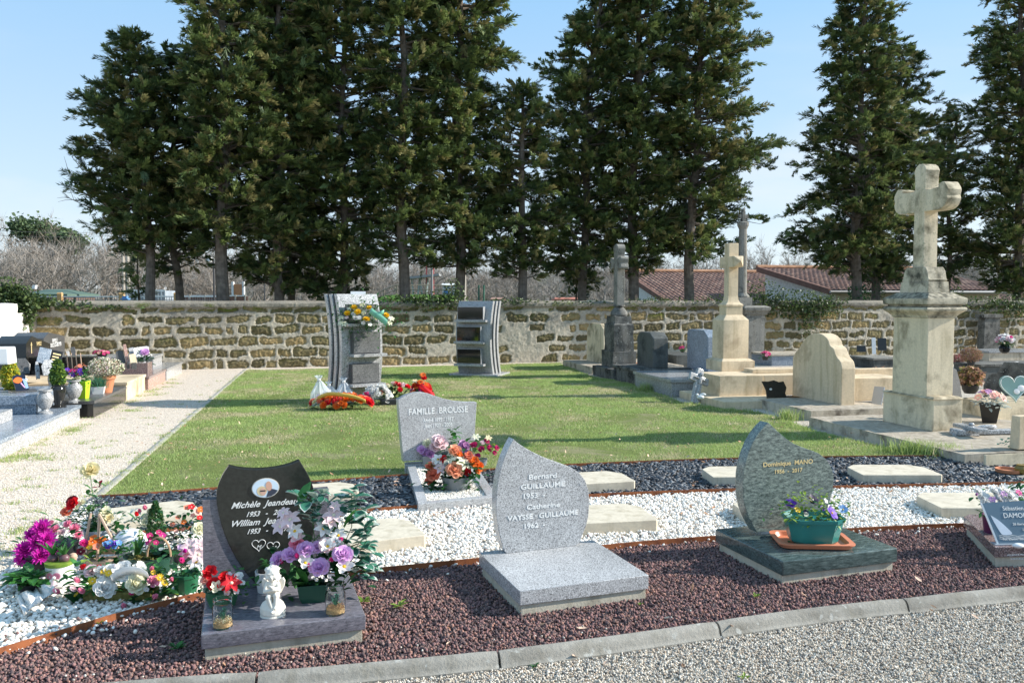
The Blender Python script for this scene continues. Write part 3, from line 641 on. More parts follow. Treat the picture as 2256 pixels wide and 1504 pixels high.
def make_tree(name, label, px, off, prof, seed, trunk_r=.15, lean=0, base_px=None, dens=1., cat='tree', ivy=None, group='conifers behind the wall', mats=None, fine=1.):
    """prof: list of (py, left px, right px) of the crown's outline at the trunk's distance"""
    g = np.random.default_rng(seed); Y = wall_depth(px, off); k = Y/FPX*1.0
    base = PY(px, 672, Y); bx = base.x; H_ = lambda py: PY(px, py, Y).z
    prof = sorted([(H_(py), (xl-px)*k, (xr-px)*k) for py, xl, xr in prof])
    zs = np.array([p[0] for p in prof]); Ls = np.array([p[1] for p in prof]); Rs = np.array([p[2] for p in prof])
    root = thing(name, label, cat, (bx, Y, -.1), 0, group)
    ztop = zs[-1]; zb = zs[0]
    # trunk, slightly wandering
    ph = g.uniform(0, 6, 4)
    def axis(z):
        t = z/ztop; cx = np.interp(z, zs, (Ls+Rs)/2)
        return np.array([lean*math.sin(min(z/3.5, 1)*3.14)*.2+cx*min(1, max(0, (z-zb)/(ztop-zb+.01)))*.8+.05*math.sin(ph[0]+z*1.1), .06*math.sin(ph[1]+z), z])
    pts = [axis(z) for z in np.linspace(0, ztop*.97, 16)]; rad = [trunk_r*(1.15 if i == 0 else 1)*(1-.93*i/15)**.8+.012 for i in range(16)]
    T = G().tube(pts, rad, 10)
    nb = int((ztop-zb)*22*dens); segs = []; SP = []
    for i in range(nb):
        z = zb+(ztop-zb)*((i+g.uniform(0, 1))/nb)**.92; az = g.uniform(0, 2*math.pi); c, s = math.cos(az), math.sin(az)
        l, r = np.interp(z, zs, Ls), np.interp(z, zs, Rs); ax = axis(min(z, ztop*.98)); side = (r-ax[0]) if c > 0 else (ax[0]-l); side = max(.12, side); dep = max(.12, (r-l)/2*.9)
        L_ = 1/math.sqrt((c/side)**2+(s/dep)**2)*g.uniform(.55, 1.12)
        rise = g.uniform(-.15, .5)*L_; droop = g.uniform(.0, .25)*L_
        z0 = min(z, ztop*.97)-rise*.6; b = axis(max(.5, z0)); n = 6; br = []
        for j in range(n+1):
            t = j/n; br.append(b+np.array([c*L_*t, s*L_*t, rise*t-droop*t*t*0.8+droop*.3*math.sin(t*6+ph[2])]))
        if L_ > .35: T.tube([br[0], br[2], br[4], br[6]], [.028+.012*L_, .022, .014, .005], 4)
        m = max(3, int(L_*17*dens**.5))
        for j in range(m):
            t = (.18+.82*((j+g.uniform(0, 1))/m)**.8); q = br[min(n-1, int(t*n))]*(1-(t*n) % 1)+br[min(n, int(t*n)+1)]*((t*n) % 1)
            sp_ = .16*L_*.55*(1.2-t)+.09; d = np.array([c, s, g.uniform(-.15, .55)])+g.normal(0, .55, 3)*np.array([1, 1, .6])
            SP.append((q+g.normal(0, sp_*.5, 3)*np.array([1, 1, .7]), d/np.linalg.norm(d), g.uniform(.30, .56)*(1.1-.25*t), g.random()))
    T.obj('trunk', M['bark'], root)
    tp = [spray_tpl(g, int(34*fine)) for _ in range(6)]; N_ = len(SP); VV = []; FF = []; MI = []; off_ = 0
    P_ = np.array([s[0] for s in SP]); D_ = np.array([s[1] for s in SP]); S_ = np.array([s[2] for s in SP]); C_ = np.array([s[3] for s in SP])
    which = g.integers(0, 6, N_)
    for w_ in range(6):
        k_ = which == w_
        if not k_.any(): continue
        V, F = tp[w_]; d = D_[k_]; up = np.array([0, 0, 1.])+g.normal(0, .35, (len(d), 3)); y_ = np.cross(up, d); y_ /= np.linalg.norm(y_, axis=1)[:, None]; z_ = np.cross(d, y_)
        W = (V[None, :, 0, None]*d[:, None]+V[None, :, 1, None]*y_[:, None]+V[None, :, 2, None]*z_[:, None])*S_[k_][:, None, None]+P_[k_][:, None]
        VV.append(W.reshape(-1, 3)); FF.append((F[None]+(np.arange(len(d))*len(V))[:, None, None]).reshape(-1, 4)+off_); off_ += W.shape[0]*W.shape[1]
        cc = C_[k_]; MI.append(np.repeat(np.where(cc < .40, 0, np.where(cc < .80, 1, 2)), len(F)))
    me = npmesh('crown', np.concatenate(VV), np.concatenate(FF), 4, mats or [M['needle_a'], M['needle_b'], M['needle_c']], False, np.concatenate(MI))
    link('crown', me, root)
    if ivy:
        n = 900; z = g.uniform(.8, ivy, n); a = g.uniform(0, 6.28, n); ax = np.array([axis(q) for q in z]); rr = trunk_r*(1.1)+g.uniform(0, .16, n)*(1-z/ivy*.6)
        leaves('ivy', ax[:, 0]+np.cos(a)*rr, ax[:, 1]+np.sin(a)*rr, z, .055, [M['leaf_dark'], M['leaf']], [.7, .3], g, root, out=a)
    return root
def leaves(name, x, y, z, s, mats, probs, g, parent=None, out=None, droop=.5):
    """many small pointed leaves in one mesh"""
    n = len(x); a = g.uniform(0, 6.28, n) if out is None else out+g.normal(0, .6, n); e = g.uniform(-1.2, .4, n)
    d = np.stack([np.cos(a)*np.cos(e), np.sin(a)*np.cos(e), np.sin(e)], 1); up = g.normal(0, 1, (n, 3)); sd_ = np.cross(d, up); sd_ /= np.linalg.norm(sd_, axis=1)[:, None]; nn = np.cross(d, sd_)
    s_ = (s*g.uniform(.6, 1.3, n))[:, None]; p = np.stack([x, y, z], 1)
    V = np.stack([p, p+d*s_*.4+sd_*s_*.42+nn*s_*.1, p+d*s_*1.1, p+d*s_*.4-sd_*s_*.42+nn*s_*.1], 1).reshape(-1, 3)
    b = np.arange(n)*4; F = np.stack([b, b+1, b+2, b+3], 1)
    return link(name, npmesh(name, V, F, 4, mats, False, g.choice(len(mats), n, p=probs)), parent)
TR = [
 ('leftmost conifer behind the wall with a low hanging branch on its left', 330, 2.6, [(545, 300, 350), (520, 190, 400), (470, 150, 440), (400, 190, 450), (330, 190, 440), (230, 185, 430), (180, 230, 400), (120, 270, 350), (60, 290, 320)], .13, 0, 1.2),
 ('conifer with a curved thin trunk, second from the left of the row', 380, 3.4, [(600, 340, 400), (540, 260, 470), (460, 230, 520), (360, 230, 540), (240, 300, 540), (150, 350, 500), (95, 380, 470)], .12, .9, 1.),
 ('tall conifer with a pale forked trunk left of the grey columbarium pillar', 492, 1.8, [(545, 460, 520), (500, 410, 620), (400, 400, 660), (250, 405, 650), (130, 410, 640), (30, 405, 620), (-100, 430, 600), (-260, 470, 560)], .17, 0, 1.2),
 ('conifer with low dark branches, left one of two close trunks', 618, 2.2, [(640, 560, 650), (590, 500, 690), (500, 480, 740), (400, 500, 750), (250, 520, 740), (100, 540, 720), (-80, 560, 700), (-250, 600, 660)], .12, 0, 1.1),
 ('thin conifer, right one of two close trunks', 640, 3.4, [(600, 600, 700), (540, 560, 740), (400, 540, 790), (200, 570, 760), (20, 590, 740), (-150, 620, 700)], .11, 0, .9),
 ('conifer behind the grey columbarium pillar crowned with flowers', 757, 2.6, [(655, 690, 790), (600, 640, 830), (520, 640, 880), (400, 640, 900), (250, 650, 880), (100, 670, 860), (-80, 700, 840), (-260, 730, 790)], .12, 0, 1.1),
 ('conifer with a thick dark trunk between the two columbarium pillars', 888, 1.7, [(575, 840, 930), (540, 790, 970), (440, 780, 1000), (300, 780, 1010), (150, 790, 1000), (20, 800, 980), (-120, 830, 960), (-280, 860, 920)], .16, 0, 1.1),
 ('tall conifer behind the right columbarium pillar', 1014, 2.0, [(590, 950, 1060), (540, 900, 1090), (440, 880, 1110), (330, 890, 1090), (220, 900, 1100), (130, 900, 1135), (60, 910, 1115), (-40, 930, 1100), (-160, 950, 1070), (-280, 990, 1030)], .15, 0, 1.2),
 ('shorter dark conifer in the dip of the tree line', 1148, 1.9, [(600, 1090, 1200), (560, 1060, 1240), (460, 1050, 1270), (360, 1070, 1250), (280, 1080, 1230), (220, 1100, 1200), (170, 1130, 1170)], .15, 0, 1.15),
 ('conifer with a short visible trunk left of the black stone cross', 1285, 2.6, [(620, 1240, 1320), (580, 1190, 1380), (480, 1180, 1420), (380, 1190, 1420), (260, 1180, 1430), (160, 1190, 1430), (70, 1240, 1420), (-20, 1280, 1420), (-160, 1300, 1400), (-280, 1340, 1370)], .13, 0, 1.1),
 ('conifer whose trunk rises behind the black stone cross', 1392, 2.0, [(600, 1340, 1440), (540, 1310, 1500), (430, 1300, 1520), (300, 1310, 1520), (150, 1320, 1500), (0, 1350, 1490), (-140, 1370, 1460), (-260, 1400, 1430)], .16, 0, 1.1),
 ('tall conifer in front of the red tiled roof, left of the tall stone column', 1518, 1.7, [(560, 1480, 1560), (545, 1450, 1700), (500, 1430, 1725), (430, 1420, 1700), (330, 1430, 1725), (270, 1440, 1690), (190, 1450, 1670), (110, 1460, 1685), (30, 1470, 1640), (-60, 1490, 1630), (-180, 1510, 1600), (-300, 1540, 1570)], .15, 0, 1.2),
 ('pointed conifer with long low branches right of the tall stone column', 1888, 2.0, [(590, 1840, 1920), (560, 1720, 1990), (470, 1700, 2010), (400, 1780, 2010), (350, 1765, 2000), (262, 1735, 2010), (240, 1790, 2000), (160, 1790, 1990), (80, 1810, 1980), (20, 1825, 1960), (-60, 1850, 1930), (-130, 1880, 1900)], .17, 0, 1.15),
 ('ivy-clad conifer behind the shoulder of the tall lichened cross', 1928, 3.0, [(620, 1890, 1990), (560, 1850, 2060), (460, 1850, 2110), (360, 1860, 2100), (290, 1880, 2090), (220, 1900, 2070), (160, 1950, 2040), (100, 1975, 2010)], .16, 0, 1.),
 ('slender conifer just right of the tall lichened cross', 2086, 3.4, [(610, 2050, 2120), (560, 2020, 2140), (450, 2000, 2150), (350, 2020, 2150), (290, 2060, 2140), (240, 2080, 2120)], .10, 0, .9),
 ('dark conifer cut off by the right edge of the photo', 2240, 1.9, [(640, 2160, 2320), (590, 2140, 2340), (520, 2100, 2380), (440, 2130, 2370), (340, 2150, 2350), (232, 2105, 2340), (210, 2150, 2330), (120, 2135, 2320), (20, 2155, 2300), (-80, 2175, 2280), (-200, 2210, 2250)], .17, 0, 1.2)]
for i, (lab, px, off, prof, tr, ln, dn) in enumerate(TR):
    make_tree('conifer', lab, px, off, prof, 100+i, tr, ln, dens=dn, ivy=3.4 if i == 13 else (2.2 if i == 12 else None))
def dead_twigs(root, base, tips, seed):
    g = random.Random(seed); b = G(); o = root.location
    for px, py in tips:
        p0 = PY(*base, o.y)-o; p1 = PY(px, py, o.y)-o; m = p0.lerp(p1, .5)+Vector((0, g.gauss(0, .2), -.08)); b.tube([p0, m, p1], [.022, .014, .006], 4)
        for i in range(7):
            s = m.lerp(p1, g.uniform(0, 1)); d = (p1-p0).normalized(); e = s+(d*.5+Vector((g.gauss(0, .5), g.gauss(0, .5), g.gauss(.2, .5)))).normalized()*g.uniform(.15, .4); b.tube([s, s.lerp(e, .5)+Vector((0, 0, .02)), e], [.008, .006, .003], 3)
    b.obj('dead_branch', M['bark'], root)
TREES = [o for o in bpy.data.objects if o.name.startswith('conifer') and not o.parent]
TREES.sort(key=lambda o: o.location.x)
dead_twigs(TREES[0], (250, 470), [(158, 345), (142, 432), (150, 400), (185, 360), (148, 375)], 1)
dead_twigs(TREES[1], (385, 200), [(365, 112), (395, 95), (410, 130), (350, 130)], 2)
dead_twigs(TREES[2], (492, 530), [(540, 505), (552, 492)], 3)
# ---- ivy and creepers on the wall top
def creeper(lab, spots, s, seed, dens=1, mats=('ivy_dark', 'ivy_light'), cat='ivy', nm='ivy'):
    g = np.random.default_rng(seed); X = []; Y_ = []; Z = []
    for (px, py, rx, rz_, n, fr) in spots:
        Yd = wall_depth(px, -fr); n = int(n*dens*1.9); c = PY(px, py, Yd); k = Yd/FPX
        a = np.clip(g.normal(0, .42, n), -.8, .8); b = np.clip(g.normal(0, .36, n), -.7, .7)*(1-.6*a*a); X.append(c.x+a*rx*k); Z.append(c.z+b*rz_*k); Y_.append(c.y+g.normal(0, .5, n)*.16+a*rx*k*.24)
    X, Y_, Z = map(np.concatenate, (X, Y_, Z)); o = leaves(nm, X, Y_, np.maximum(Z, .02), s, [M[m] for m in mats], [.65, .35], g)
    return tag(o, lab, cat)
creeper('big ivy bush over the corner of the white wall at far left', [(10, 642, 50, 46, 420, .3), (40, 660, 44, 44, 520, .3), (56, 690, 22, 50, 240, .25), (80, 664, 46, 26, 240, 0), (130, 670, 80, 13, 200, 0), (215, 675, 110, 9, 150, .0), (28, 690, 16, 40, 110, .4)], .07, 41)
creeper('low ivy along the wall top left of the right columbarium pillar', [(900, 660, 110, 18, 260, 0), (970, 655, 70, 22, 220, 0), (1000, 640, 24, 40, 100, 0), (990, 668, 40, 16, 120, 0), (935, 672, 50, 18, 60, .1)], .06, 42)
creeper('thin ivy on the wall top between the right pillar and the black cross', [(1130, 664, 70, 12, 200, 0), (1280, 666, 120, 8, 120, 0), (1450, 662, 80, 14, 130, 0), (1570, 660, 60, 16, 120, 0)], .05, 43)
creeper('bushy ivy clump hanging over the wall right of the tall stone column', [(1680, 655, 60, 60, 350, 0), (1740, 668, 120, 44, 700, .1), (1790, 680, 90, 40, 350, .12), (1820, 664, 60, 20, 200, 0), (1780, 710, 40, 50, 120, .12)], .06, 44)
creeper('ragged ivy on the wall top at the right edge', [(2170, 668, 130, 24, 420, 0), (2230, 678, 90, 40, 420, .1), (2105, 645, 20, 30, 60, 0)], .06, 45)
# ================================================================ BACKGROUND BEYOND THE WALL
M['twig'] = plain('bare_twigs', (.30, .268, .235), .95, .1, .2, .4)
M['twig2'] = plain('bare_twigs_brown', (.25, .21, .175), .95, .1, .2, .4)
def bare_tpl(seed, H=9.):
    g = random.Random(seed); G_ = G(); tips = []
    def br(p, d, l, r, dep):
        n = 3; pts = [p]; q = p
        for i in range(n):
            d = (d+Vector((g.gauss(0, .16), g.gauss(0, .16), g.gauss(.05, .1)))).normalized(); q = q+d*l/n; pts.append(q)
        G_.tube(pts, [r, r*.85, r*.7, r*.55], 5 if dep < 2 else 3)
        if dep >= 4: tips.append((q, d, l)); return
        for k in range(g.choice([2, 3, 3]) if dep else g.choice([4, 5])):
            t = g.uniform(.35, 1); pp = pts[min(3, int(t*3)+0)] if k else q
            e = (d+Vector((g.gauss(0, .6), g.gauss(0, .6), g.gauss(.12, .3)))).normalized(); br(pp, e, l*g.uniform(.6, .8), r*.52, dep+1)
        if dep > 1: tips.append((q, d, l))
    br(Vector((0, 0, -.5)), Vector((0, 0, 1)), H*.34, .17, 0)
    V = []; F = []
    for (q, d, l) in tips:
        for k in range(9):
            e = (d*.6+Vector((g.gauss(0, .6), g.gauss(0, .6), g.gauss(.25, .45)))).normalized(); L_ = g.uniform(.35, 1.1); s = e.cross(Vector((g.gauss(0, 1), g.gauss(0, 1), 1))).normalized()*.011
            n = len(V); m = q+e*L_*.5+Vector((g.gauss(0, .05), g.gauss(0, .05), .03)); V += [q-s, q+s, m+s*.6, m-s*.6, q+e*L_]; F += [(n, n+1, n+2, n+3), (n+3, n+2, n+4)]
    G_.add(V, F); return G_.mesh('bare_tree', M['twig'], smooth=False)
BT = [bare_tpl(s) for s in (3, 5, 8, 13, 21)]
for b in BT[3:]: b.materials[0] = M['twig2']
g = random.Random(4); first = True
for row, (Yr, n, hs) in enumerate([(76, 40, .84), (88, 46, .96), (104, 54, 1.12), (124, 58, 1.32)]):
    for i in range(n):
        px = lerp(-60, 2320, (i+g.uniform(.1, .9))/n); c = PY(px, 660, Yr+g.uniform(-6, 6))
        left = 1.42 if px < 330 else (1.2 if px < 700 else 1.05)
        if 1380 < px < 2130 and row < 1: continue
        o = link('bare_tree', BT[g.randrange(5)], None, (c.x, c.y, -1.0), (0, 0, g.uniform(0, 6.28)), hs*left*g.uniform(.8, 1.15))
        zone = ['in the wood left of the conifer row', 'seen between the left conifer trunks', 'seen between the middle conifer trunks', 'above the tiled roofs', 'in the wood right of the tiled roofs'][sum(px > q for q in (230, 760, 1380, 2130))]
        tag(o, 'leafless grey-brown tree '+zone+[', nearest rank', ', second rank', ', third rank', ', farthest rank'][row], 'tree', 'bare trees of the wood beyond the wall')
# undergrowth of the wood
x = []; y = []; z = []; gg = np.random.default_rng(9)
n = 22000; px = gg.uniform(-100, 2356, n); Yd = gg.uniform(60, 130, n); top = .7+1.7*fbm(px/90, Yd/30, 1, 3)
X = (px-1128)/FPX*Yd; Z = gg.uniform(0, 1, n)**1.3*top*(Yd/70)-.6
d = gg.normal(0, .35, (n, 3)); d[:, 2] = gg.uniform(.3, .9, n); s = np.zeros((n, 3)); s[:, 0] = .035; P0 = np.stack([X, Yd, Z], 1)
V = np.stack([P0-s, P0+s, P0+d], 1).reshape(-1, 3); F = np.arange(n*3).reshape(-1, 3)
und = [plain('brush_brown', (.26, .21, .165), .95), plain('brush_grey', (.27, .235, .19), .95), plain('brush_green', (.10, .13, .05), .95)]
tag(link('undergrowth', npmesh('undergrowth', V, F, 3, und, False, np.random.default_rng(2).choice(3, n, p=[.45, .42, .13]))), kind='stuff')
hill = G(); NXH = 60
for k in range(1): pass
rings = [[(x_, y_, (-3 if j == 0 else (6.2+1.4*math.sin(x_*.031+1)+.9*math.sin(x_*.11))*(j/5)**.7 if j < 5 else 0)) for j, y_ in enumerate([128, 134, 142, 152, 164, 180])] for x_ in np.linspace(-120, 120, NXH)]
hill.loft(rings, False)
tag(hill.obj('wooded_rise', gmat('wood_floor', [(.27, .24, .21), (.31, .28, .245), (.23, .205, .18)], 1.2, ((.12, .12, .07), .3, .45, .6))), kind='structure')
# pines above the wood on the left
def pine(px, py, w_, h, Y, seed, lab):
    c = PY(px, py, Y); g = np.random.default_rng(seed); k = Y/FPX
    r = thing('pine_tree', lab, 'tree', (c.x, Y, 0), 0, 'pines above the bare wood')
    G().tube([(0, 0, -1), (.1, 0, c.z*.5), (0, 0, c.z)], [.22, .18, .1], 8).obj('trunk', M['bark'], r)
    V = []; F = []; n0 = 2600; cc = [(g.uniform(-.5, .5)*w_*k, g.uniform(-.4, .4)*w_*k, c.z+g.uniform(-.5, .45)*h*k) for _ in range(12)]
    ci = g.integers(0, 12, n0); p = np.array(cc)[ci]+g.normal(0, 1, (n0, 3))*np.array([.17, .17, .12])*w_*k
    leaves('crown', p[:, 0], p[:, 1], p[:, 2], .42, [M['pine_a'], M['pine_b']], [.5, .5], g, r)
M['pine_a'] = leafmat('pine_dark', (.05, .085, .045), (.08, .12, .055), .8, 3); M['pine_b'] = leafmat('pine_light', (.09, .14, .06), (.13, .18, .08), .8, 3)
pine(70, 508, 66, 34, 112, 1, 'flat-topped pine above the bare wood at far left')
pine(128, 515, 40, 24, 115, 2, 'lower pine above the bare wood, between the far left pine and the conifers')
pine(152, 530, 46, 34, 108, 3, 'dark pine above the wood just left of the hanging conifer branch')
def behind(px, py, Y): return PY(px, py, Y)
def simple(name, lab, cat, px, Y, ang=0, group=None, z=0): 
    c = PY(px, 660, Y); return thing(name, lab, cat, (c.x, Y, z), ang, group)
def kk(Y): return Y/FPX
M['grey_metal'] = plain('grey_metal', (.28, .28, .28), .5, .5, .1); M['dark_metal'] = plain('dark_metal', (.05, .05, .055), .5)
M['pole'] = plain('concrete_pole', (.40, .36, .31), .9, .2, .1); M['fence_brown'] = plain('brown_boards', (.20, .11, .085), .8, .2, .2, 3)
M['white_metal'] = plain('white_metal', (.72, .72, .70), .5); M['lamp_glass'] = plain('milky_lamp', (.75, .76, .78), .3)
M['orange_post'] = plain('ochre_post', (.52, .32, .14), .8); M['mesh_grey'] = plain('grey_lattice', (.33, .29, .27), .8); M['blue'] = plain('blue_paint', (.1, .25, .5), .5)
M['glass_dark'] = plain('pale_window_glass', (.30, .34, .38), .1, .5, .2, 1.5); M['hut_green'] = plain('green_grey_roof', (.10, .15, .12), .8, .2, .1)
M['rail_wood'] = plain('grey_rail_wood', (.30, .25, .19), .9); M['brick'] = plain('dark_brick_lattice', (.16, .09, .075), .9)
def lamp(px, py, Y, lab, side=-1, h=None):
    r = simple('street_lamp', lab, 'street lamp', px, Y, 0, 'street lamps beyond the wall'); z = PY(px, py, Y).z
    G().tube([(0, 0, -.2), (0, 0, z-.1)], [.06, .045], 8).obj('pole', M['dark_metal'], r)
    G().loft([[(side*a-.16*(1-.2*k), b*(.15), z-.15+.2*k+side*a*0) for a, b in ((-.02, -1), (.22, -1), (.22, 1), (-.02, 1))] for k in (0, 1, 1.4)]).obj('lamp_head', M['lamp_glass'], r, bev=.02)
lamp(472, 570, 44, 'nearest and tallest grey street lamp seen between the left conifer trunks'); lamp(538, 596, 50, 'street lamp right of the pale forked trunk, beside the orange panel'); lamp(583, 608, 60, 'smaller street lamp left of the two close trunks'); lamp(84, 632, 62, 'small street lamp in front of the green-roofed hut at far left')
# floodlight mast and concrete pole
Y = 70; r = simple('floodlight_mast', 'grey floodlight mast with square lamps left of the conifers', 'floodlight mast', 273, Y); z = PY(273, 535, Y).z
G().tube([(0, 0, -.2), (0, 0, z)], [.14, .11], 8).obj('mast', M['pole'], r); G().box(-.55, .55, -.05, .05, z-.1, z).box(-.5, .5, -.05, .05, z+.45, z+.5).box(-.03, .03, -.05, .05, z, z+.5).obj('crossbar', M['grey_metal'], r)
for dx, dz in ((-.35, .1), (.3, .1), (-.35, .6), (.3, .6)): G().box(-.22, .22, -.12, .1, 0, .36, .03).obj('floodlight', M['lamp_glass'], r, loc=(dx, -.1, z+dz))
r = simple('utility_pole', 'tall pale concrete utility pole right of the floodlight mast', 'utility pole', 283, 66); z = PY(283, 512, 66).z
G().tube([(0, 0, -.2), (0, 0, z)], [.19, .13], 8).obj('pole', M['pole'], r); G().box(-.5, .5, -.04, .04, z-.3, z-.22).obj('crossarm', M['grey_metal'], r)
for i_, (pa, pb) in enumerate([((-300, 474), (283, 510)), ((-300, 488), (283, 518))]):
    a, b = PY(*pa, 52), PY(*pb, 66); pts = [a.lerp(b, t/8)+Vector((0, 0, -.5*math.sin(math.pi*t/8))) for t in range(9)]
    tag(G().tube(pts, .012, 4).obj('overhead_wire', M['dark_metal']), ['upper overhead wire crossing the sky at far left', 'lower overhead wire crossing the sky at far left'][i_], 'wire', 'overhead wires')
r = simple('utility_pole', 'pale concrete utility pole behind the right columbarium pillar', 'utility pole', 1021, 46); z = PY(1022, 520, 46).z
G().tube([(.05, 0, -.2), (.05, 0, z)], [.11, .09], 8).obj('pole', M['pole'], r)
# hut
def hut(px0, px1, pyr, pye, Y, lab, roof, wall, cat='hut', deep=5, hip=.35, ang=0, gable=False):
    a, b = PY(px0, pye, Y), PY(px1, pye, Y); zr = PY(px0, pyr, Y+deep/2).z; w_ = b.x-a.x; r = thing('hut', lab, cat, (a.x, Y, 0), ang)
    G().box(.25, w_-.25, .25, deep-.25, -.3, a.z).obj('wall', wall, r)
    if gable: G().slab([(0, a.z), (w_, a.z), (w_, a.z+.1), (w_/2, zr+.1), (0, a.z+.1)], 0, deep).obj('roof', roof, r)
    else: G().loft([[(0, 0, a.z), (w_, 0, a.z), (w_, deep, a.z), (0, deep, a.z)], [(0, 0, a.z+.15), (w_, 0, a.z+.15), (w_, deep, a.z+.15), (0, deep, a.z+.15)], [(w_*hip*.6, deep/2, zr), (w_*(1-hip), deep/2, zr), (w_*(1-hip), deep/2+.05, zr), (w_*hip*.6, deep/2+.05, zr)]]).obj('roof', roof, r)
    return r, w_, a.z
hut(42, 148, 637, 652, 64, 'low hut with a green-grey hipped roof beyond the far left of the wall', M['hut_green'], plain('hut_brown', (.15, .1, .08), .8))
# lattice fence with ochre posts
Y = 46; r = simple('lattice_fence', 'low brown lattice fence with ochre posts beyond the left of the wall', 'fence', 60, Y, R(4))
x1 = (480-60)*kk(Y); zt = PY(60, 652, Y).z
G().box(0, x1, -.03, .03, zt-.06, zt).obj('top_rail', M['white_metal'], r)
lat = G(); k = 0.
while k < x1:
    lat.box(k, k+.03, .0, .02, -.2, zt-.05); k += .13
k = .1
while k < zt-.1: lat.box(0, x1, .021, .04, k, k+.03); k += .17
lat.obj('lattice', M['mesh_grey'], r)
for px in (130, 262, 380): G().box(-.12, .12, -.1, .1, -.2, zt+.12).box(-.14, .14, -.12, .12, zt+.12, zt+.2, .05, .05).obj('post', M['orange_post'], r, loc=((px-60)*kk(Y), 0, 0))
Y = 47; r = simple('board_fence', 'brown board fence with pale posts and white top rail right of the lattice fence', 'fence', 405, Y, R(2)); x1 = (540-405)*kk(Y); zt = PY(405, 651, Y).z
bd = G(); k = 0.
while k < x1: bd.box(k, k+.17, 0, .03, -.2, zt-.05); k += .18
bd.obj('boards', M['fence_brown'], r); G().box(0, x1, -.05, .0, zt-.05, zt+.02).obj('top_rail', M['white_metal'], r)
for px in (405, 418, 451, 483, 518, 539): G().box(-.04, .04, -.09, -.05, -.2, zt+.05).obj('post', M['pole'], r, loc=((px-405)*kk(Y), 0, 0))
# pavilion with white mullions
Y = 52; r = simple('glazed_shelter', 'low glazed shelter with white window bars beyond the left conifer trunks', 'shelter', 280, Y); x1 = 84*kk(Y); za, zb, zc = PY(0, 664, Y).z, PY(0, 640, Y).z, PY(0, 642, Y).z
G().box(0, x1, 0, 3, -.2, za).obj('brick_base', M['brick'], r); G().box(.03, x1-.03, .05, 2.9, za, zb).obj('glass', M['glass_dark'], r)
fr = G().box(0, x1, -.02, .0, zb-.08, zb+.06).box(0, x1, -.02, 0, za, za+.06).box(0, x1, -.02, 0, (za+zb)/2-.02, (za+zb)/2+.03)
for i in range(12): fr.box(x1*i/11-.035, x1*i/11+.035, -.045, -.02, za, zb)
fr.obj('window_bars', M['white_metal'], r)
tag(G().box(-.12, .12, 0, .2, -.2, PY(0, 652, 44).z).box(-.2, .2, -.05, .25, PY(0, 660, 44).z, PY(0, 657, 44).z).obj('blue_post', M['blue'], loc=tuple(PY(274, 660, 44)[:2])+(0,)), 'small blue painted post beside the glazed shelter', 'post')
Y = 50; r = simple('sports_panel', 'tall orange panel between two white posts beyond the pale forked trunk', 'panel', 525, Y, R(-12))
w_ = 22*kk(Y); za, zb = PY(0, 657, Y).z, PY(0, 626, Y).z
G().box(-w_/2, w_/2, 0, .05, za, zb).obj('panel', plain('orange_boards', (.48, .22, .10), .7), r)
for s in (-1, 1): G().box(-.06, .06, -.05, .08, -.2, zb+.15).obj('post', M['white_metal'], r, loc=(s*(w_/2+.05), 0, 0))
# green mound with railing, kiosk and steel frame
c = PY(925, 668, 50); mnd = G().lathe([(5.6, -.8), (4.9, .7), (3.6, 1.5), (2.2, 1.93), (.5, 1.98), (.01, 1.98)], 40, sq=.6)
for i in range(1): pass
o = mnd.obj('grass_mound', plain('mown_grass', (.09, .17, .035), .9, .1, .25, 3), loc=(c.x-.3, 52, 0)); o.scale = (.95, 1, 1); tag(o, kind='structure')
zt = PY(0, 648, 50).z; r = thing('wooden_railing', 'grey wooden railing on the green mound beyond the wall', 'railing', (c.x-.2, 51.5, 0)); 
ps = [(-3.4, .0, zt-1.0), (-2.9, 0, zt-.75), (-2.2, 0, zt-.3), (-1.4, 0, zt), (-.5, 0, zt), (.4, 0, zt), (1.2, 0, zt), (2.0, 0, zt-.05)]
for p in ps: G().box(-.035, .035, -.03, .03, -.3, .62).obj('post', M['rail_wood'], r, loc=p)
G().tube([(p[0], -.05, p[2]+.58) for p in ps], .035, 5).tube([(p[0], -.05, p[2]+.3) for p in ps], .03, 5).obj('rails', M['rail_wood'], r)
Y = 60; r = simple('glass_kiosk', 'small glazed kiosk with a blue door on the mound', 'kiosk', 976, Y); w_ = 32*kk(Y); za, zb = PY(0, 650, Y).z, PY(0, 628, Y).z
G().box(0, w_, 0, 1.5, za-.8, za).obj('base', M['pole'], r); G().box(.04, w_-.04, .04, 1.4, za, zb).obj('glass', M['glass_dark'], r)
f_ = G()
for i in range(5): f_.box(w_*i/4-.03, w_*i/4+.03, -.03, .03, za, zb)
f_.box(0, w_, -.031, -.01, zb-.3, zb-.25).obj('frame', M['white_metal'], r); G().box(-.1, w_+.1, -.2, 1.6, zb, zb+.12, .03, .2).obj('roof', M['white_metal'], r); G().box(.05, w_*.33, -.04, -.031, za, zb-.32).obj('door', M['blue'], r)
Y = 63; r = simple('canopy_shelter', 'grey steel canopy on slanted struts beyond the mound', 'canopy', 900, Y); w_ = 70*kk(Y); za = PY(0, 613, Y).z; zb = PY(0, 608, Y).z
G().loft([[(0, -1, za-.1), (0, 1, za-.1), (0, 1, za+.1), (0, -1, za+.1)], [(w_, -1, zb), (w_, 1, zb), (w_, 1, zb+.15), (w_, -1, zb+.15)]]).obj('roof', M['grey_metal'], r)
for a, b in ((.22, .1), (.22, .36), (.5, .36), (.5, .62)): G().tube([(w_*a, 0, .5), (w_*b, 0, za)], .08, 6).obj('strut', M['leaf_grey'], r)
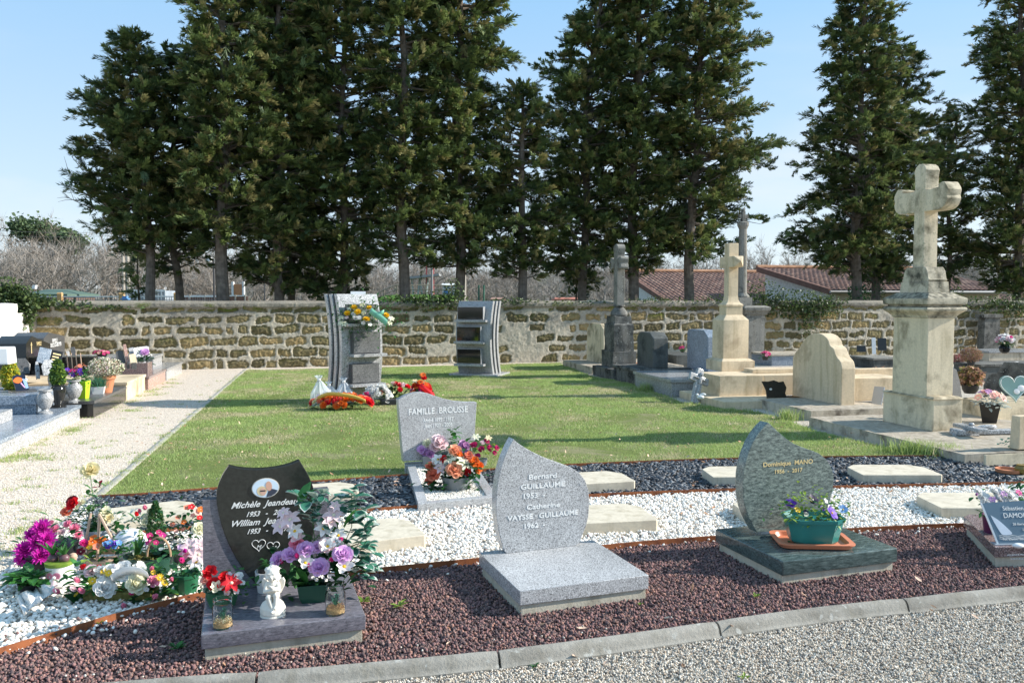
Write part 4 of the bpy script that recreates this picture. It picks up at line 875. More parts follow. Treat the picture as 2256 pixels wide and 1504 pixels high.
for a in (.56, .78): G().tube([(w_*a+.0, .3, 0), (w_*a, .3, PY(0, 580, Y).z)], .05, 6).obj('red_post', plain('red_post_paint', (.45, .06, .06), .5), r)
r = simple('signal_pole', 'bright metal pole in front of the green mound', 'pole', 952, 34); G().tube([(0, 0, -.1), (0, 0, PY(0, 578, 34).z)], [.055, .045], 8).obj('pole', M['grey_metal'], r)
for i, px in enumerate((1055, 1066)): 
    r = simple('green_pole', ['left one of two thin green poles behind the right pillar', 'right one of two thin green poles behind the right pillar'][i], 'pole', px, 40, 0, 'thin green poles'); G().tube([(0, 0, -.1), (0, 0, PY(0, 628, 40).z)], .045, 6).obj('pole', plain('green_paint', (.02, .13, .08), .5), r)
M['tile_far'] = plain('far_red_tiles', (.40, .15, .10), .8, .2, .2, 8)
hut(1222, 1290, 655, 664, 50, 'small shed with a red tiled gable roof beyond the wall, left of the black cross', M['tile_far'], M['white_paint'], 'shed', 4, .1)
hut(1300, 1350, 663, 668, 44, 'low teal roofed shelter peeping over the wall left of the black cross', plain('teal_roof', (.05, .3, .27), .6), M['white_paint'], 'shelter', 3, .2)
hut(1080, 1112, 655, 664, 55, 'small brown tiled shed roof right of the green poles', plain('tile_brown', (.30, .16, .11), .8), M['pole'], 'shed', 4, .1)
c_ = [(1270, 585, 36)]
# small young conifer beyond the wall
make_tree('young_conifer', 'small young conifer beyond the wall, left of the short visible trunk', 1270, 3.5, [(655, 1262, 1280), (640, 1240, 1300), (610, 1252, 1290), (585, 1266, 1274)], 300, .04, 0, dens=.8, group='young conifers')
make_tree('young_conifer', 'small feathery conifer left of the leftmost trunk', 310, 5.5, [(660, 300, 320), (600, 285, 330), (570, 295, 322), (545, 306, 314)], 301, .04, 0, dens=.8, group='young conifers')
# ---- house with roman-tile roofs
def tile_mat():
    m = N('roman_tiles', .85, .2); a = m.noise(3, 6, None, 0, .7); b = m.cell(4.5, m.co((1, 1, .2)))
    c = m.ramp(b, [(0, (.19, .105, .08)), (.35, (.25, .145, .11)), (.7, (.15, .09, .075)), (.9, (.32, .20, .15))], True)
    m.col(m.mix(m.ramp(a, [(.45, 0), (.75, .6)]), c, (.16, .11, .085))); return m.mat
M['tiles'] = tile_mat(); M['house_wall'] = plain('cream_house_wall', (.62, .56, .47), .9, .1, .08, 2)
def roof_sheet(w_, d, z0, z1, hipr=0):
    """tiled slope: columns of half-round tiles stepping down; local x along the eave, y up the slope"""
    tw, tl = .21, .34; nx, ny = int(w_/tw)*6, int(math.hypot(d, z1-z0)/tl)*3; V = []; F = []
    for j in range(ny+1):
        t = j/ny; st = ((j % 3)/3)*.035
        for i in range(nx+1):
            x = w_*i/nx; ph = (i % 6)/6*2*math.pi
            V.append((x, d*t, lerp(z0, z1, t)+.045*abs(math.cos(ph/2))-st))
    for j in range(ny):
        for i in range(nx): a = j*(nx+1)+i; F.append((a, a+1, a+nx+2, a+nx+1))
    return G().add(V, F)
def roofed(px_e, py_e, px_r, py_r, Ye, wid, lab, up=6., wallz=-.3, side=True):
    e = PY(px_e, py_e, Ye); r = thing('tiled_house', lab, 'house', (e.x, e.y, 0), A0)
    z0 = e.z; z1 = PY(px_r, py_r, Ye+up*.97).z
    roof_sheet(wid, up, z0, z1).obj('roof', M['tiles'], r, smooth=False)
    G().add([(0, 0, z0-.06), (wid, 0, z0-.06), (wid, up, z1-.08), (0, up, z1-.08)], [(0, 1, 2, 3)]).obj('roof_underside', M['fence_brown'], r)
    G().box(.56, wid-.3, up-.3, up-.1, wallz, z1-.12).obj('back_wall', M['house_wall'], r)
    G().tube([(0, up, z1+.03), (wid, up, z1+.03)], .1, 8).obj('ridge', plain('ridge_tiles', (.42, .24, .15), .9, .1, .3, 4), r)
    G().slab([(.35, wallz), (.35, z0-.02), (up-.1, z1-.12), (up-.1, wallz)], 0, .2).xf(Matrix(((0, 1, 0, .35), (1, 0, 0, 0), (0, 0, 1, 0), (0, 0, 0, 1)))).obj('gable_wall', plain('white_gable', (.74, .72, .68), .9), r)
    G().box(.56, wid-.3, .45, .65, wallz, z0-.06).obj('front_wall', M['house_wall'], r)
    G().add([(-.02, -.02, z0-.16), (-.02, -.02, z0+.05), (-.02, up, z1+.06), (-.02, up, z1-.16), (.08, -.02, z0-.16), (.08, -.02, z0+.05), (.08, up, z1+.06), (.08, up, z1-.16)], [(0, 1, 2, 3), (7, 6, 5, 4), (0, 4, 5, 1), (1, 5, 6, 2), (3, 2, 6, 7), (0, 3, 7, 4)]).obj('verge_board', M['dark_wood'] if 'dark_wood' in M else M['fence_brown'], r)
    G().tube([(0, -.07, z0-.07), (wid, -.07, z0-.07)], .06, 8).obj('gutter', M['grey_metal'], r)
    return r
roofed(1486, 676, 1390, 598, 33, 17.5, 'long low house with a red-brown roman tile roof and white gable beyond the wall', up=6.)
roofed(1826, 639, 1732, 590, 30.5, 8.2, 'second house with a higher tiled roof and cream wall right of the long roof', up=5.2)
# ================================================================ FLOWER MAKERS
def patch(G_, L_, W_, az, el, curl=0., cup=.25, n=4, base=(0, 0, 0), shape=None, roll=0, wav=0):
    """one petal or leaf: a curved strip, L_ long, leaving base at azimuth az, elevation el, bending by curl"""
    c, s = math.cos(az), math.sin(az); V = []; F = []; r = z = 0.; e = el
    sh = shape or [.25, .75, 1., .85, .12]; m = len(sh)-1
    for i in range(m+1):
        w_ = W_*sh[i]/2; lift = cup*w_
        for k, q in ((-1, lift), (0, -lift*.3), (1, lift)):
            x = r-math.sin(e)*q; zz = z+math.cos(e)*q+wav*math.sin(i*2.1+k*2)*w_; y = k*w_
            V.append((base[0]+c*x-s*y, base[1]+s*x+c*y, base[2]+zz))
        if i < m: e += curl/m; r += math.cos(e)*L_/m; z += math.sin(e)*L_/m
    for i in range(m):
        a = i*3; F += [(a, a+1, a+4, a+3), (a+1, a+2, a+5, a+4)]
    return G_.add(V, F)
ROUND = [.35, .85, 1.05, 1., .55]; POINT = [.3, .8, 1., .7, .03]; OVAL = [.12, .75, 1., .75, .03]; STRAP = [.7, .9, 1, .8, .1]
def bl_rose(g, op=1.):
    b = G()
    for ring, (k, L_, el, cu, w_) in enumerate([(3, .55, 1.5, .35, .5), (4, .62, 1.38, .1, .62), (5, .72, 1.15, -.25, .75), (6, .85, .85, -.45, .85), (7, .95, .5*op, -.5, .9)]):
        for i in range(k): patch(b, L_, w_, 6.283*i/k+ring*.7+g.uniform(-.15, .15), el+g.uniform(-.08, .08), cu, .5, shape=ROUND, base=(0, 0, -.12), wav=.08)
    b.sphere((0, 0, .18), (.22, .22, .3), 6, 4); return b
def bl_mum(g):
    b = G()
    for ring, (k, L_, el) in enumerate([(8, .4, 1.35), (11, .55, 1.05), (14, .72, .75), (16, .85, .45), (18, .95, .15), (16, .95, -.15)]):
        for i in range(k): patch(b, L_*g.uniform(.9, 1.1), .2, 6.283*i/k+g.uniform(-.15, .15)+ring, el, .5, .4, shape=STRAP)
    return b
def bl_lily(g, k=6, w_=.54):
    b = G()
    for i in range(k): patch(b, 1., w_, 6.283*i/k+g.uniform(-.1, .1), .75, -1.1, .3, shape=POINT, wav=.1)
    return b
def bl_magnolia(g):
    b = G()
    for i in range(6): patch(b, 1., .62, 6.283*i/6+g.uniform(-.1, .1), .5 if i % 2 else .25, .35, .35, shape=[.3, .9, 1.05, .8, .1])
    return b
def bl_tulip(g):
    b = G()
    for i in range(6): patch(b, 1.25, .7, 6.283*i/6, 1.15+.15*(i % 2), .75, .6, shape=[.4, 1, 1, .75, .1])
    return b
def bl_small(g):
    b = G()
    for i in range(5): patch(b, 1., .85, 6.283*i/5, .3, -.2, .2, shape=ROUND)
    return b
def bl_daisy(g):
    b = G()
    for i in range(13): patch(b, 1., .28, 6.283*i/13, .15, .0, .2, shape=STRAP)
    return b
def bl_gerbera(g):
    b = bl_daisy(g)
    for i in range(14): patch(b, .7, .22, 6.283*i/14, .35, .0, .2, shape=STRAP)
    return b
def bl_carn(g):
    b = G()
    for i in range(26):
        e = g.uniform(.1, 1.5); patch(b, g.uniform(.5, .9), .5, g.uniform(0, 6.28), e, g.uniform(-.6, .3), .3, shape=[.2, .5, .9, 1.1, .9], wav=.5)
    return b
def bl_hyac(g):
    b = G()
    for i in range(34):
        z = i/34*2.2; r = .32*math.sin(.5+z*1.1)+.1; a = i*2.4
        for k in range(5): patch(b, .34, .15, a+k*1.256, .4, -.7, .2, base=(math.cos(a)*r, math.sin(a)*r, z), shape=POINT)
    return b
KIND = dict(rose=bl_rose, mum=bl_mum, lily=bl_lily, magnolia=bl_magnolia, tulip=bl_tulip, blossom=bl_small, daisy=bl_daisy, gerbera=bl_gerbera, carnation=bl_carn, hyacinth=bl_hyac)
_bl = {}
def bloom(kind, col, parent, p, size, tilt=None, rnd=random.Random(3)):
    """one flower head as a child mesh; tilt = direction it faces"""
    v = rnd.randrange(2); key = (kind, col, v)
    if key not in _bl:
        b = KIND[kind](random.Random(v+7)); ms = [M[col]]
        if kind in ('lily', 'magnolia', 'blossom', 'daisy', 'gerbera'):
            b.mat(1).sphere((0, 0, .08), (.17, .17, .13), 7, 4); ms.append(M[{'white': 'yellow', 'violet': 'yellow', 'blue': 'yellow', 'gerb': 'plum'}.get(col, 'creamwhite' if kind != 'gerbera' else 'plum')])
            b.mat(0)
        _bl[key] = b.mesh(kind, ms, True, sharp=80)
    d = Vector(tilt or (rnd.gauss(.05, .3), rnd.gauss(-.55, .25), .75)).normalized(); q = d.to_track_quat('Z', 'Y').to_euler(); 
    o = link(kind, _bl[key], parent, p, q, size*{'rose': 1.3, 'carnation': 1.3, 'tulip': 1.15, 'lily': 1.2, 'magnolia': 1.12, 'blossom': 1.25, 'daisy': 1.1, 'mum': 1.05}.get(kind, 1)); return o
def foliage(parent, c, r, n, L_, mat, seed, W_=.45, up=.4, name='foliage', shape=OVAL, curl=-.8, extra=None):
    """a bush of leaves around c (local), radii r"""
    g = random.Random(seed); b = G()
    for i in range(n):
        a = g.uniform(0, 6.283); e = g.uniform(-.3, 1.3); q = g.uniform(.1, .85)
        p = (c[0]+math.cos(a)*math.cos(e)*r[0]*q, c[1]+math.sin(a)*math.cos(e)*r[1]*q, c[2]+max(-.2, math.sin(e))*r[2]*q)
        l = L_*g.uniform(.6, 1.2); patch(b, l, l*W_, a+g.uniform(-.5, .5), g.uniform(-.2, .6)+up*e, curl*g.uniform(.3, 1), .3, shape=shape, base=p)
    return b.obj(name, M[mat], parent, sharp=80)
def ferns(parent, c, n, L_, mat, seed, name='fern'):
    g = random.Random(seed); b = G()
    for i in range(n):
        a = g.uniform(0, 6.283); e = g.uniform(.2, 1.2); l = L_*g.uniform(.6, 1.1)
        for k in range(12):
            t = (k+1)/12; p = (c[0]+math.cos(a)*l*t*math.cos(e), c[1]+math.sin(a)*l*t*math.cos(e), c[2]+l*(t*math.sin(e)-.45*t*t))
            for s in (-1, 1): patch(b, l*.22*(1.1-t), l*.05, a+s*1.1, .1, -.2, .1, base=p, shape=POINT)
    return b.obj(name, M[mat], parent, sharp=80)
def stems(parent, ps, base, mat='leaf', r=.0025, name='stems'):
    b = G()
    for p in ps:
        m = ((p[0]+base[0])/2*1.1-.0, (p[1]+base[1])/2, (p[2]*.62+base[2]*.38)); b.tube([base, m, p], r, 4)
    return b.obj(name, M[mat], parent)
def potmesh(name, parent, prof, mat, n=20, sq=1, wall=.006, soil=None, z0=0, ph=0, rim=True, flute=0):
    """hollow pot: prof (r, z) from the foot to the rim"""
    top = prof[-1]; inner = [(top[0]-wall, top[1]), (top[0]-wall*1.5, top[1]-.01), (prof[max(0, len(prof)-2)][0]*.5+top[0]*.5-wall*2.2, top[1]-.02)]
    b = G().lathe([(p[0], p[1]+z0) for p in prof]+[(p[0], p[1]+z0) for p in inner], n, sq=sq, ph=ph, cap=True)
    if flute:
        b.v = [(x*(1+flute*math.cos(14*math.atan2(y, x))), y*(1+flute*math.cos(14*math.atan2(y, x))), z) for x, y, z in b.v]
    return b.obj(name, M[mat], parent, sharp=30)
def world2(root, p):
    """world point -> root's local point"""
    v = Vector(p)-root.location; a = -root.rotation_euler.z
    return Vector((v.x*math.cos(a)-v.y*math.sin(a), v.x*math.sin(a)+v.y*math.cos(a), v.z))
def px_in(root, px, py, dy=0): return world2(root, PY(px, py, root.location.y+dy))
def blooms_px(root, lst, rnd=random.Random(11)):
    """lst: (kind, colour, px, py, size px, dy)"""
    k = (root.location.y)/FPX*1.03
    for kd, c, px, py, s, dy in lst:
        t = rz2((rnd.gauss(.22, .22)+(px-root_px(root))*.005, -.62+rnd.gauss(0, .12), .68), -root.rotation_euler.z)
        bloom(kd, c, root, px_in(root, px, py, dy-.03), s/2*k, t, rnd)
def root_px(root): p = root.location; return 1128+p.x/p.y*FPX
def text_mesh(txt, size, mat, parent, loc, ang_x=math.pi/2, shear=0, ext=.0012, align='CENTER', name='inscription', space=1., rot_z=0, sx_=1., bold=0):
    cu = bpy.data.curves.new('inscription', 'FONT'); cu.body = txt; cu.size = size; cu.extrude = ext; cu.shear = shear; cu.align_x = align; cu.space_character = space; cu.resolution_u = 3; cu.offset = bold
    t = bpy.data.objects.new('tmp', cu); COL.objects.link(t); dg = bpy.context.evaluated_depsgraph_get(); me = bpy.data.meshes.new_from_object(t.evaluated_get(dg)); bpy.data.objects.remove(t); bpy.data.curves.remove(cu)
    me.materials.clear(); me.materials.append(mat); return link(name, me, parent, loc, (ang_x, 0, rot_z), (sx_, 1, 1))
def rect_from(a, b, z):
    """front edge seen from pixel a to pixel b at height z -> (origin, angle, width)"""
    p, q = P(*a, z), P(*b, z); d = q-p; return Vector((p.x, p.y, 0)), math.atan2(d.y, d.x), d.length
# ================================================================ THE FRONT ROW OF GRAVES
# ---- grey granite, flame-shaped
o_, a_, w_ = rect_from((1148, 1363), (1422, 1325), .0)
grave = r = thing('gravestone', 'grey granite gravestone shaped like a leaning flame on a grey granite slab', 'gravestone', o_, a_, 'gravestones on the dark lava gravel')
W1 = w_; D1 = .66
G().box(0, W1, 0, D1, -.03, .075).obj('concrete_base', M['concrete'], r, bev=.003)
G().box(-.012, W1+.012, -.012, D1+.03, .0755, .152).obj('granite_slab', M['granite'], r, bev=.004)
Yb = world2(r, P(1240, 1205, .152)).y   # where the upright stone meets the slab
so_ = r.location+rz2((0, Yb, 0), a_)
zz = lambda x, y: (860+x*.359, 840+y*.359)
def outline(pts, org, ang, dy=0): return [FP(x, y, org, ang, dy) for x, y in pts]
fl = [(756, 352), (770, 368), (800, 390), (850, 420), (900, 446), (960, 474), (1040, 503), (1110, 528), (1160, 560), (1195, 605), (1215, 665), (1222, 745), (1215, 830), (1200, 890), (1180, 940), (1162, 985), (1140, 1015), (1125, 1026), (715, 1077), (700, 1040), (682, 985), (665, 915), (655, 850), (650, 760), (652, 690), (660, 620), (675, 540), (700, 465), (728, 400)]
ol = outline([zz(*p) for p in fl], so_, a_); ol = [(x, max(z, .152)) for x, z in ol]
bt = [i for i, p in enumerate(ol) if p[1] < .19]
G().slab(ol, Yb, Yb+.085).obj('headstone', M['granite'], r, bev=.003)
def inscribe(r, lines, org, ang, y, mat, **kw):
    for txt, x0, x1, yb_, sz in lines:
        a, b = FP(x0, yb_, org, ang), FP(x1, yb_, org, ang); o = text_mesh(txt, sz, mat, r, ((a[0]+b[0])/2, y, a[1]), **kw)
        wd = max(v.co.x for v in o.data.vertices)-min(v.co.x for v in o.data.vertices); f = (b[0]-a[0])/wd; o.scale = (f, 1, 1)
inscribe(r, [('Bernard', 1165, 1226, 1056, .042), ('GUILLAUME', 1147, 1244, 1078, .042), ('1953  -', 1152, 1199, 1098, .042), ('Catherine', 1160, 1233, 1122, .040), ('VAYSSE · GUILLAUME', 1118, 1274, 1147, .042), ('1962  -', 1154, 1199, 1164, .042)], so_, a_, Yb-.001, M['letters_white'], bold=.0007)
text_mesh('"', .03, M['letters_white'], r, (*FP(1279, 1068, so_, a_)[:1], Yb-.001, FP(1279, 1072, so_, a_)[1]))
# ---- green-grey granite, flame-shaped
o_, a_, w_ = rect_from((1724, 1293), (1966, 1262), .0)
r = thing('gravestone', 'mottled green granite gravestone shaped like a leaning flame, on a green-black slab', 'gravestone', o_, a_, 'gravestones on the dark lava gravel')
W1 = w_; D1 = .66
G().box(0, W1, 0, D1, -.03, .07).obj('concrete_base', M['concrete'], r, bev=.003)
G().box(-.015, W1+.02, -.018, D1+.03, .0705, .158).obj('granite_slab', M['green_slab'], r, bev=.012, seg=3)
Yb = world2(r, P(1760, 1171, .158)).y; so_ = r.location+rz2((0, Yb, 0), a_)
zz = lambda x, y: (1500+x*.3351, 900+y*.3351)
fl = [(574, 90), (600, 112), (640, 152), (690, 195), (740, 228), (790, 250), (860, 274), (905, 292), (945, 322), (975, 362), (996, 405), (1005, 450), (1000, 520), (985, 590), (965, 650), (940, 705), (905, 760), (870, 795), (500, 812), (470, 760), (445, 710), (425, 655), (412, 590), (408, 520), (410, 440), (420, 370), (440, 300), (470, 225), (510, 160), (545, 118)]
ol = outline([zz(*p) for p in fl], so_, a_); ol = [(x, max(z, .158)) for x, z in ol]
G().slab(ol, Yb, Yb+.085).obj('headstone', M['green_granite'], r, bev=.003)
inscribe(r, [('Dominique  MANO', 1681, 1790, 1028, .04), ('1956  -  2017', 1706, 1766, 1043, .034)], so_, a_, Yb-.001, M['letters_gold'], bold=.0006)
mano = r
# ---- black shield stone between violet wings
o_, a_, w_ = rect_from((452, 1463), (798, 1418), .0)
r = thing('gravestone', 'black shield-shaped gravestone between violet-grey wings on a violet-grey slab', 'gravestone', o_, a_, 'gravestones on the dark lava gravel')
W1 = w_; D1 = .62
G().box(0, W1, 0, D1, -.03, .075).obj('concrete_base', M['concrete'], r, bev=.003)
G().box(-.015, W1+.015, -.018, D1+.03, .0755, .145).obj('granite_slab', M['violet_gneiss'], r, bev=.007, seg=3)
Yb = world2(r, P(560, 1295, .145)).y; so_ = r.location+rz2((0, Yb, 0), a_)
zz = lambda x, y: (400+x*.3458, 960+y*.3458)
k_ = 1.0
sh = curve([(300, 192), (262, 248), (232, 320), (222, 400), (240, 510), (272, 620), (318, 725), (370, 815), (430, 895), (500, 960), (560, 985), (640, 955), (720, 880), (780, 790), (825, 680), (850, 560), (858, 450), (845, 350), (815, 265), (775, 195), (750, 156)], 3)
tp_ = [(700, 178), (650, 192), (600, 202), (540, 210), (480, 213), (420, 211), (360, 205)]
ol = outline([zz(*p) for p in sh+tp_], so_, a_); ol = [(x, max(z, .146)) for x, z in ol]
G().slab(ol, Yb, Yb+.055).obj('shield', M['black_stele'], r, bev=.0025)
x0 = FP(*zz(132, 700), so_, a_)[0]; x1 = FP(*zz(946, 600), so_, a_)[0]; zt = FP(*zz(185, 407), so_, a_)[1]
wl_ = [zz(*p) for p in [(133, 410), (240, 405), (262, 520), (290, 625), (336, 735), (388, 825), (446, 905), (500, 965), (500, 1010)]]
ol = outline(wl_, so_, a_, 0)+[(outline([zz(500, 1010)], so_, a_)[0][0], .146), (x0, .146)]; ol = [(x, max(z, .1455)) for x, z in ol]
G().slab(ol, Yb+.008, Yb+.075).obj('wing', M['violet_gneiss'], r, bev=.003)
cx_ = sum(FP(*zz(p, 700), so_, a_)[0] for p in (270, 820))/2
zr = FP(*zz(910, 342), so_, a_)[1]
G().slab([(2*cx_-x+.0, z*(zr/zt) if z > .3 else z) for x, z in ol], Yb+.008, Yb+.075).obj('wing', M['violet_gneiss'], r, bev=.003)
inscribe(r, [('Michèle  Jeandeau', 507, 655, 1120, .044), ('1953   -   2018', 540, 632, 1138, .036), ('William  Jeandeau', 507, 655, 1160, .044), ('1953   -   2017', 541, 632, 1176, .036)], so_, a_, Yb-.001, M['letters_white'], shear=.45, bold=.0006)
def heart(cx, cz, s, y):
    pts = []
    for i in range(37):
        t = 6.283*i/36; pts.append((cx+s*.0625*16*math.sin(t)**3, y, cz+s*.0625*(13*math.cos(t)-5*math.cos(2*t)-2*math.cos(3*t)-math.cos(4*t))))
    return pts
c1 = FP(570, 1199, so_, a_); c2 = FP(602, 1203, so_, a_)
G().tube(heart(c1[0], c1[1], .034, Yb-.001), .0016, 5).tube(heart(c2[0], c2[1], .032, Yb-.0015), .0016, 5).obj('engraved_hearts', M['letters_white'], r)
inscribe(r, [('M', 563, 575, 1209, .03), ('W', 597, 612, 1211, .03)], so_, a_, Yb-.0012, M['letters_white'], shear=.4)
# enamel portrait: an oval plaque with two people, drawn flat as it is
c = FP(585, 1074, so_, a_); ax, az_ = (FP(614, 1074, so_, a_)[0]-FP(556, 1074, so_, a_)[0])/2, (FP(585, 1053, so_, a_)[1]-FP(585, 1094, so_, a_)[1])/2
def oval(cx, cz, rx, rz_, y0, y1, n=28, a0=0, tilt=0):
    return G().slab([(cx+rx*math.cos(6.283*i/n)*math.cos(tilt)-rz_*math.sin(6.283*i/n)*math.sin(tilt), cz+rx*math.cos(6.283*i/n)*math.sin(tilt)+rz_*math.sin(6.283*i/n)*math.cos(tilt)) for i in range(n)], y0, y1)
med = oval(c[0], c[1], ax*1.06, az_*1.06, Yb-.004, Yb-.0005).obj('portrait_medallion', plain('medallion_rim', (.55, .5, .42), .3), r)
def med_part(nm, g_, col): g_.obj(nm, plain('portrait_'+nm, col, .3, .5, .04), med)
med_part('pale_background', oval(c[0], c[1], ax, az_, Yb-.006, Yb-.0045), (.62, .74, .85))
cl_ = lambda x: max(-.93, min(.93, x))
jk = [(c[0]+ax*.05, c[1]-az_*.96), (c[0]+ax*.2, c[1]-az_*.35), (c[0]+ax*.45, c[1]-az_*.1), (c[0]+ax*.7, c[1]-az_*.2), (c[0]+ax*.93, c[1]-az_*.33), (c[0]+ax*.75, c[1]-az_*.64), (c[0]+ax*.45, c[1]-az_*.88)]
med_part('dark_jacket', G().slab(jk, Yb-.0068, Yb-.0061), (.04, .05, .08))
med_part('blond_hair', oval(c[0]-ax*.28, c[1]-az_*.28, ax*.38, az_*.52, Yb-.0069, Yb-.0061, 20, 0, .3), (.68, .55, .34))
med_part('woman_face', oval(c[0]-ax*.2, c[1]-az_*.36, ax*.22, az_*.42, Yb-.0076, Yb-.007, 20, 0, .2), (.68, .42, .32))
med_part('man_face', oval(c[0]+ax*.25, c[1]+az_*.2, ax*.24, az_*.52, Yb-.0076, Yb-.007, 20, 0, .1), (.66, .38, .28))
med_part('dark_glasses', G().box(c[0]-ax*.42, c[0]+ax*.0, Yb-.0082, Yb-.0077, c[1]-az_*.34, c[1]-az_*.2), (.03, .03, .04))
jean = r; JZ = .146; Jc = lambda px, py: P(px, py, JZ)
# ---- pink-brown slab at the right edge
o_, a_, w_ = rect_from((2192, 1256), (2330, 1252), .0)
r = thing('gravestone', 'polished pink-brown granite slab with a chamfered corner at the right edge', 'gravestone', o_, a_, 'gravestones on the dark lava gravel')
bl, fl_, ch = world2(r, P(2100, 1175, 0)), Vector((0, 0, 0)), .06
pl = [(0, 0), (.78, 0), (.78, .72), (bl.x+.10, .72), (bl.x+.02, .66), (bl.x*.985, .58)]
G().prism(pl, -.03, .085).obj('concrete_base', M['concrete'], r, bev=.003)
G().prism([(x-(.015 if x < .5 else 0), y+(.015 if y > .5 else -.015)) for x, y in pl], .0855, .148).obj('granite_slab', M['granite_brown'], r, bev=.004)
for t_, px_, py_, s_ in (('ALLIANCE MARBRE', 2219, 1224, .017), ('05.56.51.20.20', 2226, 1232, .014)):
    q = FP(px_, py_, r.location+rz2((0, -.016, 0), a_), a_); text_mesh(t_, s_, M['letters_white'], r, (q[0], -.0165, q[1]), align='LEFT')
damr = r
# ---- plain concrete lids
def lid(a, b, depth, lab, z=.105, th=.07, chamf=.05, cr=True, cl=False, back=None):
    o_, a_, w_ = rect_from(a, b, z-th); r_ = G()
    pl = [(.0, 0), (w_-chamf*.35, 0), (w_, chamf*.35), (w_, depth-.12), (w_-.10, depth), (.10, depth), (0, depth-.12)]
    r_.prism(pl, -.02, z); o = r_.obj('grave_slab', M['concrete_lid'], bev=.005, loc=o_, rz=a_)
    tag(o, lab, 'grave lid', 'blank concrete grave lids')
L_ = [((770, 1222), (940, 1201), .52, 'blank concrete lid on the white pebbles behind the pink and white bouquet'),
      ((1262, 1176), (1451, 1166), .50, 'blank concrete lid on the white pebbles behind the grey flame-shaped stone'),
      ((1664, 1170), (1800, 1168), .62, 'blank concrete lid on the white pebbles, mostly behind the green flame-shaped stone'),
      ((2074, 1139), (2300, 1139), .50, 'blank concrete lid on the white pebbles at the right above the pink-brown slab'),
      ((640, 1113), (792, 1100), .40, 'blank concrete lid on the slate behind the black shield stone'),
      ((1248, 1086), (1401, 1077), .46, 'blank concrete lid on the slate right of the family grave with orange flowers'),
      ((1571, 1068), (1720, 1066), .46, 'blank concrete lid on the slate behind the green flame-shaped stone'),
      ((1901, 1063), (2078, 1063), .46, 'blank concrete lid on the slate below the tall cross, in full view')]
for a, b, d, lab in L_: lid(a, b, d, lab)
lid((216, 1180), (446, 1150), .50, 'blank concrete lid behind the heap of flower pots at left', z=.09)
# ---- family grave on the slate
pa, pb, pc = P(921, 1110, .09), P(1096, 1093, .09), P(897, 1025, .09)
a_ = math.atan2((pb-pa).y, (pb-pa).x); w_ = (pb-pa).length
r = thing('gravestone', 'grey granite family gravestone with a wavy top on a kerbed white-grit grave', 'gravestone', (pa.x, pa.y, 0), a_)
dl = world2(r, pc); D1 = dl.y; sk = dl.x/D1
def skew(pts): return [(x+sk*y, y) for x, y in pts]
for pts in ([(0, 0), (w_, 0), (w_, .07), (0, .07)], [(0, .0702), (.08, .0702), (.08, D1), (0, D1)], [(w_-.08, .0702), (w_, .0702), (w_, D1), (w_-.08, D1)]):
    G().prism(skew(pts), -.02, .09).obj('kerb', M['granite'], r, bev=.004)
G().prism(skew([(.08, .07), (w_-.08, .07), (w_-.08, D1), (.08, D1)]), -.01, .065).obj('grit_bed', M['white_soil'], r)
xx, yy = pts_in([tuple((rz2(Vector((p[0], p[1], 0)), a_)+r.location)[:2]) for p in skew([(.08, .07), (w_-.08, .07), (w_-.08, D1), (.08, D1)])], 9000, seed=40)
tag(scatter('white_grit', xx, yy, U(len(xx), .066, .074), I0, (.004, .007), (.6, 1, .6, .9), .8, whm[:2], [.7, .3], smooth=False, jag=.2), kind='stuff')
G().prism(skew([(-.02, D1), (w_*.98, D1), (w_*.98, D1+.14), (-.02, D1+.14)]), -.02, .095).obj('plinth', M['granite'], r, bev=.004)
Yb = D1+.02; so_ = r.location+rz2((0, Yb, 0), a_); zz = lambda x, y: (860+x*.359, 840+y*.359)
pts = [(47, 110), (100, 82), (150, 69), (195, 67), (240, 76), (290, 93), (340, 110), (400, 122), (460, 127), (531, 127), (524, 230), (518, 330), (512, 400), (508, 470), (80, 490), (70, 380), (60, 260), (52, 180)]
ol = [(x, max(z, .0955)) for x, z in outline([zz(*p) for p in pts], so_, a_)]
G().slab(ol, Yb, Yb+.08).obj('headstone', M['granite'], r, bev=.003)
inscribe(r, [('FAMILLE  BROUSSE', 900, 1030, 914, .085), ('André 1895 - 1957', 932, 999, 930, .05), ('Jean 1923 - 2005', 935, 997, 942, .05)], so_, a_, Yb-.0012, M['letters_white'], bold=.0006)
brou = r
# ================================================================ RIGHT HAND GRAVES (aligned with A0; corner = nearest upright edge)
def mon(nm, lab, cx, cy, z=0, cat='grave', group=None):
    return thing(nm, lab, cat, P(cx, cy, z)-Vector((0, 0, z)), A0, group)
def tier(r, cx, cy, z0, lx, rx, ty):
    C = P(cx, cy, z0); yl = FP(lx, cy, C, AE)[0] if lx is not None else 2.; xr = FP(rx, cy, C, A0)[0] if rx is not None else 2.2; zt = FP(cx, ty, C, A0)[1]+z0
    c = world2(r, C); return [c.x, c.x+xr, c.y, c.y+yl, z0, zt]
SW = Matrix(((0, 1, 0, 0), (1, 0, 0, 0), (0, 0, 1, 0), (0, 0, 0, 1)))     # swaps x and y: outlines drawn in (y, z)
def yslab(g_, pts, x0, x1):
    h = G().slab(pts, x0, x1).xf(SW); h.f = [tuple(reversed(f)) for f in h.f]; return g_.join(h)
def fix(me):
    bm = bmesh.new(); bm.from_mesh(me); bmesh.ops.recalc_face_normals(bm, faces=bm.faces); bm.to_mesh(me); bm.free()
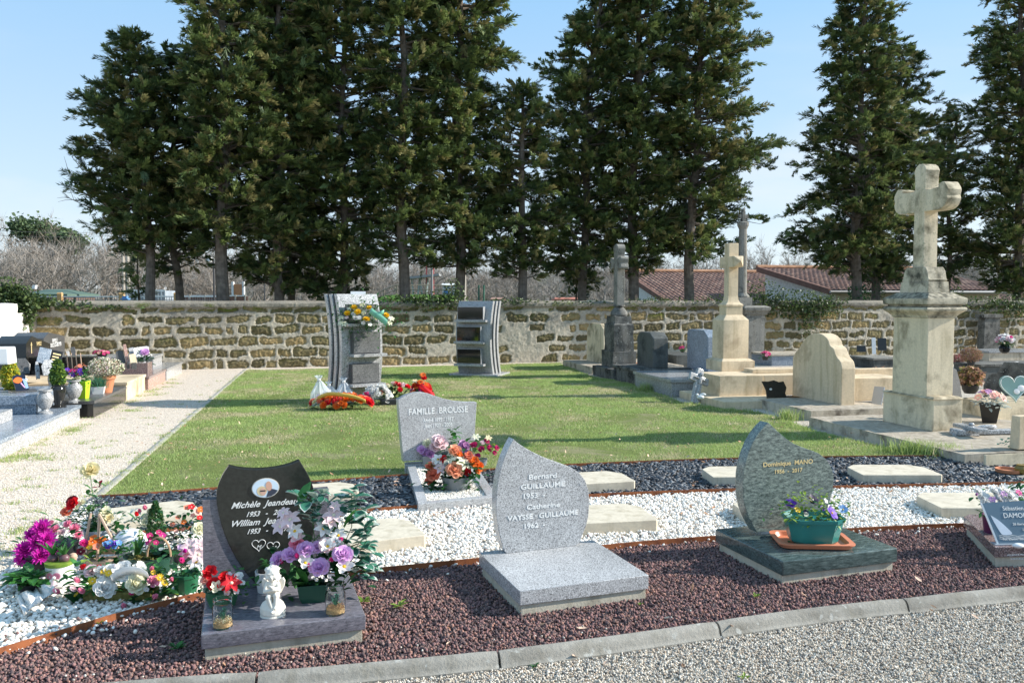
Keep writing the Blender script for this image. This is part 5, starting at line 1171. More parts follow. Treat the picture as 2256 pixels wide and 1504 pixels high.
# ---- tall lichened cross (the largest)
r = mon('cross_monument', 'tall lichened limestone cross with scrolled arms on a high pedestal and broad slab', 2125, 1027, cat='cross monument')
b = tier(r, 2125, 1027, 0, 1780, None, 1001); zs_ = b[5]
G().box(b[0], b[0]+2.3, b[2], b[3], -.05, zs_).obj('slab', M['limestone_slab'], r, rough=(.012, .16, 6))
t = tier(r, 2055, 950, zs_, 1944, 2119, 880); bz = t
G().box(t[0], t[1], t[2], t[3], zs_-.005, t[5]).box(t[0]-.02, t[1]+.02, t[2]-.02, t[3]+.02, t[5], t[5]+.025, .05, .05).obj('base_block', M['limestone_old'], r, bev=.008)
cx_, cy_ = (t[0]+t[1])/2, (t[2]+t[3])/2; z0 = t[5]+.02
p = tier(r, 2041, 874, z0, 1965, 2099, 700); hw, hd, z1 = (p[1]-p[0])/2, (p[3]-p[2])/2, p[5]
G().box(cx_-hw, cx_+hw, cy_-hd, cy_+hd, z0-.01, z1).obj('pedestal', M['limestone_old'], r, bev=.006)
zc = FP(2041, 650, P(2041, 874, z0), A0)[1]+z0
cr = G()
def ring(h, z): return [(cx_-hw-h, cy_-hd-h, z), (cx_+hw+h, cy_-hd-h, z), (cx_+hw+h, cy_+hd+h, z), (cx_-hw-h, cy_+hd+h, z)]
H_ = zc-z1
cr.loft([ring(a, z1+H_*q) for a, q in ((.0, -.02), (.015, .0), (.02, .08), (.05, .2), (.085, .3), (.095, .38), (.085, .46), (.05, .5), (.05, .56), (.09, .6), (.095, .85), (-.02, 1.12), (-.03, 1.12))])
cr.obj('cornice', M['crusted_limestone'], r, bev=.004)
zc2 = z1+H_*1.12; zu = FP(2041, 586, P(2041, 874, z0), A0)[1]+z0; hu = zu-zc2
ub = G().box(cx_-hw*.82, cx_+hw*.82, cy_-hd*.82, cy_+hd*.82, zc2-.01, zc2+hu*.42, .01, .01)
yslab(ub, curve([(cy_-hd*.72, zc2+hu*.42), (cy_-hd*.78, zc2+hu*.5), (cy_-hd*.72, zc2+hu*.55), (cy_-hd*.66, zc2+hu*.8), (cy_-hd*.55, zc2+hu*.97), (cy_-hd*.4, zc2+hu), (cy_+hd*.4, zc2+hu), (cy_+hd*.55, zc2+hu*.97), (cy_+hd*.66, zc2+hu*.8), (cy_+hd*.72, zc2+hu*.55), (cy_+hd*.78, zc2+hu*.5), (cy_+hd*.72, zc2+hu*.42)], 3), cx_-hw*.7, cx_+hw*.7)
o = ub.obj('upper_block', M['crusted_limestone'], r, bev=.004); fix(o.data)
s = tier(r, 2031, 586, zu, 2007, 2062, 352); sw, sdp = (s[1]-s[0])/2*1.0, (s[3]-s[2])/2*1.0; zt = s[5]-.02
za, zb = s[4]+(FP(2031, 460, P(2031, 586, zu), A0)[1]), s[4]+(FP(2031, 408, P(2031, 586, zu), A0)[1]); ar = .33+sdp
o_ = curve([(sdp+.02, zb-.02), (ar-.12, zb-.01), (ar-.12, zb+.02), (ar-.04, zb+.045), (ar+.0, zb+.01), (ar+.035, zb-.05), (ar+.02, (za+zb)/2+.02), (ar+.03, (za+zb)/2-.02), (ar-.0, za+.05), (ar-.06, za+.01), (ar-.14, za+.0), (sdp+.02, za)], 3)
def rt(pts): return [(cy_+y, z) for y, z in pts]
cs = G()
full = [(-sdp*1.0, zu-.01), (-sdp*.93, za)]+[(-y, z) for y, z in o_[::-1]]+[(-sdp*.95, zb), (-sdp*.95, zt-.12), (-sdp*1.12, zt-.05), (-sdp*.8, zt), (-sdp*.3, zt+.03), (sdp*.3, zt+.03), (sdp*.8, zt), (sdp*1.12, zt-.05), (sdp*.95, zt-.12), (sdp*.95, zb)]+o_+[(sdp*.93, za), (sdp*1.0, zu-.01)]
yslab(cs, rt(full), cx_-sw, cx_+sw); o = cs.obj('cross', M['limestone_cross'], r, bev=.012, seg=3); fix(o.data)
# ---- cream cross with pointed arm ends
r = mon('cross_monument', 'clean cream limestone cross with pyramid-tipped arms on a stepped pedestal', 1595.5, 902, cat='cross monument')
b = tier(r, 1595.5, 902, 0, 1496, None, 885); zs_ = b[5]
G().box(b[0], b[0]+1.2, b[2], b[3], -.05, zs_).obj('step', M['limestone'], r, bev=.012)
t = tier(r, 1584.5, 873, zs_, 1538, 1681, 828); 
G().box(t[0], t[1], t[2], t[3], zs_-.01, t[5]).obj('base_block', M['limestone'], r, bev=.012)
G().box(t[1]+.002, t[1]+1.5, t[2]+.02, t[3], zs_-.01, t[5]-.01).box(t[1]+.003, t[1]+1.45, t[2]+.35, t[3]-.1, t[5]-.009, t[5]+.06).obj('grave_kerb', M['limestone'], r, bev=.01)
zb_ = t[5]; cx_, cy_ = None, None
c2 = tier(r, 1590, 818, zb_, 1555, 1662.5, 796); cx_, cy_ = (c2[0]+c2[1])/2, (c2[2]+c2[3])/2; h2x, h2y = (c2[1]-c2[0])/2, (c2[3]-c2[2])/2
def st(prof, g_):
    return g_.loft([[(cx_-hx, cy_-hy, z), (cx_+hx, cy_-hy, z), (cx_+hx, cy_+hy, z), (cx_-hx, cy_+hy, z)] for hx, hy, z in prof])
z2 = c2[5]; c3 = tier(r, 1592.7, 788, z2+.03, 1569, 1647, 702); h3 = ((c3[1]-c3[0])/2, (c3[3]-c3[2])/2); C3 = P(1592.7, 788, z2+.03); zz3 = lambda py: FP(1592.7, py, C3, A0)[1]+z2+.03
k2, k3 = (h2x, h2y), h3; c4w = h3[0]*.66, h3[1]*.66
st([(k2[0], k2[1], zb_-.005), (k2[0], k2[1], z2-.0), (k3[0]*1.02, k3[1]*1.02, z2+.04)], G()).obj('plinth', M['limestone'], r, bev=.008)
st([(k3[0], k3[1], z2+.03), (k3[0], k3[1], zz3(704)), (c4w[0], c4w[1], zz3(693))], G()).obj('pedestal', M['limestone'], r, bev=.006)
shw = h3[0]*.385, h3[1]*.385*1.05
st([(c4w[0]*.98, c4w[1]*.98, zz3(693)-.005), (c4w[0]*.98, c4w[1]*.98, zz3(675)), (c4w[0]*1.06, c4w[1]*1.06, zz3(674)), (c4w[0]*1.04, c4w[1]*1.04, zz3(670)), (c4w[0]*.8, c4w[1]*.8, zz3(667)), (shw[0]*1.1, shw[1]*1.1, zz3(661)), (shw[0], shw[1], zz3(652))], G()).obj('moulding', M['limestone'], r, bev=.006)
g0 = G(); zt = zz3(537); za, zb = zz3(590), zz3(566)
g0.box(cx_-shw[0], cx_+shw[0], cy_-shw[1], cy_+shw[1], zz3(652)-.01, zt)
for sgn in (-1, 1):
    y0, y1, y2 = cy_+sgn*shw[1]*.98, cy_+sgn*(shw[1]+.17), cy_+sgn*(shw[1]+.26); zm = (za+zb)/2
    ringA = [(cx_-shw[0]*.98, za), (cx_+shw[0]*.98, za), (cx_+shw[0]*.98, zb), (cx_-shw[0]*.98, zb)]
    g0.loft([[(x, y0, z) for x, z in ringA][::-sgn], [(x, y1, z) for x, z in ringA][::-sgn], [(cx_+(x-cx_)*.1, y2, zm+(z-zm)*.1) for x, z in ringA][::-sgn]])
o = g0.obj('cross', M['limestone'], r, bev=.008); fix(o.data)
# ---- black crusted stone cross
r = mon('cross_monument', 'old blackened stone cross with rounded arms and yellow lichen on its head', 1351, 838, cat='cross monument')
b = tier(r, 1351, 838, 0, 1305, 1400, 815); G().box(b[0], b[1], b[2], b[3], -.05, b[5]).obj('slab', M['old_stone'], r, rough=(.02, .12, 5)); z0 = b[5]
t = tier(r, 1351, 811, z0, 1325.5, 1401.5, 775); G().box(*t[:4], z0-.01, t[5]).obj('base_block', M['old_stone'], r, rough=(.02, .1, 5)); cx_, cy_ = (t[0]+t[1])/2, (t[2]+t[3])/2; kx, ky = (t[1]-t[0])/2, (t[3]-t[2])/2
Cq = P(1351, 811, z0); zq = lambda py: FP(1351, py, Cq, A0)[1]+z0
st([(kx*.86, ky*.86, zq(776)), (kx*.84, ky*.84, zq(716)), (kx*.74, ky*.74, zq(713)), (kx*.7, ky*.7, zq(697))], G()).obj('pedestal', M['old_stone'], r, rough=(.018, .1, 5))
G().lathe([(kx*.62, zq(698)), (kx*.72, zq(694)), (kx*.7, zq(688)), (kx*.5, zq(681)), (kx*.38, zq(677)), (kx*.5, zq(675)), (kx*.48, zq(672))], 16, cx_, cy_).obj('moulding', M['old_stone'], r)
shw = kx*.34, ky*.30; g0 = G(); za, zb, zt = zq(591), zq(566), zq(537)
g0.box(cx_-shw[0], cx_+shw[0], cy_-shw[1], cy_+shw[1], zq(673), za+.02)
ah = kx*.34; aw = shw[1]+.2
o_ = curve([(0+shw[1], zb-.02), (shw[1]+.07, zb-.01), (aw-.03, zb+.02), (aw+.02, zb-.03), (aw-.01, (za+zb)/2), (aw+.02, za+.03), (aw-.03, za-.01), (shw[1]+.07, za+.02), (shw[1], za+.03)], 3)
top = curve([(-shw[1], zb-.02), (-shw[1]*.9, zb+.06), (-shw[1]*1.2, zt-.08), (-shw[1]*.9, zt-.01), (0, zt+.02), (shw[1]*.9, zt-.01), (shw[1]*1.2, zt-.08), (shw[1]*.9, zb+.06), (shw[1], zb-.02)], 3)
yslab(g0, [(cy_+y, z) for y, z in top+o_+[(shw[1], za-.0), (-shw[1], za)]+[(-y, z) for y, z in o_[::-1]]], cx_-shw[0], cx_+shw[0]); o = g0.obj('cross', M['old_shaft'], r, bev=.01); fix(o.data)
# ---- steles on low tombs
def stele_y(r, nm, mat, t, outline_, bev=.012, d=None):
    """headstone whose broad face looks left: outline as (fraction along y, fraction of height)"""
    pts = [(lerp(t[2], t[3], a), lerp(t[4], t[5], q)) for a, q in outline_]; g_ = G(); yslab(g_, pts, t[0], t[1]); o = g_.obj(nm, mat, r, bev=bev); fix(o.data); return o
r = mon('grave', 'low grave slab with a plain tapered cream headstone, farthest along the wall', 1303.8, 824)
b = tier(r, 1303.8, 824, 0, 1239.5, None, 808.5); G().box(b[0], b[1], b[2], b[3], -.05, b[5]).obj('slab', M['limestone_slab'], r, bev=.02)
t = tier(r, 1330, 801.5, b[5], 1292, 1339, 713.6); t[4] -= .01; stele_y(r, 'headstone', M['limestone_old'], t, [(0, 0), (.03, .86), (.22, 1), (.78, 1), (.97, .86), (1, 0)])
r = mon('grave', 'black crusted low tomb with a dark rough shouldered headstone', 1403, 850)
b = tier(r, 1403, 850, 0, 1352, 1520, 818); G().box(b[0], b[1], b[2], b[3], -.05, b[5]).box(b[0]-.03, b[1]+.03, b[2]-.03, b[3]+.03, b[5]+.001, b[5]+.04, .01, .01).obj('tomb', M['old_stone'], r, rough=(.02, .14, 5))
t = tier(r, 1439, 813, b[5]+.03, 1403, 1472, 733); stele_y(r, 'headstone', M['dark_stele'], t, [(0, 0), (0, .84), (.22, 1), (.8, 1), (1, .86), (1, 0)], .02)
r = mon('grave', 'polished grey granite tomb with a pale blue-grey headstone with cut-off corners', 1479.7, 874)
b = tier(r, 1479.7, 874, 0, 1398.7, None, 843); G().box(b[0], b[1], b[2], b[3], -.05, b[5]).obj('tomb', M['granite_mid'], r, bev=.008)
G().box(b[0]-.03, b[1], b[2]-.03, b[3]+.03, b[5]+.001, b[5]+.06).obj('cover_slab', M['granite_mid'], r, bev=.01); 
t = tier(r, 1559, 820, b[5]+.06, 1513, 1592, 728); stele_y(r, 'headstone', M['granite_blue'], t, [(0, 0), (0, .84), (.2, 1), (.9, 1), (1, .93), (1, 0)], .01)
r = mon('grave', 'cream limestone grave with a scroll-shouldered headstone beside the tall cross', 1787, 926)
b = tier(r, 1787, 926, 0, 1670, None, 905); G().box(b[0], b[0]+1.35, b[2], b[3], -.05, b[5]).obj('slab', M['limestone_slab'], r, rough=(.01, .16, 6))
t = tier(r, 1853, 892, b[5], 1745, 1883, 738); t[4] -= .01; zh = t[5]-t[4]
pr = curve([(0, .52), (.03, .62), (.10, .68), (.14, .74), (.17, .80), (.24, .84), (.28, .92), (.38, .985), (.52, 1.), (.68, .95), (.80, .84), (.88, .74), (.95, .68), (1, .60)], 3)
stele_y(r, 'headstone', M['limestone'], t, [(0, 0)]+[(1-a, q) for a, q in pr][::-1]+[(1, 0)] if False else [(0, 0)]+[(a, q) for a, q in pr]+[(1, 0)], .01)
q = P(1885, 885, b[5]); q = world2(r, q)
G().box(q.x, q.x+.9, q.y+.1, q.y+.75, b[5]-.005, b[5]+.34).box(q.x, q.x+1.5, q.y+.75, q.y+.9, b[5]-.005, b[5]+.42).obj('grave_kerb', M['limestone'], r, bev=.015)
# ---- tall stone column against the wall
Yw = wall_depth(1640, -.75); k_ = kk(Yw); c = PY(1662, 700, Yw); r = thing('column_monument', 'tall grey stone column with a small cross, on a pedestal against the wall', 'column monument', (c.x, c.y, 0), WA)
zz_ = lambda py: PY(0, py, Yw).z
G().box(-.34, .34, -.1, .42, -.05, zz_(775), .02, .02).box(-.28, .28, -.06, .4, zz_(775)-.001, zz_(694)).obj('pedestal', M['old_shaft'], r, rough=(.012, .14, 5))
G().loft([[(sx_*(.30+h), -.06-h, z), (sx2*(.30+h), -.06-h, z)] [0:2] and [(-.30-h, -.06-h, z), (.30+h, -.06-h, z), (.30+h, .4+h, z), (-.30-h, .4+h, z)] for h, z, sx_, sx2 in ((0, zz_(695), 1, 1), (.03, zz_(692), 1, 1), (.05, zz_(688), 1, 1), (.10, zz_(683), 1, 1), (.11, zz_(677), 1, 1), (.0, zz_(673), 1, 1))]).obj('cornice', M['old_shaft'], r, bev=.008)
cx_ = (1639-1662)*k_
G().box(cx_-.2, cx_+.2, -.02, .36, zz_(674), zz_(655)).lathe([(.19, zz_(655)), (.2, zz_(652)), (.15, zz_(648)), (.125, zz_(645)), (.12, zz_(600)), (.105, zz_(505)), (.13, zz_(500)), (.15, zz_(497)), (.16, zz_(490)), (.1, zz_(488))], 14, cx_, .17).obj('column', M['old_shaft'], r, bev=.004)
G().box(cx_-.05, cx_+.05, .12, .22, zz_(489), zz_(465)).box(cx_-.14, cx_+.14, .13, .21, zz_(481), zz_(472)).sphere((cx_, .17, zz_(463)), .06, 8, 5).obj('small_cross', M['old_stone'], r, bev=.015)
r = simple('downpipe', 'verdigris metal pipe on the wall beside the column pedestal', 'pipe', 1681, Yw+.05); r.location.y = Yw+.35
G().tube([(0, 0, zz_(770)), (0, 0, zz_(722)), (-.03, .05, zz_(718))], .035, 8).box(-.06, .09, -.05, .05, zz_(742), zz_(738)).obj('pipe', plain('verdigris', (.22, .36, .27), .7), r)
# ---- black plaque, leaning cross, pots on the right
def plaque(lab, px, py, z, w_, h, mat, ang=A0, lean=.25, shape=None, th=.02, stand=None, cat='plaque', nm='memorial_plaque', tilt=0, group=None):
    c = P(px, py, z); r = thing(nm, lab, cat, c, ang, group)
    sh_ = shape or [(-.5, 0), (.5, 0), (.5, 1), (-.5, 1)]; g_ = G().slab([(a*w_, q*h) for a, q in sh_], 0, th)
    g_.xf(Matrix.Rotation(-lean, 4, 'X') @ Matrix.Rotation(tilt, 4, 'Y')); g_.obj('face', mat, r, bev=min(.003, th*.2))
    if stand: G().box(-w_*.3, w_*.3, -.03, th+.06, 0, .018).obj('stand', stand, r, bev=.002)
    return r
r = mano_pl = plaque('black wavy-edged stone plaque leaning on the cream grave kerb', 1712, 879, .10, .40, .30, M['granite_black'], A0, .35, [(-.42, 0), (.46, .02), (.40, .3), (.5, .6), (.42, .95), (.2, .92), (0, 1.02), (-.25, .96), (-.52, .98), (-.40, .5)])
G().box(-.06, -.045, .05, .06, .01, .06).box(.1, .115, .05, .06, .01, .06).sphere((-.08, .055, .15), (.025, .01, .02), 8, 5).obj('fixing_pegs', M['white_paint'], r)
r = thing('leaning_stone_cross', 'small grey-white stone cross with a carved figure leaning on the cream cross step', 'cross', P(1533, 889, .0), A0+.2)
Mx = Matrix.Rotation(.38, 4, 'Y') @ Matrix.Rotation(-.25, 4, 'X') @ Matrix.Scale(1.2, 4)
G().box(-.06, .06, 0, .05, 0, .50, .01).box(-.16, .16, -.001, .049, .30, .40).xf(Mx).obj('cross', M['granite_far'], r, bev=.012)
G().sphere((0, -.015, .41), (.025, .03, .035), 8, 6).sphere((0, -.01, .33), (.028, .03, .07), 8, 6).sphere((.0, -.01, .2), (.02, .025, .09), 8, 6).sphere((.06, -.01, .35), (.05, .02, .014), 8, 5).sphere((-.06, -.01, .35), (.05, .02, .014), 8, 5).xf(Mx).obj('carved_figure', M['granite_mid'], r)
tag(G().sphere((0, 0, .04), (.06, .03, .035), 10, 7).sphere((-.05, 0, .075), (.022, .02, .022), 8, 6).sphere((.04, 0, .08), (.05, .012, .022), 8, 6).obj('white_dove_ornament', M['white_paint'], loc=tuple(P(1543, 880, .1))), 'small white ornament behind the leaning stone cross', 'ornament')
r = thing('planter_trough', 'small dark green plastic trough on the black crusted slab', 'planter', P(1385, 812, .18), A0); potmesh('trough', r, [(.10, 0), (.13, .1), (.14, .11)], 'green_plastic', 4, .55, ph=.785)
r = thing('flower_pot', 'empty terracotta pot beside the small green trough', 'flower pot', P(1409, 811, .2), A0); potmesh('pot', r, [(.075, 0), (.10, .09), (.105, .115)], 'clay', 16)
def potted(lab, px, py, z, pot, potmat, fol, blm, cat='potted plant', nm='potted_plant', seed=1, ang=0, n=20, sq=1, flute=0, group=None):
    """pot profile; fol = (mat, count, leaf length, radii, height); blm = list of (kind, colour, count, size)"""
    r = thing(nm, lab, cat, P(px, py, z), ang, group); g = random.Random(seed); top = pot[-1]
    potmesh('pot', r, pot, potmat, n, sq, flute=flute)
    m, cnt, ll, rr, hh = fol
    if cnt: foliage(r, (0, 0, top[1]*.9), (rr[0], rr[1], hh), cnt, ll, m, seed)
    for kd, col, k, s in blm:
        for i in range(k):
            a = g.uniform(0, 6.28); q = g.uniform(0, 1)**.6; e = math.sqrt(max(0, 1-q*q))
            bloom(kd, col, r, (math.cos(a)*rr[0]*q*.95, math.sin(a)*rr[1]*q*.95-.0, top[1]*.9+hh*(.35+.75*e)), s*g.uniform(.8, 1.2), (math.cos(a)*q, math.sin(a)*q-.35, .5+e*.5), g)
    return r
potted('small red cyclamen pot on the pale slab behind the blue-grey headstone', 1504, 776, .4, [(.04, 0), (.06, .06)], 'black_plastic', ('leaf', 60, .05, (.09, .09), .07), [('blossom', 'raspberry', 12, .03)], seed=3)
potted('small red and pink flower pot on the slab right of the cream cross', 1686, 793, .45, [(.05, 0), (.07, .07)], 'black_plastic', ('leaf', 70, .06, (.13, .12), .08), [('blossom', 'raspberry', 14, .04), ('blossom', 'pink', 8, .035)], seed=4)
# low tombs behind the first row (seen between the headstones)
def tomb(lab, cx, cy, lx, rx, ty, mat, z=0, cap=None, bev=.01, nm='grave', wid=None):
    r = mon(nm, lab, cx, cy, z); b = tier(r, cx, cy, z, lx, rx, ty)
    if wid: b[1] = b[0]+wid
    G().box(b[0], b[1], b[2], b[3], z-.05, b[5]).obj('tomb', mat, r, bev=bev)
    if cap: G().box(b[0]-.03, b[1]+.03, b[2]-.03, b[3]+.03, b[5]+.001, b[5]+.05).obj('cover_slab', cap, r, bev=.008)
    return r, b
tomb('grey stone tomb behind the dark shouldered headstone', 1490, 812, 1440, 1560, 783, M['dark_stele'], 0)
tomb('pale grit-topped grave behind the cream cross near the column', 1700, 806, 1655, 1800, 784, M['granite_blue'], .0, M['limestone_slab'])
tomb('dark low tomb between the scrolled headstone and the tall cross', 1925, 812, 1870, 1990, 793, M['dark_stele'], 0, M['old_shaft'])
r, b = tomb('pale tomb with a long broken slab, behind the scrolled headstone', 1915, 846, 1860, 1975, 829, M['limestone'], 0)
o = G().box(-.45, .45, -.09, .09, 0, .05).obj('broken_slab', M['granite_far'], bev=.01, loc=tuple(P(1915, 820, .3)), rz=-.35); o.rotation_euler = (0, .12, -.35); tag(o, 'long narrow broken grey slab lying behind the scrolled headstone', 'slab')
for i, (px, py, w_, h, m, lab) in enumerate([(1898, 775, .22, .16, 'granite_black', 'small black plaque leaning back, left of the white upright marble'), (1926, 780, .09, .40, 'white_paint', 'thin upright white marble plaque behind the scrolled headstone'), (1944, 772, .22, .32, 'granite_black', 'tall black plaque right of the white upright marble')]):
    plaque(lab, px, py, .35, w_, h, M[m], A0-.3, .15)
plaque('small glass plaque leaning beside the tall cross base', 1930, 890, .10, .16, .27, M['leaf_silk'] if False else M['glass_dark'], AW+.4, .3)
potted('orange dried plant on the tomb behind the scrolled headstone', 1935, 822, .28, [(.03, 0), (.04, .04)], 'clay', ('leaf_brown', 40, .09, (.1, .1), .08), [], seed=8)
# cluster at the far right
tomb('grey slab tomb in the second row at the right edge', 2178, 815, 2120, None, 778, M['limestone_slab'], 0, M['granite_mid'], wid=2.2)
tomb('dark low tomb in front of the second row at the right edge', 2160, 842, 2100, None, 808, M['dark_stele'], 0, M['old_stone'], wid=2.4)
tomb('cream kerbed grave directly right of the tall cross', 2180, 940, 2112, None, 886, M['limestone_old'], 0, wid=2.2)
Yd = wall_depth(2188, -.6)
r = simple('headstone', 'black blocky headstone against the wall at the right', 'headstone', 2188, Yd, WA); k_ = kk(Yd)
G().box(-22*k_, 22*k_, 0, .25, -.05, PY(0, 700, Yd).z, .02).box(-26*k_, 26*k_, -.04, .3, PY(0, 700, Yd).z, PY(0, 692, Yd).z).obj('headstone', M['old_stone'], r, bev=.01)
r = simple('headstone', 'low black scroll-shouldered headstone at the right edge', 'headstone', 2246, 12.2, AW+.3); k_ = kk(12.2)
G().slab([(-.5, 0), (.5, 0), (.5, .35), (.42, .5), (.3, .55), (.2, .72), (-.2, .72), (-.3, .55), (-.42, .5), (-.5, .35)], 0, .15).obj('headstone', M['old_stone'], r, bev=.01)
def bush(lab, px, py, z, r_, mats, probs, n, s, pot=None, nm='potted_plant', cat='potted plant', seed=1, up=1., group=None):
    """rounded heather-like mass of tiny leaves on thin stems in a pot"""
    c = P(px, py, z); r = thing(nm, lab, cat, c, 0, group); g = np.random.default_rng(seed); ph = pot[-1][1] if pot else 0
    v = g.normal(0, 1, (n, 3)); v /= np.linalg.norm(v, axis=1)[:, None]; q = g.uniform(.35, 1, n)[:, None]**.6; v = v*q*np.array(r_); z_ = v[:, 2]*up+ph+r_[2]*.75
    k = z_ > ph*.8; leaves('foliage', v[k, 0], v[k, 1], z_[k], s, [M[m] for m in mats], probs, g, r)
    st_ = G()
    for i in range(14):
        a = i*2.4; st_.tube([(0, 0, ph*.8), (math.cos(a)*r_[0]*.4, math.sin(a)*r_[1]*.4, ph+r_[2]*.6), (math.cos(a)*r_[0]*.75, math.sin(a)*r_[1]*.75, ph+r_[2]*(1+.5*math.sin(i)))], .002, 4)
    st_.obj('stems', M['heather'], r)
    if pot: return potmesh('pot', r, pot[:-1]+[pot[-1]], pot_mat.get(lab, 'black_plastic')), r
    return None, r
pot_mat = {}
bush('brown dried heather in a slate-blue pot, right of the tall cross', 2139, 806, .33, (.22, .2, .16), ['heather', 'moss'], [.8, .2], 2200, .022, [(.06, 0), (.08, .11)], seed=2)
bush('smaller brown heather just behind the shoulder of the tall cross', 2112, 803, .30, (.17, .15, .10), ['heather', 'raspberry'], [.85, .15], 1400, .02, [(.05, 0), (.07, .06)], seed=3)
bush('tan dried ornamental grass in a dark glazed bowl beside the tall cross', 2137, 866, .38, (.16, .14, .14), ['heather', 'moss', 'leaf_brown'], [.3, .3, .4], 1500, .05, [(.07, 0), (.10, .05), (.11, .11), (.10, .13)], seed=4)
potted('pink and white bouquet in a dark round urn near the wall at right', 2213, 778, .5, [(.05, 0), (.09, .03), (.12, .11), (.08, .18), (.09, .2)], 'black_gloss' if 'black_gloss' in M else 'black_plastic', ('leaf_dark', 80, .09, (.2, .18), .16), [('carnation', 'white', 8, .06), ('carnation', 'hot', 6, .06), ('carnation', 'palepink', 7, .055)], seed=5)
potted('tall black tapered planter with silver leaves and coral flowers', 2179, 937, .08, [(.10, 0), (.16, .27), (.165, .275)], 'black_plastic', ('leaf_grey', 90, .10, (.2, .18), .16), [('blossom', 'salmon', 10, .045), ('blossom', 'mauve', 6, .04), ('blossom', 'creamwhite', 6, .04)], n=4, ang=.3, seed=6)
potted('small white cyclamen behind the black scrolled headstone base', 2240, 812, .36, [(.04, 0), (.05, .05)], 'white_paint', ('leaf_dark', 30, .05, (.09, .08), .06), [('blossom', 'white', 6, .03)], seed=7)
gm_ = N('green_glass', .1, .7); t_ = gm_.n('BsdfTransparent'); t_.inputs[0].default_value = (.75, .92, .86, 1); x_ = gm_.n('MixShader'); x_.inputs[0].default_value = .5; gm_.col((.42, .58, .53)); gm_.l(t_.outputs[0], x_.inputs[1]); gm_.l(gm_.b.outputs[0], x_.inputs[2]); gm_.l(x_.outputs[0], gm_.t.nodes['Material Output'].inputs[0]); M['green_glass'] = gm_.mat
r = thing('glass_plaque', 'pale green glass heart-shaped plaque with etched white roses at the right edge', 'plaque', P(2238, 878, .42), A0-.2)
hp = [(p[0], p[2]+.15) for p in heart(0, 0, .19, 0)]
G().slab(hp[:-1], 0, .012).xf(Matrix.Rotation(-.2, 4, 'X')).obj('glass', M['green_glass'], r, bev=.002)
G().tube([(x, -.004, z) for x, _, z in [(p[0], 0, p[2]+.15) for p in heart(0, 0, .175, 0)]], .004, 5).sphere((.08, -.004, .13), (.05, .006, .04), 10, 6).sphere((.02, -.004, .09), (.04, .006, .035), 10, 6).xf(Matrix.Rotation(-.2, 4, 'X')).obj('etched_roses', M['white_paint'], r)
r = thing('fallen_cross', 'grey-white stone cross lying broken on the broad slab below the tall cross', 'fallen cross', P(2165, 955, .13), A0-.12)
G().box(-.36, .42, -.055, .055, 0, .05).box(-.22, -.10, -.24, .22, .0505, .095).box(-.34, -.26, -.10, .10, .0, .06).obj('cross', M['granite_far'], r, bev=.012)
G().sphere((.05, .0, .075), (.13, .03, .03), 8, 6).sphere((-.14, 0, .11), (.035, .03, .02), 8, 6).obj('carved_figure', M['granite_far'], r)
plaque('thin grey slab propped by the fallen cross', 2130, 958, .13, .28, .12, M['granite_far'], A0-.3, 1.35)
# bottom right corner: pale post on a slab, saucer, olive jar, stone board
tomb('pale concrete slab with a square post at the right edge', 2170, 1034, 2165.5, None, 1002, M['limestone_old'], 0, wid=1.6)[0]
c = P(2262, 990, .13); o = G().box(-.10, .3, -.0, .12, 0, .34, .01, .01).obj('stone_post', M['limestone'], bev=.01, loc=tuple(c), rz=A0); tag(o, 'squat cream stone post cut off by the right edge', 'post')
r = thing('stone_board', 'weathered flat grey stone board lying low at the right edge', 'stone board', P(2250, 1061, .0), A0)
q = world2(r, P(2145, 1032, .03)); G().prism([(0, 0), (.6, 0), (.6, .35), (q.x+.25, .40), (q.x, q.y)], .0, .04).obj('board', M['kerb'], r, rough=(.006, .1, 6))
tag(G().lathe([(.09, 0), (.105, .005), (.11, .035), (.10, .035), (.095, .012), (.0, .012)], 24).obj('clay_saucer', M['clay'], loc=tuple(P(2221, 1040, .045))), 'round terracotta saucer on the flat stone board', 'saucer')
tag(G().lathe([(.03, 0), (.055, .02), (.06, .05), (.04, .075), (.042, .085)], 16).obj('olive_jar', plain('olive_glaze', (.22, .15, .03), .3), loc=tuple(P(2250, 1043, .045))), 'small olive-brown jar beside the terracotta saucer', 'jar')
g = random.Random(3)
c = P(2225, 985, .13); r = thing('ivy_sprig', 'sprig of small silk ivy leaves trailing on the slab at the right edge', 'ivy', c, 0)
b_ = G()
for i in range(26): patch(b_, .035, .03, g.uniform(0, 6.28), g.uniform(-.2, .8), -.4, base=(g.uniform(-.1, .08), g.uniform(-.05, .05), g.uniform(.01, .09)))
b_.obj('leaves', M['leaf_silk'], r)
M['granite_mid2'] = granite('door_granite', [.09, .12, .15, .18], 110, .3)
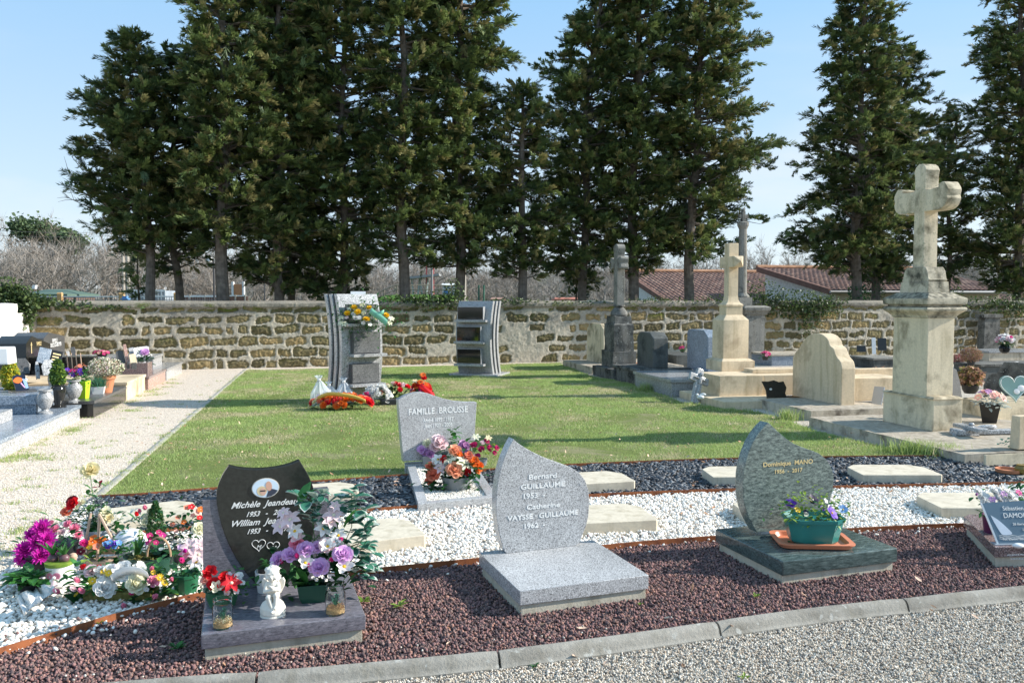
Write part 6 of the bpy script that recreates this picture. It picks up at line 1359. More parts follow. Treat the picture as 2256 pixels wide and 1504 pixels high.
# ================================================================ COLUMBARIUM PILLARS (belly-fronted stacks of three curved granite leaves)
def columbarium(lab, px, py, ang, w_, H_, doors, doormat, fin, base=None):
    r = thing('columbarium_pillar', lab, 'columbarium', P(px, py, 0), ang, 'columbarium pillars on the lawn')   # origin: front left bottom corner
    bow = lambda z: -.19*(1-(2*z/H_-1)**2)
    zs = [H_*i/16 for i in range(17)]
    for k_, (y0, y1, m, ins) in enumerate([(0, .10, fin[0], 0), (.1005, .20, fin[1], -.025), (.2005, .30, fin[0], .0), (.3005, .40, fin[1], -.025), (.4005, .50, fin[0], 0)]):
        pts = [(bow(z)+y0, z+.0) for z in zs]+[(bow(z)+y1, z) for z in zs[::-1]]; g_ = G(); yslab(g_, pts, -ins, w_+ins)
        o = g_.obj('granite_leaf', M[m], r, bev=.004); fix(o.data)
    for x0, x1, za, zb in doors:
        ym = min(bow(za), bow(zb), bow((za+zb)/2)); d = thing_part('niche', r)
        G().box(x0, x1, ym-.09, ym+.02, za, zb).obj('niche_box', M[doormat[0]], r, bev=.004)
        G().box(x0+.012, x1-.012, ym-.1, ym-.091, za+.012, zb-.012).obj('niche_door', M[doormat[1]], r, bev=.002)
        G().box(x0-.03, x1+.07, ym-.19, ym-.0, za-.05, za-.003).obj('shelf', M[doormat[2]], r, bev=.004)
    if base: G().box(-.16, w_+.16, -.2, .62, -.03, base).obj('base', M['granite_far'], r, bev=.01)
    return r
def thing_part(*a): return None
C1 = columbarium('grey granite columbarium pillar with flowers on top and wreaths at its foot', 744, 889, R(36), .70, 1.74, [(.12, .60, .33, .64), (.14, .62, .80, 1.14), (.08, .60, 1.28, 1.58)], ('granite_dark', 'granite_mid2', 'granite_mid'), ('granite_far', 'black_plastic'))
C2 = columbarium('darker columbarium pillar with three empty black niche doors, on a pale base', 1012, 826, R(-20), .80, 1.62, [(.06, .62, .28, .60), (.06, .62, .76, 1.08), (.06, .66, 1.22, 1.5)], ('granite_mid', 'black_gloss', 'granite_mid'), ('granite_mid', 'granite_black'), base=.05)
tag(G().box(-.12, .12, 0, .02, 0, .17).xf(Matrix.Rotation(-.3, 4, 'X')).obj('white_card', M['white_paint'], loc=tuple(PY(789, 664, C1.location.y+.25)), rz=R(8)), 'small white card standing on top of the flower-crowned pillar', 'card')
# ================================================================ LEFT HAND GRAVES (their right ends line the path)
def ltomb(lab, pn, pf, ty, wid, mat, top=None, nm='grave', zoff=0, ext=0, face=None, lip=.02):
    c = P(*pn, 0); f = P(*pf, 0); L_ = (f-c).length; r = thing(nm, lab, 'grave', c, AE, 'graves along the left of the path')
    z = FP(pn[0], ty, c, AE)[1]
    G().box(-ext, L_-.02, 0, wid, -.05, z-.045).obj('plinth', mat, r, bev=.006)
    G().box(-ext-.01, L_-.01, -lip, wid+.01, z-.0445, z).obj('cover_slab', top or mat, r, bev=.005)
    return r, z, L_
r, zA, LA = ltomb('long pale granite plinth nearest the camera at the left edge', (100, 963), (197, 924), 924, 2.4, M['granite_far'], M['granite_blue'], ext=3.0)
GA = r
up = thing('grave', 'low grey-blue granite tomb on the pale plinth at the left edge', 'grave', P(80, 911, zA), AE); L_ = FP(114, 874, P(80, 874, zA+.25), AE)[0]
G().box(0, 1.15, 0, 1.2, 0, .12).obj('tomb', M['granite_blue'], up, bev=.006); G().box(-.03, 1.18, -.05, 1.25, .1205, .24).obj('cover_slab', M['granite_blue'], up, bev=.012)
up2 = thing('grave', 'pale granite tomb step touching the left edge, below the blue-grey tomb', 'grave', P(28, 924, zA), AE); G().box(-1.2, 0, 0, .9, 0, .13).obj('tomb', M['granite_far'], up2, bev=.006)
r, zB, LB = ltomb('polished black granite grave beside the path', (206, 920), (277, 883), 882, 2.2, M['granite_black'], M['granite_dark'])
r, zC, LC = ltomb('low cream stone grave between the black and the pink ones', (279, 882), (324, 860.5), 841, 2.2, M['limestone'], M['limestone'])
r, zD, LD = ltomb('pink granite grave beside the path', (327, 859), (365, 839), 829, 2.2, M['granite_pink'], M['granite_brown'])
r, zE, LE = ltomb('pale grey granite grave at the far end of the path', (367, 838), (404, 820), 812, 2.4, M['granite_far'], M['granite_mid'])
zl = lambda x, y: (x*.2659, 640+y*.2659)
def lstele(lab, near, Y, pts, th, mat, tx=(), cross=None, letters='letters_white'):
    c = PY(*zl(*near), Y); r = thing('headstone', lab, 'headstone', (c.x, c.y, c.z), AE)
    ol = [FP(*zl(*p), c, AE) for p in pts]; G().slab(ol, 0, th).obj('stone', mat, r, bev=.004)
    for t_, x0, x1, yb, s in tx:
        a, b = FP(*zl(x0, yb), c, AE), FP(*zl(x1, yb), c, AE); o = text_mesh(t_, s, M[letters], r, ((a[0]+b[0])/2, -.002, a[1])); wd = max(v.co.x for v in o.data.vertices)*2; o.scale = ((b[0]-a[0])/wd, 1, 1)
    if cross:
        a = FP(*zl(*cross[0]), c, AE); b = FP(*zl(*cross[1]), c, AE); x0 = a[0]; h = a[1]-b[1]
        G().box(x0-.012, x0+.012, -.004, -.001, b[1], a[1]).box(x0-h*.16, x0+h*.16, -.004, -.001, a[1]-h*.3, a[1]-h*.3+.022).obj('engraved_cross', M[letters], r)
    return r
lstele('black granite headstone with a thin engraved cross and a peaked top, nearest of two', (217, 700), 12.4, [(217, 700), (217, 440), (262, 374), (418, 440), (418, 700)], .42, M['granite_black'], [('FAMILLE', 303, 342, 458, .09)], ((258, 428), (258, 520)), 'letters_gold')
lstele('black granite headstone with white lettering, farther of two', (362, 560), 14.2, [(362, 560), (362, 395), (405, 346), (537, 376), (537, 560)], .5, M['granite_dark'], [('FAMILLE', 433, 475, 432, .1), ('DUCLOS-BOYER', 418, 508, 470, .1)])
o = G().box(-1.2, 0, 0, .3, 0, .22, .01, .01).obj('headstone', M['white_paint'], bev=.02, loc=tuple(PY(20, 803, 10.6)), rz=A0); o.rotation_euler.z = A0; tag(o, 'bright white headstone cut off by the left edge', 'headstone')
G0 = [('urn', 100, 911, zA, 'granite_mid', 1.), ('urn', 164, 887, zA, 'granite_mid', 1.)]
def urn(lab, px, py, z, mat, s=1., prof=None):
    r = thing('urn', lab, 'urn', P(px, py, z), 0, 'stone urns on the left graves'); k_ = kk(r.location.y)*s
    pr = prof or [(15, 0), (15, 4), (8, 7), (7, 10), (12, 15), (17.5, 30), (17, 38), (12, 45), (11, 48), (15, 50), (15, 54), (12, 54), (11, 48)]
    G().lathe([(a*k_, b*k_) for a, b in pr], 24).obj('bowl', M[mat], r); return r, k_
urn('empty grey granite urn nearest the camera on the pale plinth', 100, 911, zA, 'granite_mid')
u2, k_ = urn('grey granite urn with purple silk flowers on the plinth corner', 164, 887, zA, 'granite_mid', .95)
foliage(u2, (0, 0, 54*k_), (10*k_, 10*k_, 18*k_), 30, 14*k_, 'leaf', 3)
g = random.Random(5)
for i in range(14): bloom('blossom', 'violet' if i % 3 else 'raspberry', u2, (g.uniform(-15, 15)*k_, g.uniform(-8, 8)*k_, (66+g.uniform(-3, 12))*k_), 4.5*k_)
u3, k_ = urn('black granite urn holding a clipped dwarf conifer', 129, 897, zA, 'granite_black', 1., [(16, 0), (16, 3), (8, 6), (8, 9), (13, 22), (16, 38), (15, 44), (12, 48), (14, 51), (11, 51)])
def cone_bush(parent, r_, h, z0, mat, seed, n=2600, s=.035):
    g = np.random.default_rng(seed); t = g.uniform(0, 1, n)**.8; a = g.uniform(0, 6.28, n); rr = r_*np.sin(np.pi*np.clip(t*.85+.13, 0, 1))**.8*g.uniform(.4, 1, n)**.5*(1-t*.35)
    return leaves('foliage', np.cos(a)*rr, np.sin(a)*rr, z0+t*h, s, [M[m] for m in mat], [1/len(mat)]*len(mat), g, parent)
cone_bush(u3, 17*k_, 55*k_, 50*k_, ['conifer', 'conifer', 'leaf_lime'], 3)
r = thing('golden_conifer', 'small golden-yellow conifer behind the guitar plaque', 'shrub', P(24, 856, zA+.25), 0); cone_bush(r, .13, .42, 0, ['conifer_gold', 'leaf_lime'], 4, 3000, .03); G().tube([(0, 0, -.02), (0, 0, .3)], .012, 6).obj('stem', M['bark'], r)
# guitar plaque on a stand
r = thing('memorial_plaque', 'dark blue plaque with an orange guitar picture on a grey stand', 'plaque', P(52, 863, zA+.24), A0+.55); k_ = kk(r.location.y)
T_ = Matrix.Rotation(-.25, 4, 'X') @ Matrix.Rotation(-.18, 4, 'Y')
G().slab([(-13*k_, 3*k_), (13*k_, 3*k_), (13*k_, 36*k_), (8*k_, 40*k_), (3*k_, 38*k_), (-2*k_, 41*k_), (-9*k_, 40*k_), (-13*k_, 36*k_)], 0, .02).xf(T_).obj('plaque', plain('navy_plaque', (.012, .016, .035), .1), r, bev=.002)
G().slab([((-4+8*math.cos(a)*(1+.15*math.cos(2*a)))*k_, (28+7*math.sin(a))*k_) for a in [6.283*i/20 for i in range(20)]], -.003, -.001).xf(T_).obj('guitar_body', M['orange'], r)
G().slab([(-1*k_, 20*k_), (4*k_, 8*k_), (6*k_, 9*k_), (1*k_, 22*k_)], -.003, -.001).xf(T_).obj('guitar_neck', M['lilac'], r)
G().slab([(5*k_, 30*k_), (12*k_, 26*k_), (12*k_, 6*k_), (6*k_, 6*k_)], -.003, -.001).xf(T_).obj('pale_panel', plain('pale_blue_picture', (.25, .38, .62), .3), r)
G().box(-.15, .16, -.1, .12, 0, .02).obj('stand', M['granite_dark'], r, bev=.003)
# open-book plaque, small stones and plaques
r = thing('open_book_plaque', 'open book plaque with gold lettering on the black grave', 'plaque', PY(*zl(400, 612), 12.4), A0+.5); k_ = kk(12.4)
for sgn, m in ((-1, 'granite_blue'), (1, 'granite_black')):
    g_ = G().box(0, 24*k_, 0, .03, 0, 36*k_); g_.xf(Matrix.Rotation(-.35, 4, 'X') @ Matrix.Rotation(.3, 4, 'Y') @ Matrix.Translation((-24*k_ if sgn < 0 else 0, 0, 0))); g_.obj('page', M[m], r, bev=.003)
T_ = Matrix.Rotation(-.35, 4, 'X') @ Matrix.Rotation(.3, 4, 'Y')
for i in range(3): G().box(4*k_, (20-3*i)*k_, -.004, -.001, (26-7*i)*k_, (29-7*i)*k_).xf(T_).obj('gold_line', M['letters_gold'], r)
r = thing('book_stand', 'black granite block stand under the open book plaque', 'stand', PY(*zl(330, 690), 12.55), A0); G().box(-.25, .75, 0, .3, -.02, .25).obj('block', M['granite_black'], r, bev=.005)
for i, (x_, y_, w_, h, m, lab, ln) in enumerate([(190, 690, .18, .24, 'granite_dark', 'grey shell-shaped plaque between the golden conifer and the black headstone', .3), (318, 728, .05, .26, 'granite_far', 'thin leaning grey plaque left of the clipped conifer', .3), (412, 700, .16, .24, 'granite_far', 'pale carved plaque just left of the clipped conifer', .35), (430, 795, .06, .2, 'granite_dark', 'small dark plaque on a prop beside the black urn', .5)]):
    c = PY(*zl(x_, y_), 12.2-(i == 3)*.6); r = thing('memorial_plaque', lab, 'plaque', c, A0+.5); G().slab([(-w_/2, 0), (w_/2, 0), (w_*.6, h*.6), (w_*.3, h), (-w_*.3, h), (-w_*.6, h*.6)], 0, .03).xf(Matrix.Rotation(-ln, 4, 'X')).obj('stone', M[m], r, bev=.004)
    G().tube([(0, .02, h*.5), (0, .12, -.02)], .006, 5).obj('prop', M['granite_dark'], r)
# lime pot, basket, terracotta heather etc.
potted('lime green square pot with a small leafy shrub, beside the urn with purple flowers', 184, 877, zB, [(.075, 0), (.10, .24), (.102, .25)], 'lime', ('leaf', 160, .06, (.12, .12), .26), [('blossom', 'coral', 9, .022)], n=4, ang=.8, seed=11)
r = thing('white_basket', 'white wicker basket with a tuft of blue-green grass on the black grave', 'basket', P(217, 867, zB), .3)
potmesh('basket', r, [(.10, 0), (.115, .05), (.13, .11)], 'white_paint', 4, .8, ph=.785)
blades('grass_tuft', np.random.default_rng(1).normal(0, .04, 500), np.random.default_rng(2).normal(0, .03, 500), (.12, .24), .006, [.9, .1, 0], 5, .6, r, None, None, .08).data.materials[0] = M['leaf_silk']
pot_mat['white-pink heather in a big terracotta pot on the black grave'] = 'clay'
bush('white-pink heather in a big terracotta pot on the black grave', 233, 864, zB, (.28, .25, .16), ['heather', 'creamwhite', 'palepink', 'conifer'], [.2, .4, .12, .28], 3200, .022, [(.09, 0), (.13, .2), (.15, .21), (.15, .26)], seed=12)
Pz = lambda x, y, z: P(*zl(x, y), z)
r = thing('candle_stakes', 'cluster of thin pale stakes behind the urn with purple flowers', 'stakes', PY(*zl(620, 680), 12.6), 0)
for i in range(4): G().tube([(i*.07-.1, 0, 0), (i*.07-.12, 0, .3)], .008, 5).obj('stake', M['wood'], r)
potted('pot of small red roses between the lime pot and the heather', *zl(735, 712), zB, [(.06, 0), (.08, .1)], 'black_plastic', ('leaf_dark', 110, .05, (.2, .16), .2), [('rose', 'coral', 9, .028), ('rose', 'raspberry', 5, .025)], seed=13)
potted('white lilies and a pink rose in a dark pot on the pink granite grave', *zl(1192, 662), zD, [(.07, 0), (.105, .16)], 'green_plastic', ('leaf_dark', 60, .14, (.15, .13), .22), [('lily', 'white', 7, .06), ('rose', 'lilac', 2, .07), ('blossom', 'white', 6, .04)], seed=14)
potted('low pink cyclamen bowl on the pale far grave', *zl(845, 545), .55, [(.08, 0), (.10, .05)], 'black_plastic', ('leaf_lime', 50, .06, (.16, .14), .05), [('blossom', 'raspberry', 12, .035), ('blossom', 'salmon', 6, .03)], seed=15)
for i, (x_, y_, w_, h, m, lab) in enumerate([(1010, 610, .24, .42, 'granite_dark', 'tall grey photo plaque on the pink granite grave'), (1060, 600, .10, .58, 'granite_pink', 'narrow upright pink stone plaque on the pink granite grave'), (1110, 605, .2, .30, 'limestone_old', 'brownish plaque left of the white lilies'),
      (1180, 545, .55, .34, 'white_paint', 'bright white pillow-shaped plaque on the far pale grave'), (1100, 540, .2, .3, 'granite_far', 'pale rounded plaque beside the white pillow-shaped plaque'), (615, 545, .16, .34, 'granite_dark', 'dark bird-shaped plaque on the grave behind the clipped conifer'), (570, 560, .1, .22, 'granite_far', 'small pale plaque left of the dark bird-shaped plaque'), (700, 600, .3, .18, 'granite_dark', 'low dark plaque with a red rose behind the urn with purple flowers')]):
    Yq = 17.4 if y_ < 560 else 14.9; c = PY(*zl(x_, y_), Yq); r = thing('memorial_plaque', lab, 'plaque', c, A0+.35)
    sh_ = [(-.5, 0), (.5, 0), (.5, .9), (.4, 1), (-.4, 1), (-.5, .9)]
    w_ *= .55; h *= .6; G().slab([(a*w_, q*h) for a, q in sh_], 0, .03).xf(Matrix.Rotation(-.2, 4, 'X') @ Matrix.Rotation(-.12, 4, 'Y')).obj('stone', M[m], r, bev=.006)
    G().box(-w_*.35, w_*.35, -.05, .08, -.1, .02).obj('foot', M['granite_dark'], r, bev=.004)
c = PY(340, 785, 17.1); r = thing('grave', 'grey speckled second-row tomb carrying the white pillow-shaped plaque', 'grave', (c.x, c.y, 0), A0)
G().box(-2.4, -.03, .03, 1.0, -.05, c.z-.05).obj('tomb', M['granite_far'], r, bev=.006); G().box(-2.43, 0, 0, 1.03, c.z-.0495, c.z).obj('cover_slab', M['granite_mid'], r, bev=.006)
tag(G().box(0, .5, 0, .45, 0, .2).obj('granite_cube', M['granite_brown'], bev=.005, loc=tuple(P(*zl(990, 690), zD)), rz=A0), 'dark brown polished block on the pink granite grave', 'block')

plaque('dark curved stone plaque standing just right of the tall cross base', 2110, 879, .36, .30, .40, M['granite_dark'], A0+.5, .12, [(-.5, 0), (.5, 0), (.42, .6), (.2, .95), (-.1, 1.02), (-.4, .9), (-.5, .5)], th=.04)
# ================================================================ FLOWERS AND ORNAMENTS
def arrangement(nm, lab, cat, px, py, z=0, rz=0, group=None): return thing(nm, lab, cat, P(px, py, z), rz, group)
def kr(r): return r.location.y/FPX*1.04
def leafspray(r, lst, mat, seed, L_=30, W_=.5, name='foliage', dy=(-.01, .07), curl=-.7, shape=OVAL, up=.3, edge=None):
    """clusters of leaves seen at pixels: (px, py, spread px, count)"""
    g = random.Random(seed); b = G(); k = kr(r)
    for px, py, sp, n in lst:
        for i in range(n):
            p = px_in(r, px+g.gauss(0, sp*.5), py+g.gauss(0, sp*.4), g.uniform(*dy)); l = L_*k*g.uniform(.55, 1.0); az = g.uniform(0, 6.28) if g.random() < .4 else math.atan2(-.8+g.gauss(0, .6), (px-root_px(r))*.02+g.gauss(0, .8))
            el = g.uniform(-.4, .8)+up; b.mat(0); patch(b, l, l*W_, az, el, curl*g.uniform(.4, 1), .25, base=tuple(p), shape=shape)
            if edge: b.mat(1); patch(b, l*1.06, l*W_*1.22, az, el-.03, curl*.7, .25, base=(p[0], p[1]+.002, p[2]-.002), shape=shape)
    o = b.obj(name, [M[mat]]+([M[edge]] if edge else []), r, sharp=80)
    return o
# ---- the big pink, lilac and white bouquet on the violet slab
r = arrangement('bouquet', 'large pink, lilac and white silk bouquet with variegated leaves in a dark green trough', 'bouquet', 690, 1322, JZ, R(12)); k = kr(r)
potmesh('trough', r, [(.075, 0), (.094, .03), (.105, .085), (.108, .09)], 'green_plastic', 4, .62, ph=.785, wall=.004)
leafspray(r, [(640, 1265, 50, 40), (700, 1270, 60, 50), (755, 1265, 50, 30), (650, 1220, 50, 30), (720, 1220, 60, 36), (760, 1230, 40, 24)], 'leaf_dark', 21, 34)
leafspray(r, [(655, 1120, 20, 4), (745, 1165, 20, 4), (755, 1275, 20, 5), (660, 1285, 20, 5)], 'leaf', 22, 62, .5, up=.9, name='broad_leaves')
sprig = [(680, 1085), (695, 1100), (672, 1105), (700, 1075), (715, 1110), (690, 1125), (665, 1095), (710, 1135), (768, 1090), (785, 1105), (775, 1125), (795, 1125), (760, 1115), (790, 1150), (805, 1160), (770, 1155), (800, 1185), (812, 1205), (785, 1205), (795, 1225), (810, 1240), (780, 1245), (800, 1262), (770, 1075), (730, 1120), (745, 1100), (720, 1160), (760, 1190), (708, 1092), (686, 1142), (778, 1178)]
leafspray(r, [(a, b, 7, 2) for a, b in sprig+[(a+9, b+13) for a, b in sprig]], 'leaf_silk', 23, 38, .62, name='variegated_leaves', edge='leaf_edge', up=.2)
b_ = G()
for ends in (((700, 1250), (690, 1160), (685, 1085)), ((740, 1240), (775, 1160), (775, 1085)), ((760, 1250), (795, 1210), (808, 1190))):
    b_.tube([px_in(r, *e, .03) for e in ends], .0022, 5)
b_.obj('stems', M['leaf'], r)
ferns(r, tuple(px_in(r, 690, 1190, .0)), 6, .13, 'leaf', 5); ferns(r, tuple(px_in(r, 620, 1235, .0)), 5, .12, 'leaf_dark', 6)
blooms_px(r, [('rose', 'lilac', 703, 1250, 38, -.06), ('rose', 'lilac', 755, 1222, 38, -.05), ('rose', 'lilac', 674, 1210, 34, -.03), ('rose', 'lilac', 640, 1222, 32, -.03), ('rose', 'lilac', 612, 1232, 32, -.02), ('rose', 'lilac', 700, 1205, 26, .0), ('rose', 'palepink', 720, 1200, 30, -.01), ('rose', 'pink', 652, 1196, 26, 0),
    ('magnolia', 'white', 672, 1240, 40, -.06), ('magnolia', 'white', 758, 1248, 44, -.07), ('magnolia', 'white', 722, 1204, 40, -.03), ('lily', 'white', 650, 1170, 36, 0), ('lily', 'palepink', 640, 1145, 46, .01), ('lily', 'palepink', 618, 1160, 38, .01), ('magnolia', 'palepink', 655, 1184, 38, 0), ('lily', 'palepink', 735, 1135, 44, .02), ('lily', 'white', 712, 1165, 38, .01), ('lily', 'palepink', 725, 1150, 36, .0), ('lily', 'white', 746, 1180, 36, 0), ('lily', 'palepink', 625, 1130, 30, .02), ('lily', 'palepink', 738, 1115, 26, .03),
    ('tulip', 'hot', 655, 1228, 22, -.05), ('tulip', 'hot', 728, 1235, 22, -.05), ('tulip', 'hot', 622, 1240, 20, -.03), ('tulip', 'hot', 748, 1190, 20, -.01), ('tulip', 'hot', 682, 1248, 18, -.06), ('tulip', 'pink', 668, 1196, 18, 0)]+[('blossom', 'white', 600+i*5, 1240+12*math.sin(i), 8, -.04) for i in range(5)]+[('blossom', 'white', 690+i*7, 1272+5*math.sin(i*2), 7, -.05) for i in range(6)])
# ---- small red and cream posy at the slab's left back corner
r = arrangement('bouquet', 'small red and cream silk bouquet in a green pot on the violet slab corner', 'bouquet', 490, 1332, JZ); k = kr(r)
potmesh('pot', r, [(26*k, 0), (33*k, 22*k), (34*k, 34*k), (37*k, 35*k)], 'green_plastic2', 24, flute=.03)
leafspray(r, [(470, 1290, 40, 30), (515, 1290, 50, 36), (540, 1290, 20, 12)], 'leaf', 31, 22); ferns(r, tuple(px_in(r, 520, 1290)), 6, .07, 'leaf', 7)
blooms_px(r, [('carnation', 'red', 462, 1262, 34, 0), ('carnation', 'red', 492, 1272, 28, 0), ('lily', 'red', 510, 1284, 40, -.03), ('rose', 'red', 470, 1285, 24, -.01), ('carnation', 'red', 488, 1292, 26, -.02), ('magnolia', 'creamwhite', 477, 1297, 34, -.04), ('carnation', 'white', 524, 1272, 24, 0), ('blossom', 'white', 500, 1305, 12, -.03), ('blossom', 'white', 520, 1302, 12, -.03), ('blossom', 'white', 533, 1283, 12, 0), ('rose', 'salmon', 452, 1278, 18, 0), ('blossom', 'palepink', 505, 1265, 10, 0)])
# ---- glass jars with a succulent
def glassm():
    m = N('clear_glass', .02, .5); m.b.inputs['Transmission Weight'].default_value = 1; m.b.inputs['IOR'].default_value = 1.25; m.col((.94, .97, .96)); return m.mat
M['glass'] = glassm()
for px, py, lab, sandc in ((491, 1380, 'glass jar with a small succulent and pale grit, left of the cherub', 'creamwhite'), (739, 1350, 'glass jar with a small succulent and amber grit, right of the cherub', 'leaf_brown')):
    r = thing('glass_jar', lab, 'jar', P(px, py, JZ), 0, 'glass jars on the violet slab'); k = kr(r)
    G().lathe([(2*k, .0), (19*k, .0), (21.5*k, 3*k), (21.5*k, 44*k), (18.5*k, 50*k), (18*k, 53*k), (19.5*k, 54*k), (19.5*k, 62*k), (18*k, 62.3*k), (18*k, 52*k), (20*k, 43*k), (20.3*k, 4*k), (2*k, 2.2*k)], 28).obj('glass', M['glass'], r)
    G().lathe([(2*k, 2.5*k), (20*k, 3.8*k), (20.1*k, 13*k), (2*k, 13.5*k)], 20).obj('sand', M['cork'], r)
    g = np.random.default_rng(int(px)); n = 260; a = g.uniform(0, 6.28, n); q = 19*k*g.uniform(0, 1, n)**.5
    o = scatter('grit', np.cos(a)*q, np.sin(a)*q, g.uniform(13.5, 20, n)*k, I0, (.0015, .0028), (.6, 1, .6, 1), .8, [M[sandc], M['cork']], [.6, .4], smooth=False); o.parent = r; o['kind'] = 'stuff'
    b_ = G(); gr = random.Random(px)
    for i in range(13): patch(b_, gr.uniform(15, 24)*k, 6*k, i*2.4, .5+i*.07, .3, .5, base=(0, 0, 17*k), shape=[.8, 1, .8, .45, .04])
    for i in range(8): patch(b_, 13*k, 5*k, i*2.4, .6+i*.08, .3, .5, base=(3*k, 2*k, 30*k), shape=[.8, 1, .8, .45, .04])
    b_.tube([(0, 0, 16*k), (2*k, 1*k, 32*k)], 2*k, 6); b_.obj('succulent', M['leaf_silk'], r, sharp=80)
# ---- white pot with a leafy fern behind the cherub
r = arrangement('planter', 'white pot with a dark liner and a fern behind the cherub', 'planter', 592, 1300, JZ); k = kr(r)
potmesh('pot', r, [(23*k, 0), (27*k, 32*k), (28*k, 44*k)], 'white_paint', 24); G().lathe([(20*k, 34*k), (22*k, 52*k), (20*k, 52.5*k), (1*k, 50*k)], 20).obj('liner', M['black_plastic'], r)
ferns(r, (0, 0, 54*k), 9, .10, 'leaf', 9); foliage(r, (0, 0, 50*k), (.04, .03, .05), 24, .04, 'leaf_dark', 12)
# ---- the cherub: one continuous figure grown from rounded forms and fused by a voxel remesh
def cherub(px, py):
    r = thing('cherub_statue', 'small white plaster cherub sitting with folded arms on the violet slab', 'statue', P(px, py, JZ), R(6)); k = kr(r)*1.0
    b = G()
    def S(x, y, z, a, c=None, d=None): b.sphere((x*k, y*k, z*k), (a*k, (c or a)*k, (d or a)*k), 14, 10)
    def T(p, q, r0, r1): b.tube([tuple(v*k for v in lerpv(p, q, t)) for t in (0, .25, .5, .75, 1)], [lerp(r0, r1, t)*k for t in (0, .25, .5, .75, 1)], 12); S(*p, r0); S(*q, r1)
    lerpv = lambda p, q, t: tuple(a+(c-a)*t for a, c in zip(p, q))
    b.lathe([(22*k, 0), (27*k, 6*k), (27*k, 18*k), (22*k, 28*k), (14*k, 34*k)], 20, 0, 0, .85)            # rounded seat
    S(0, 6, 40, 14, 12, 12); S(0, 5, 54, 13, 10, 14); S(0, 3, 66, 12, 9, 9)                                # hips, belly, chest
    T((-11, 2, 68), (-15, -6, 54), 5, 4.2); T((-15, -6, 54), (3, -14, 60), 4.2, 3.4)                        # right arm folded across
    T((11, 2, 68), (15, -7, 56), 5, 4.2); T((15, -7, 56), (0, -15, 66), 4.2, 3.4)                           # left arm up to the chin
    T((-7, 0, 38), (-6, -16, 44), 7, 6); T((-6, -16, 44), (2, -19, 20), 5.6, 3.8)                           # legs drawn up
    T((7, 0, 38), (10, -15, 48), 7, 6); T((10, -15, 48), (9, -18, 26), 5.6, 3.8)
    S(3, -23, 15, 3.8, 6, 3); S(9, -22, 23, 3.6, 5.5, 2.8)                                                 # feet
    for fx, fz in ((2, 63), (2.5, 60.8), (3.2, 58.8), (3.4, 57)): T((fx, -14.5, fz), (fx+5, -15, fz+.4), 1.25, 1.0)
    for fx, fz in ((0, 68), (-1, 66), (-1.5, 64)): T((fx, -15.5, fz), (fx-4.5, -15, fz+2), 1.25, 1.0)
    T((0, 2, 72), (0, -1, 80), 6, 6)                                                                      # neck
    S(0, -2, 90, 14, 14, 14); S(-7, -10, 85, 6, 5, 5); S(7, -10, 85, 6, 5, 5); S(0, -12, 81, 4.5, 4, 3.5); S(0, -16.5, 88, 2.3, 2.6, 2.4)   # head, cheeks, chin, nose
    S(-2, -15.5, 83.7, 2, 1.6, .9); S(2, -15.5, 83.7, 2, 1.6, .9); S(-14, 0, 88, 2.5, 2.5, 4); S(14, 0, 88, 2.5, 2.5, 4)
    S(-5, -13.3, 94, 3.6, 2.6, 1.7); S(5, -13.3, 94, 3.6, 2.6, 1.7)
    S(0, 0, 96, 14.6, 14.6, 11)
    rr = random.Random(4)
    for i in range(34):
        a = rr.uniform(0, 6.28); e = rr.uniform(.15, 1.5); 
        if math.sin(a) < -.2 and e < .62: continue
        S(14*math.cos(a)*math.cos(e), 14*math.sin(a)*math.cos(e), 95+12*math.sin(e), 3.6, 3.6, 2.6)
    for sg in (-1, 1): b.loft([[(sg*(8+a_*q)*k, (9+3*q)*k, (50+z_)*k) for a_, z_ in ((0, -10), (8, -6), (15, 8), (17, 20), (13, 28), (5, 24), (0, 12))] if not j else [(sg*(8+a_*q)*k, (14+3*q)*k, (50+z_)*k) for a_, z_ in ((0, -10), (8, -6), (15, 8), (17, 20), (13, 28), (5, 24), (0, 12))] for j, q in ((0, 1), (1, 1))])
    me = b.mesh('figure', M['plaster'], True); o = link('figure', me)
    md = o.modifiers.new('m', 'REMESH'); md.mode = 'VOXEL'; md.voxel_size = 1.15*k; m2 = o.modifiers.new('s', 'SMOOTH'); m2.iterations = 2; m2.factor = .5
    dg = bpy.context.evaluated_depsgraph_get(); me2 = bpy.data.meshes.new_from_object(o.evaluated_get(dg)); bpy.data.objects.remove(o)
    me2.polygons.foreach_set('use_smooth', [True]*len(me2.polygons)); link('figure', me2, r)
    G().lathe([(24*k, -.002), (27*k, 0), (26*k, 3*k), (20*k, 4*k)], 20, 0, 0, .85).obj('foot_ring', M['plaster'], r)
cherub(601, 1354)
# ---- teal planter of pansies on a terracotta saucer
Ms = .158; r = thing('plant_saucer', 'rectangular terracotta saucer under the teal planter', 'saucer', P(1787, 1196, Ms), R(-4)); k = kr(r)
def rrect(a, b, c, n=5): return [(sx_*(a-c)+c*math.cos(t), sy_*(b-c)+c*math.sin(t)) for sx_, sy_, t0 in ((1, 1, 0), (-1, 1, 1.571), (-1, -1, 3.142), (1, -1, 4.712)) for t in [t0+1.571*i/n for i in range(n+1)]]
G().loft([[(x, y, z*k) for x, y in rrect(a*k, b*k, 20*k)] for a, b, z in ((64, 40, 0), (74, 50, 2), (78, 53, 9), (80, 55, 10), (80, 55, 12), (70, 46, 12), (66, 42, 4))]).obj('saucer', M['terracotta'], r)
r = thing('planter', 'teal octagonal planter full of pansies on the green-black slab', 'planter', P(1790, 1192, Ms+.018), R(-4)); k = kr(r)
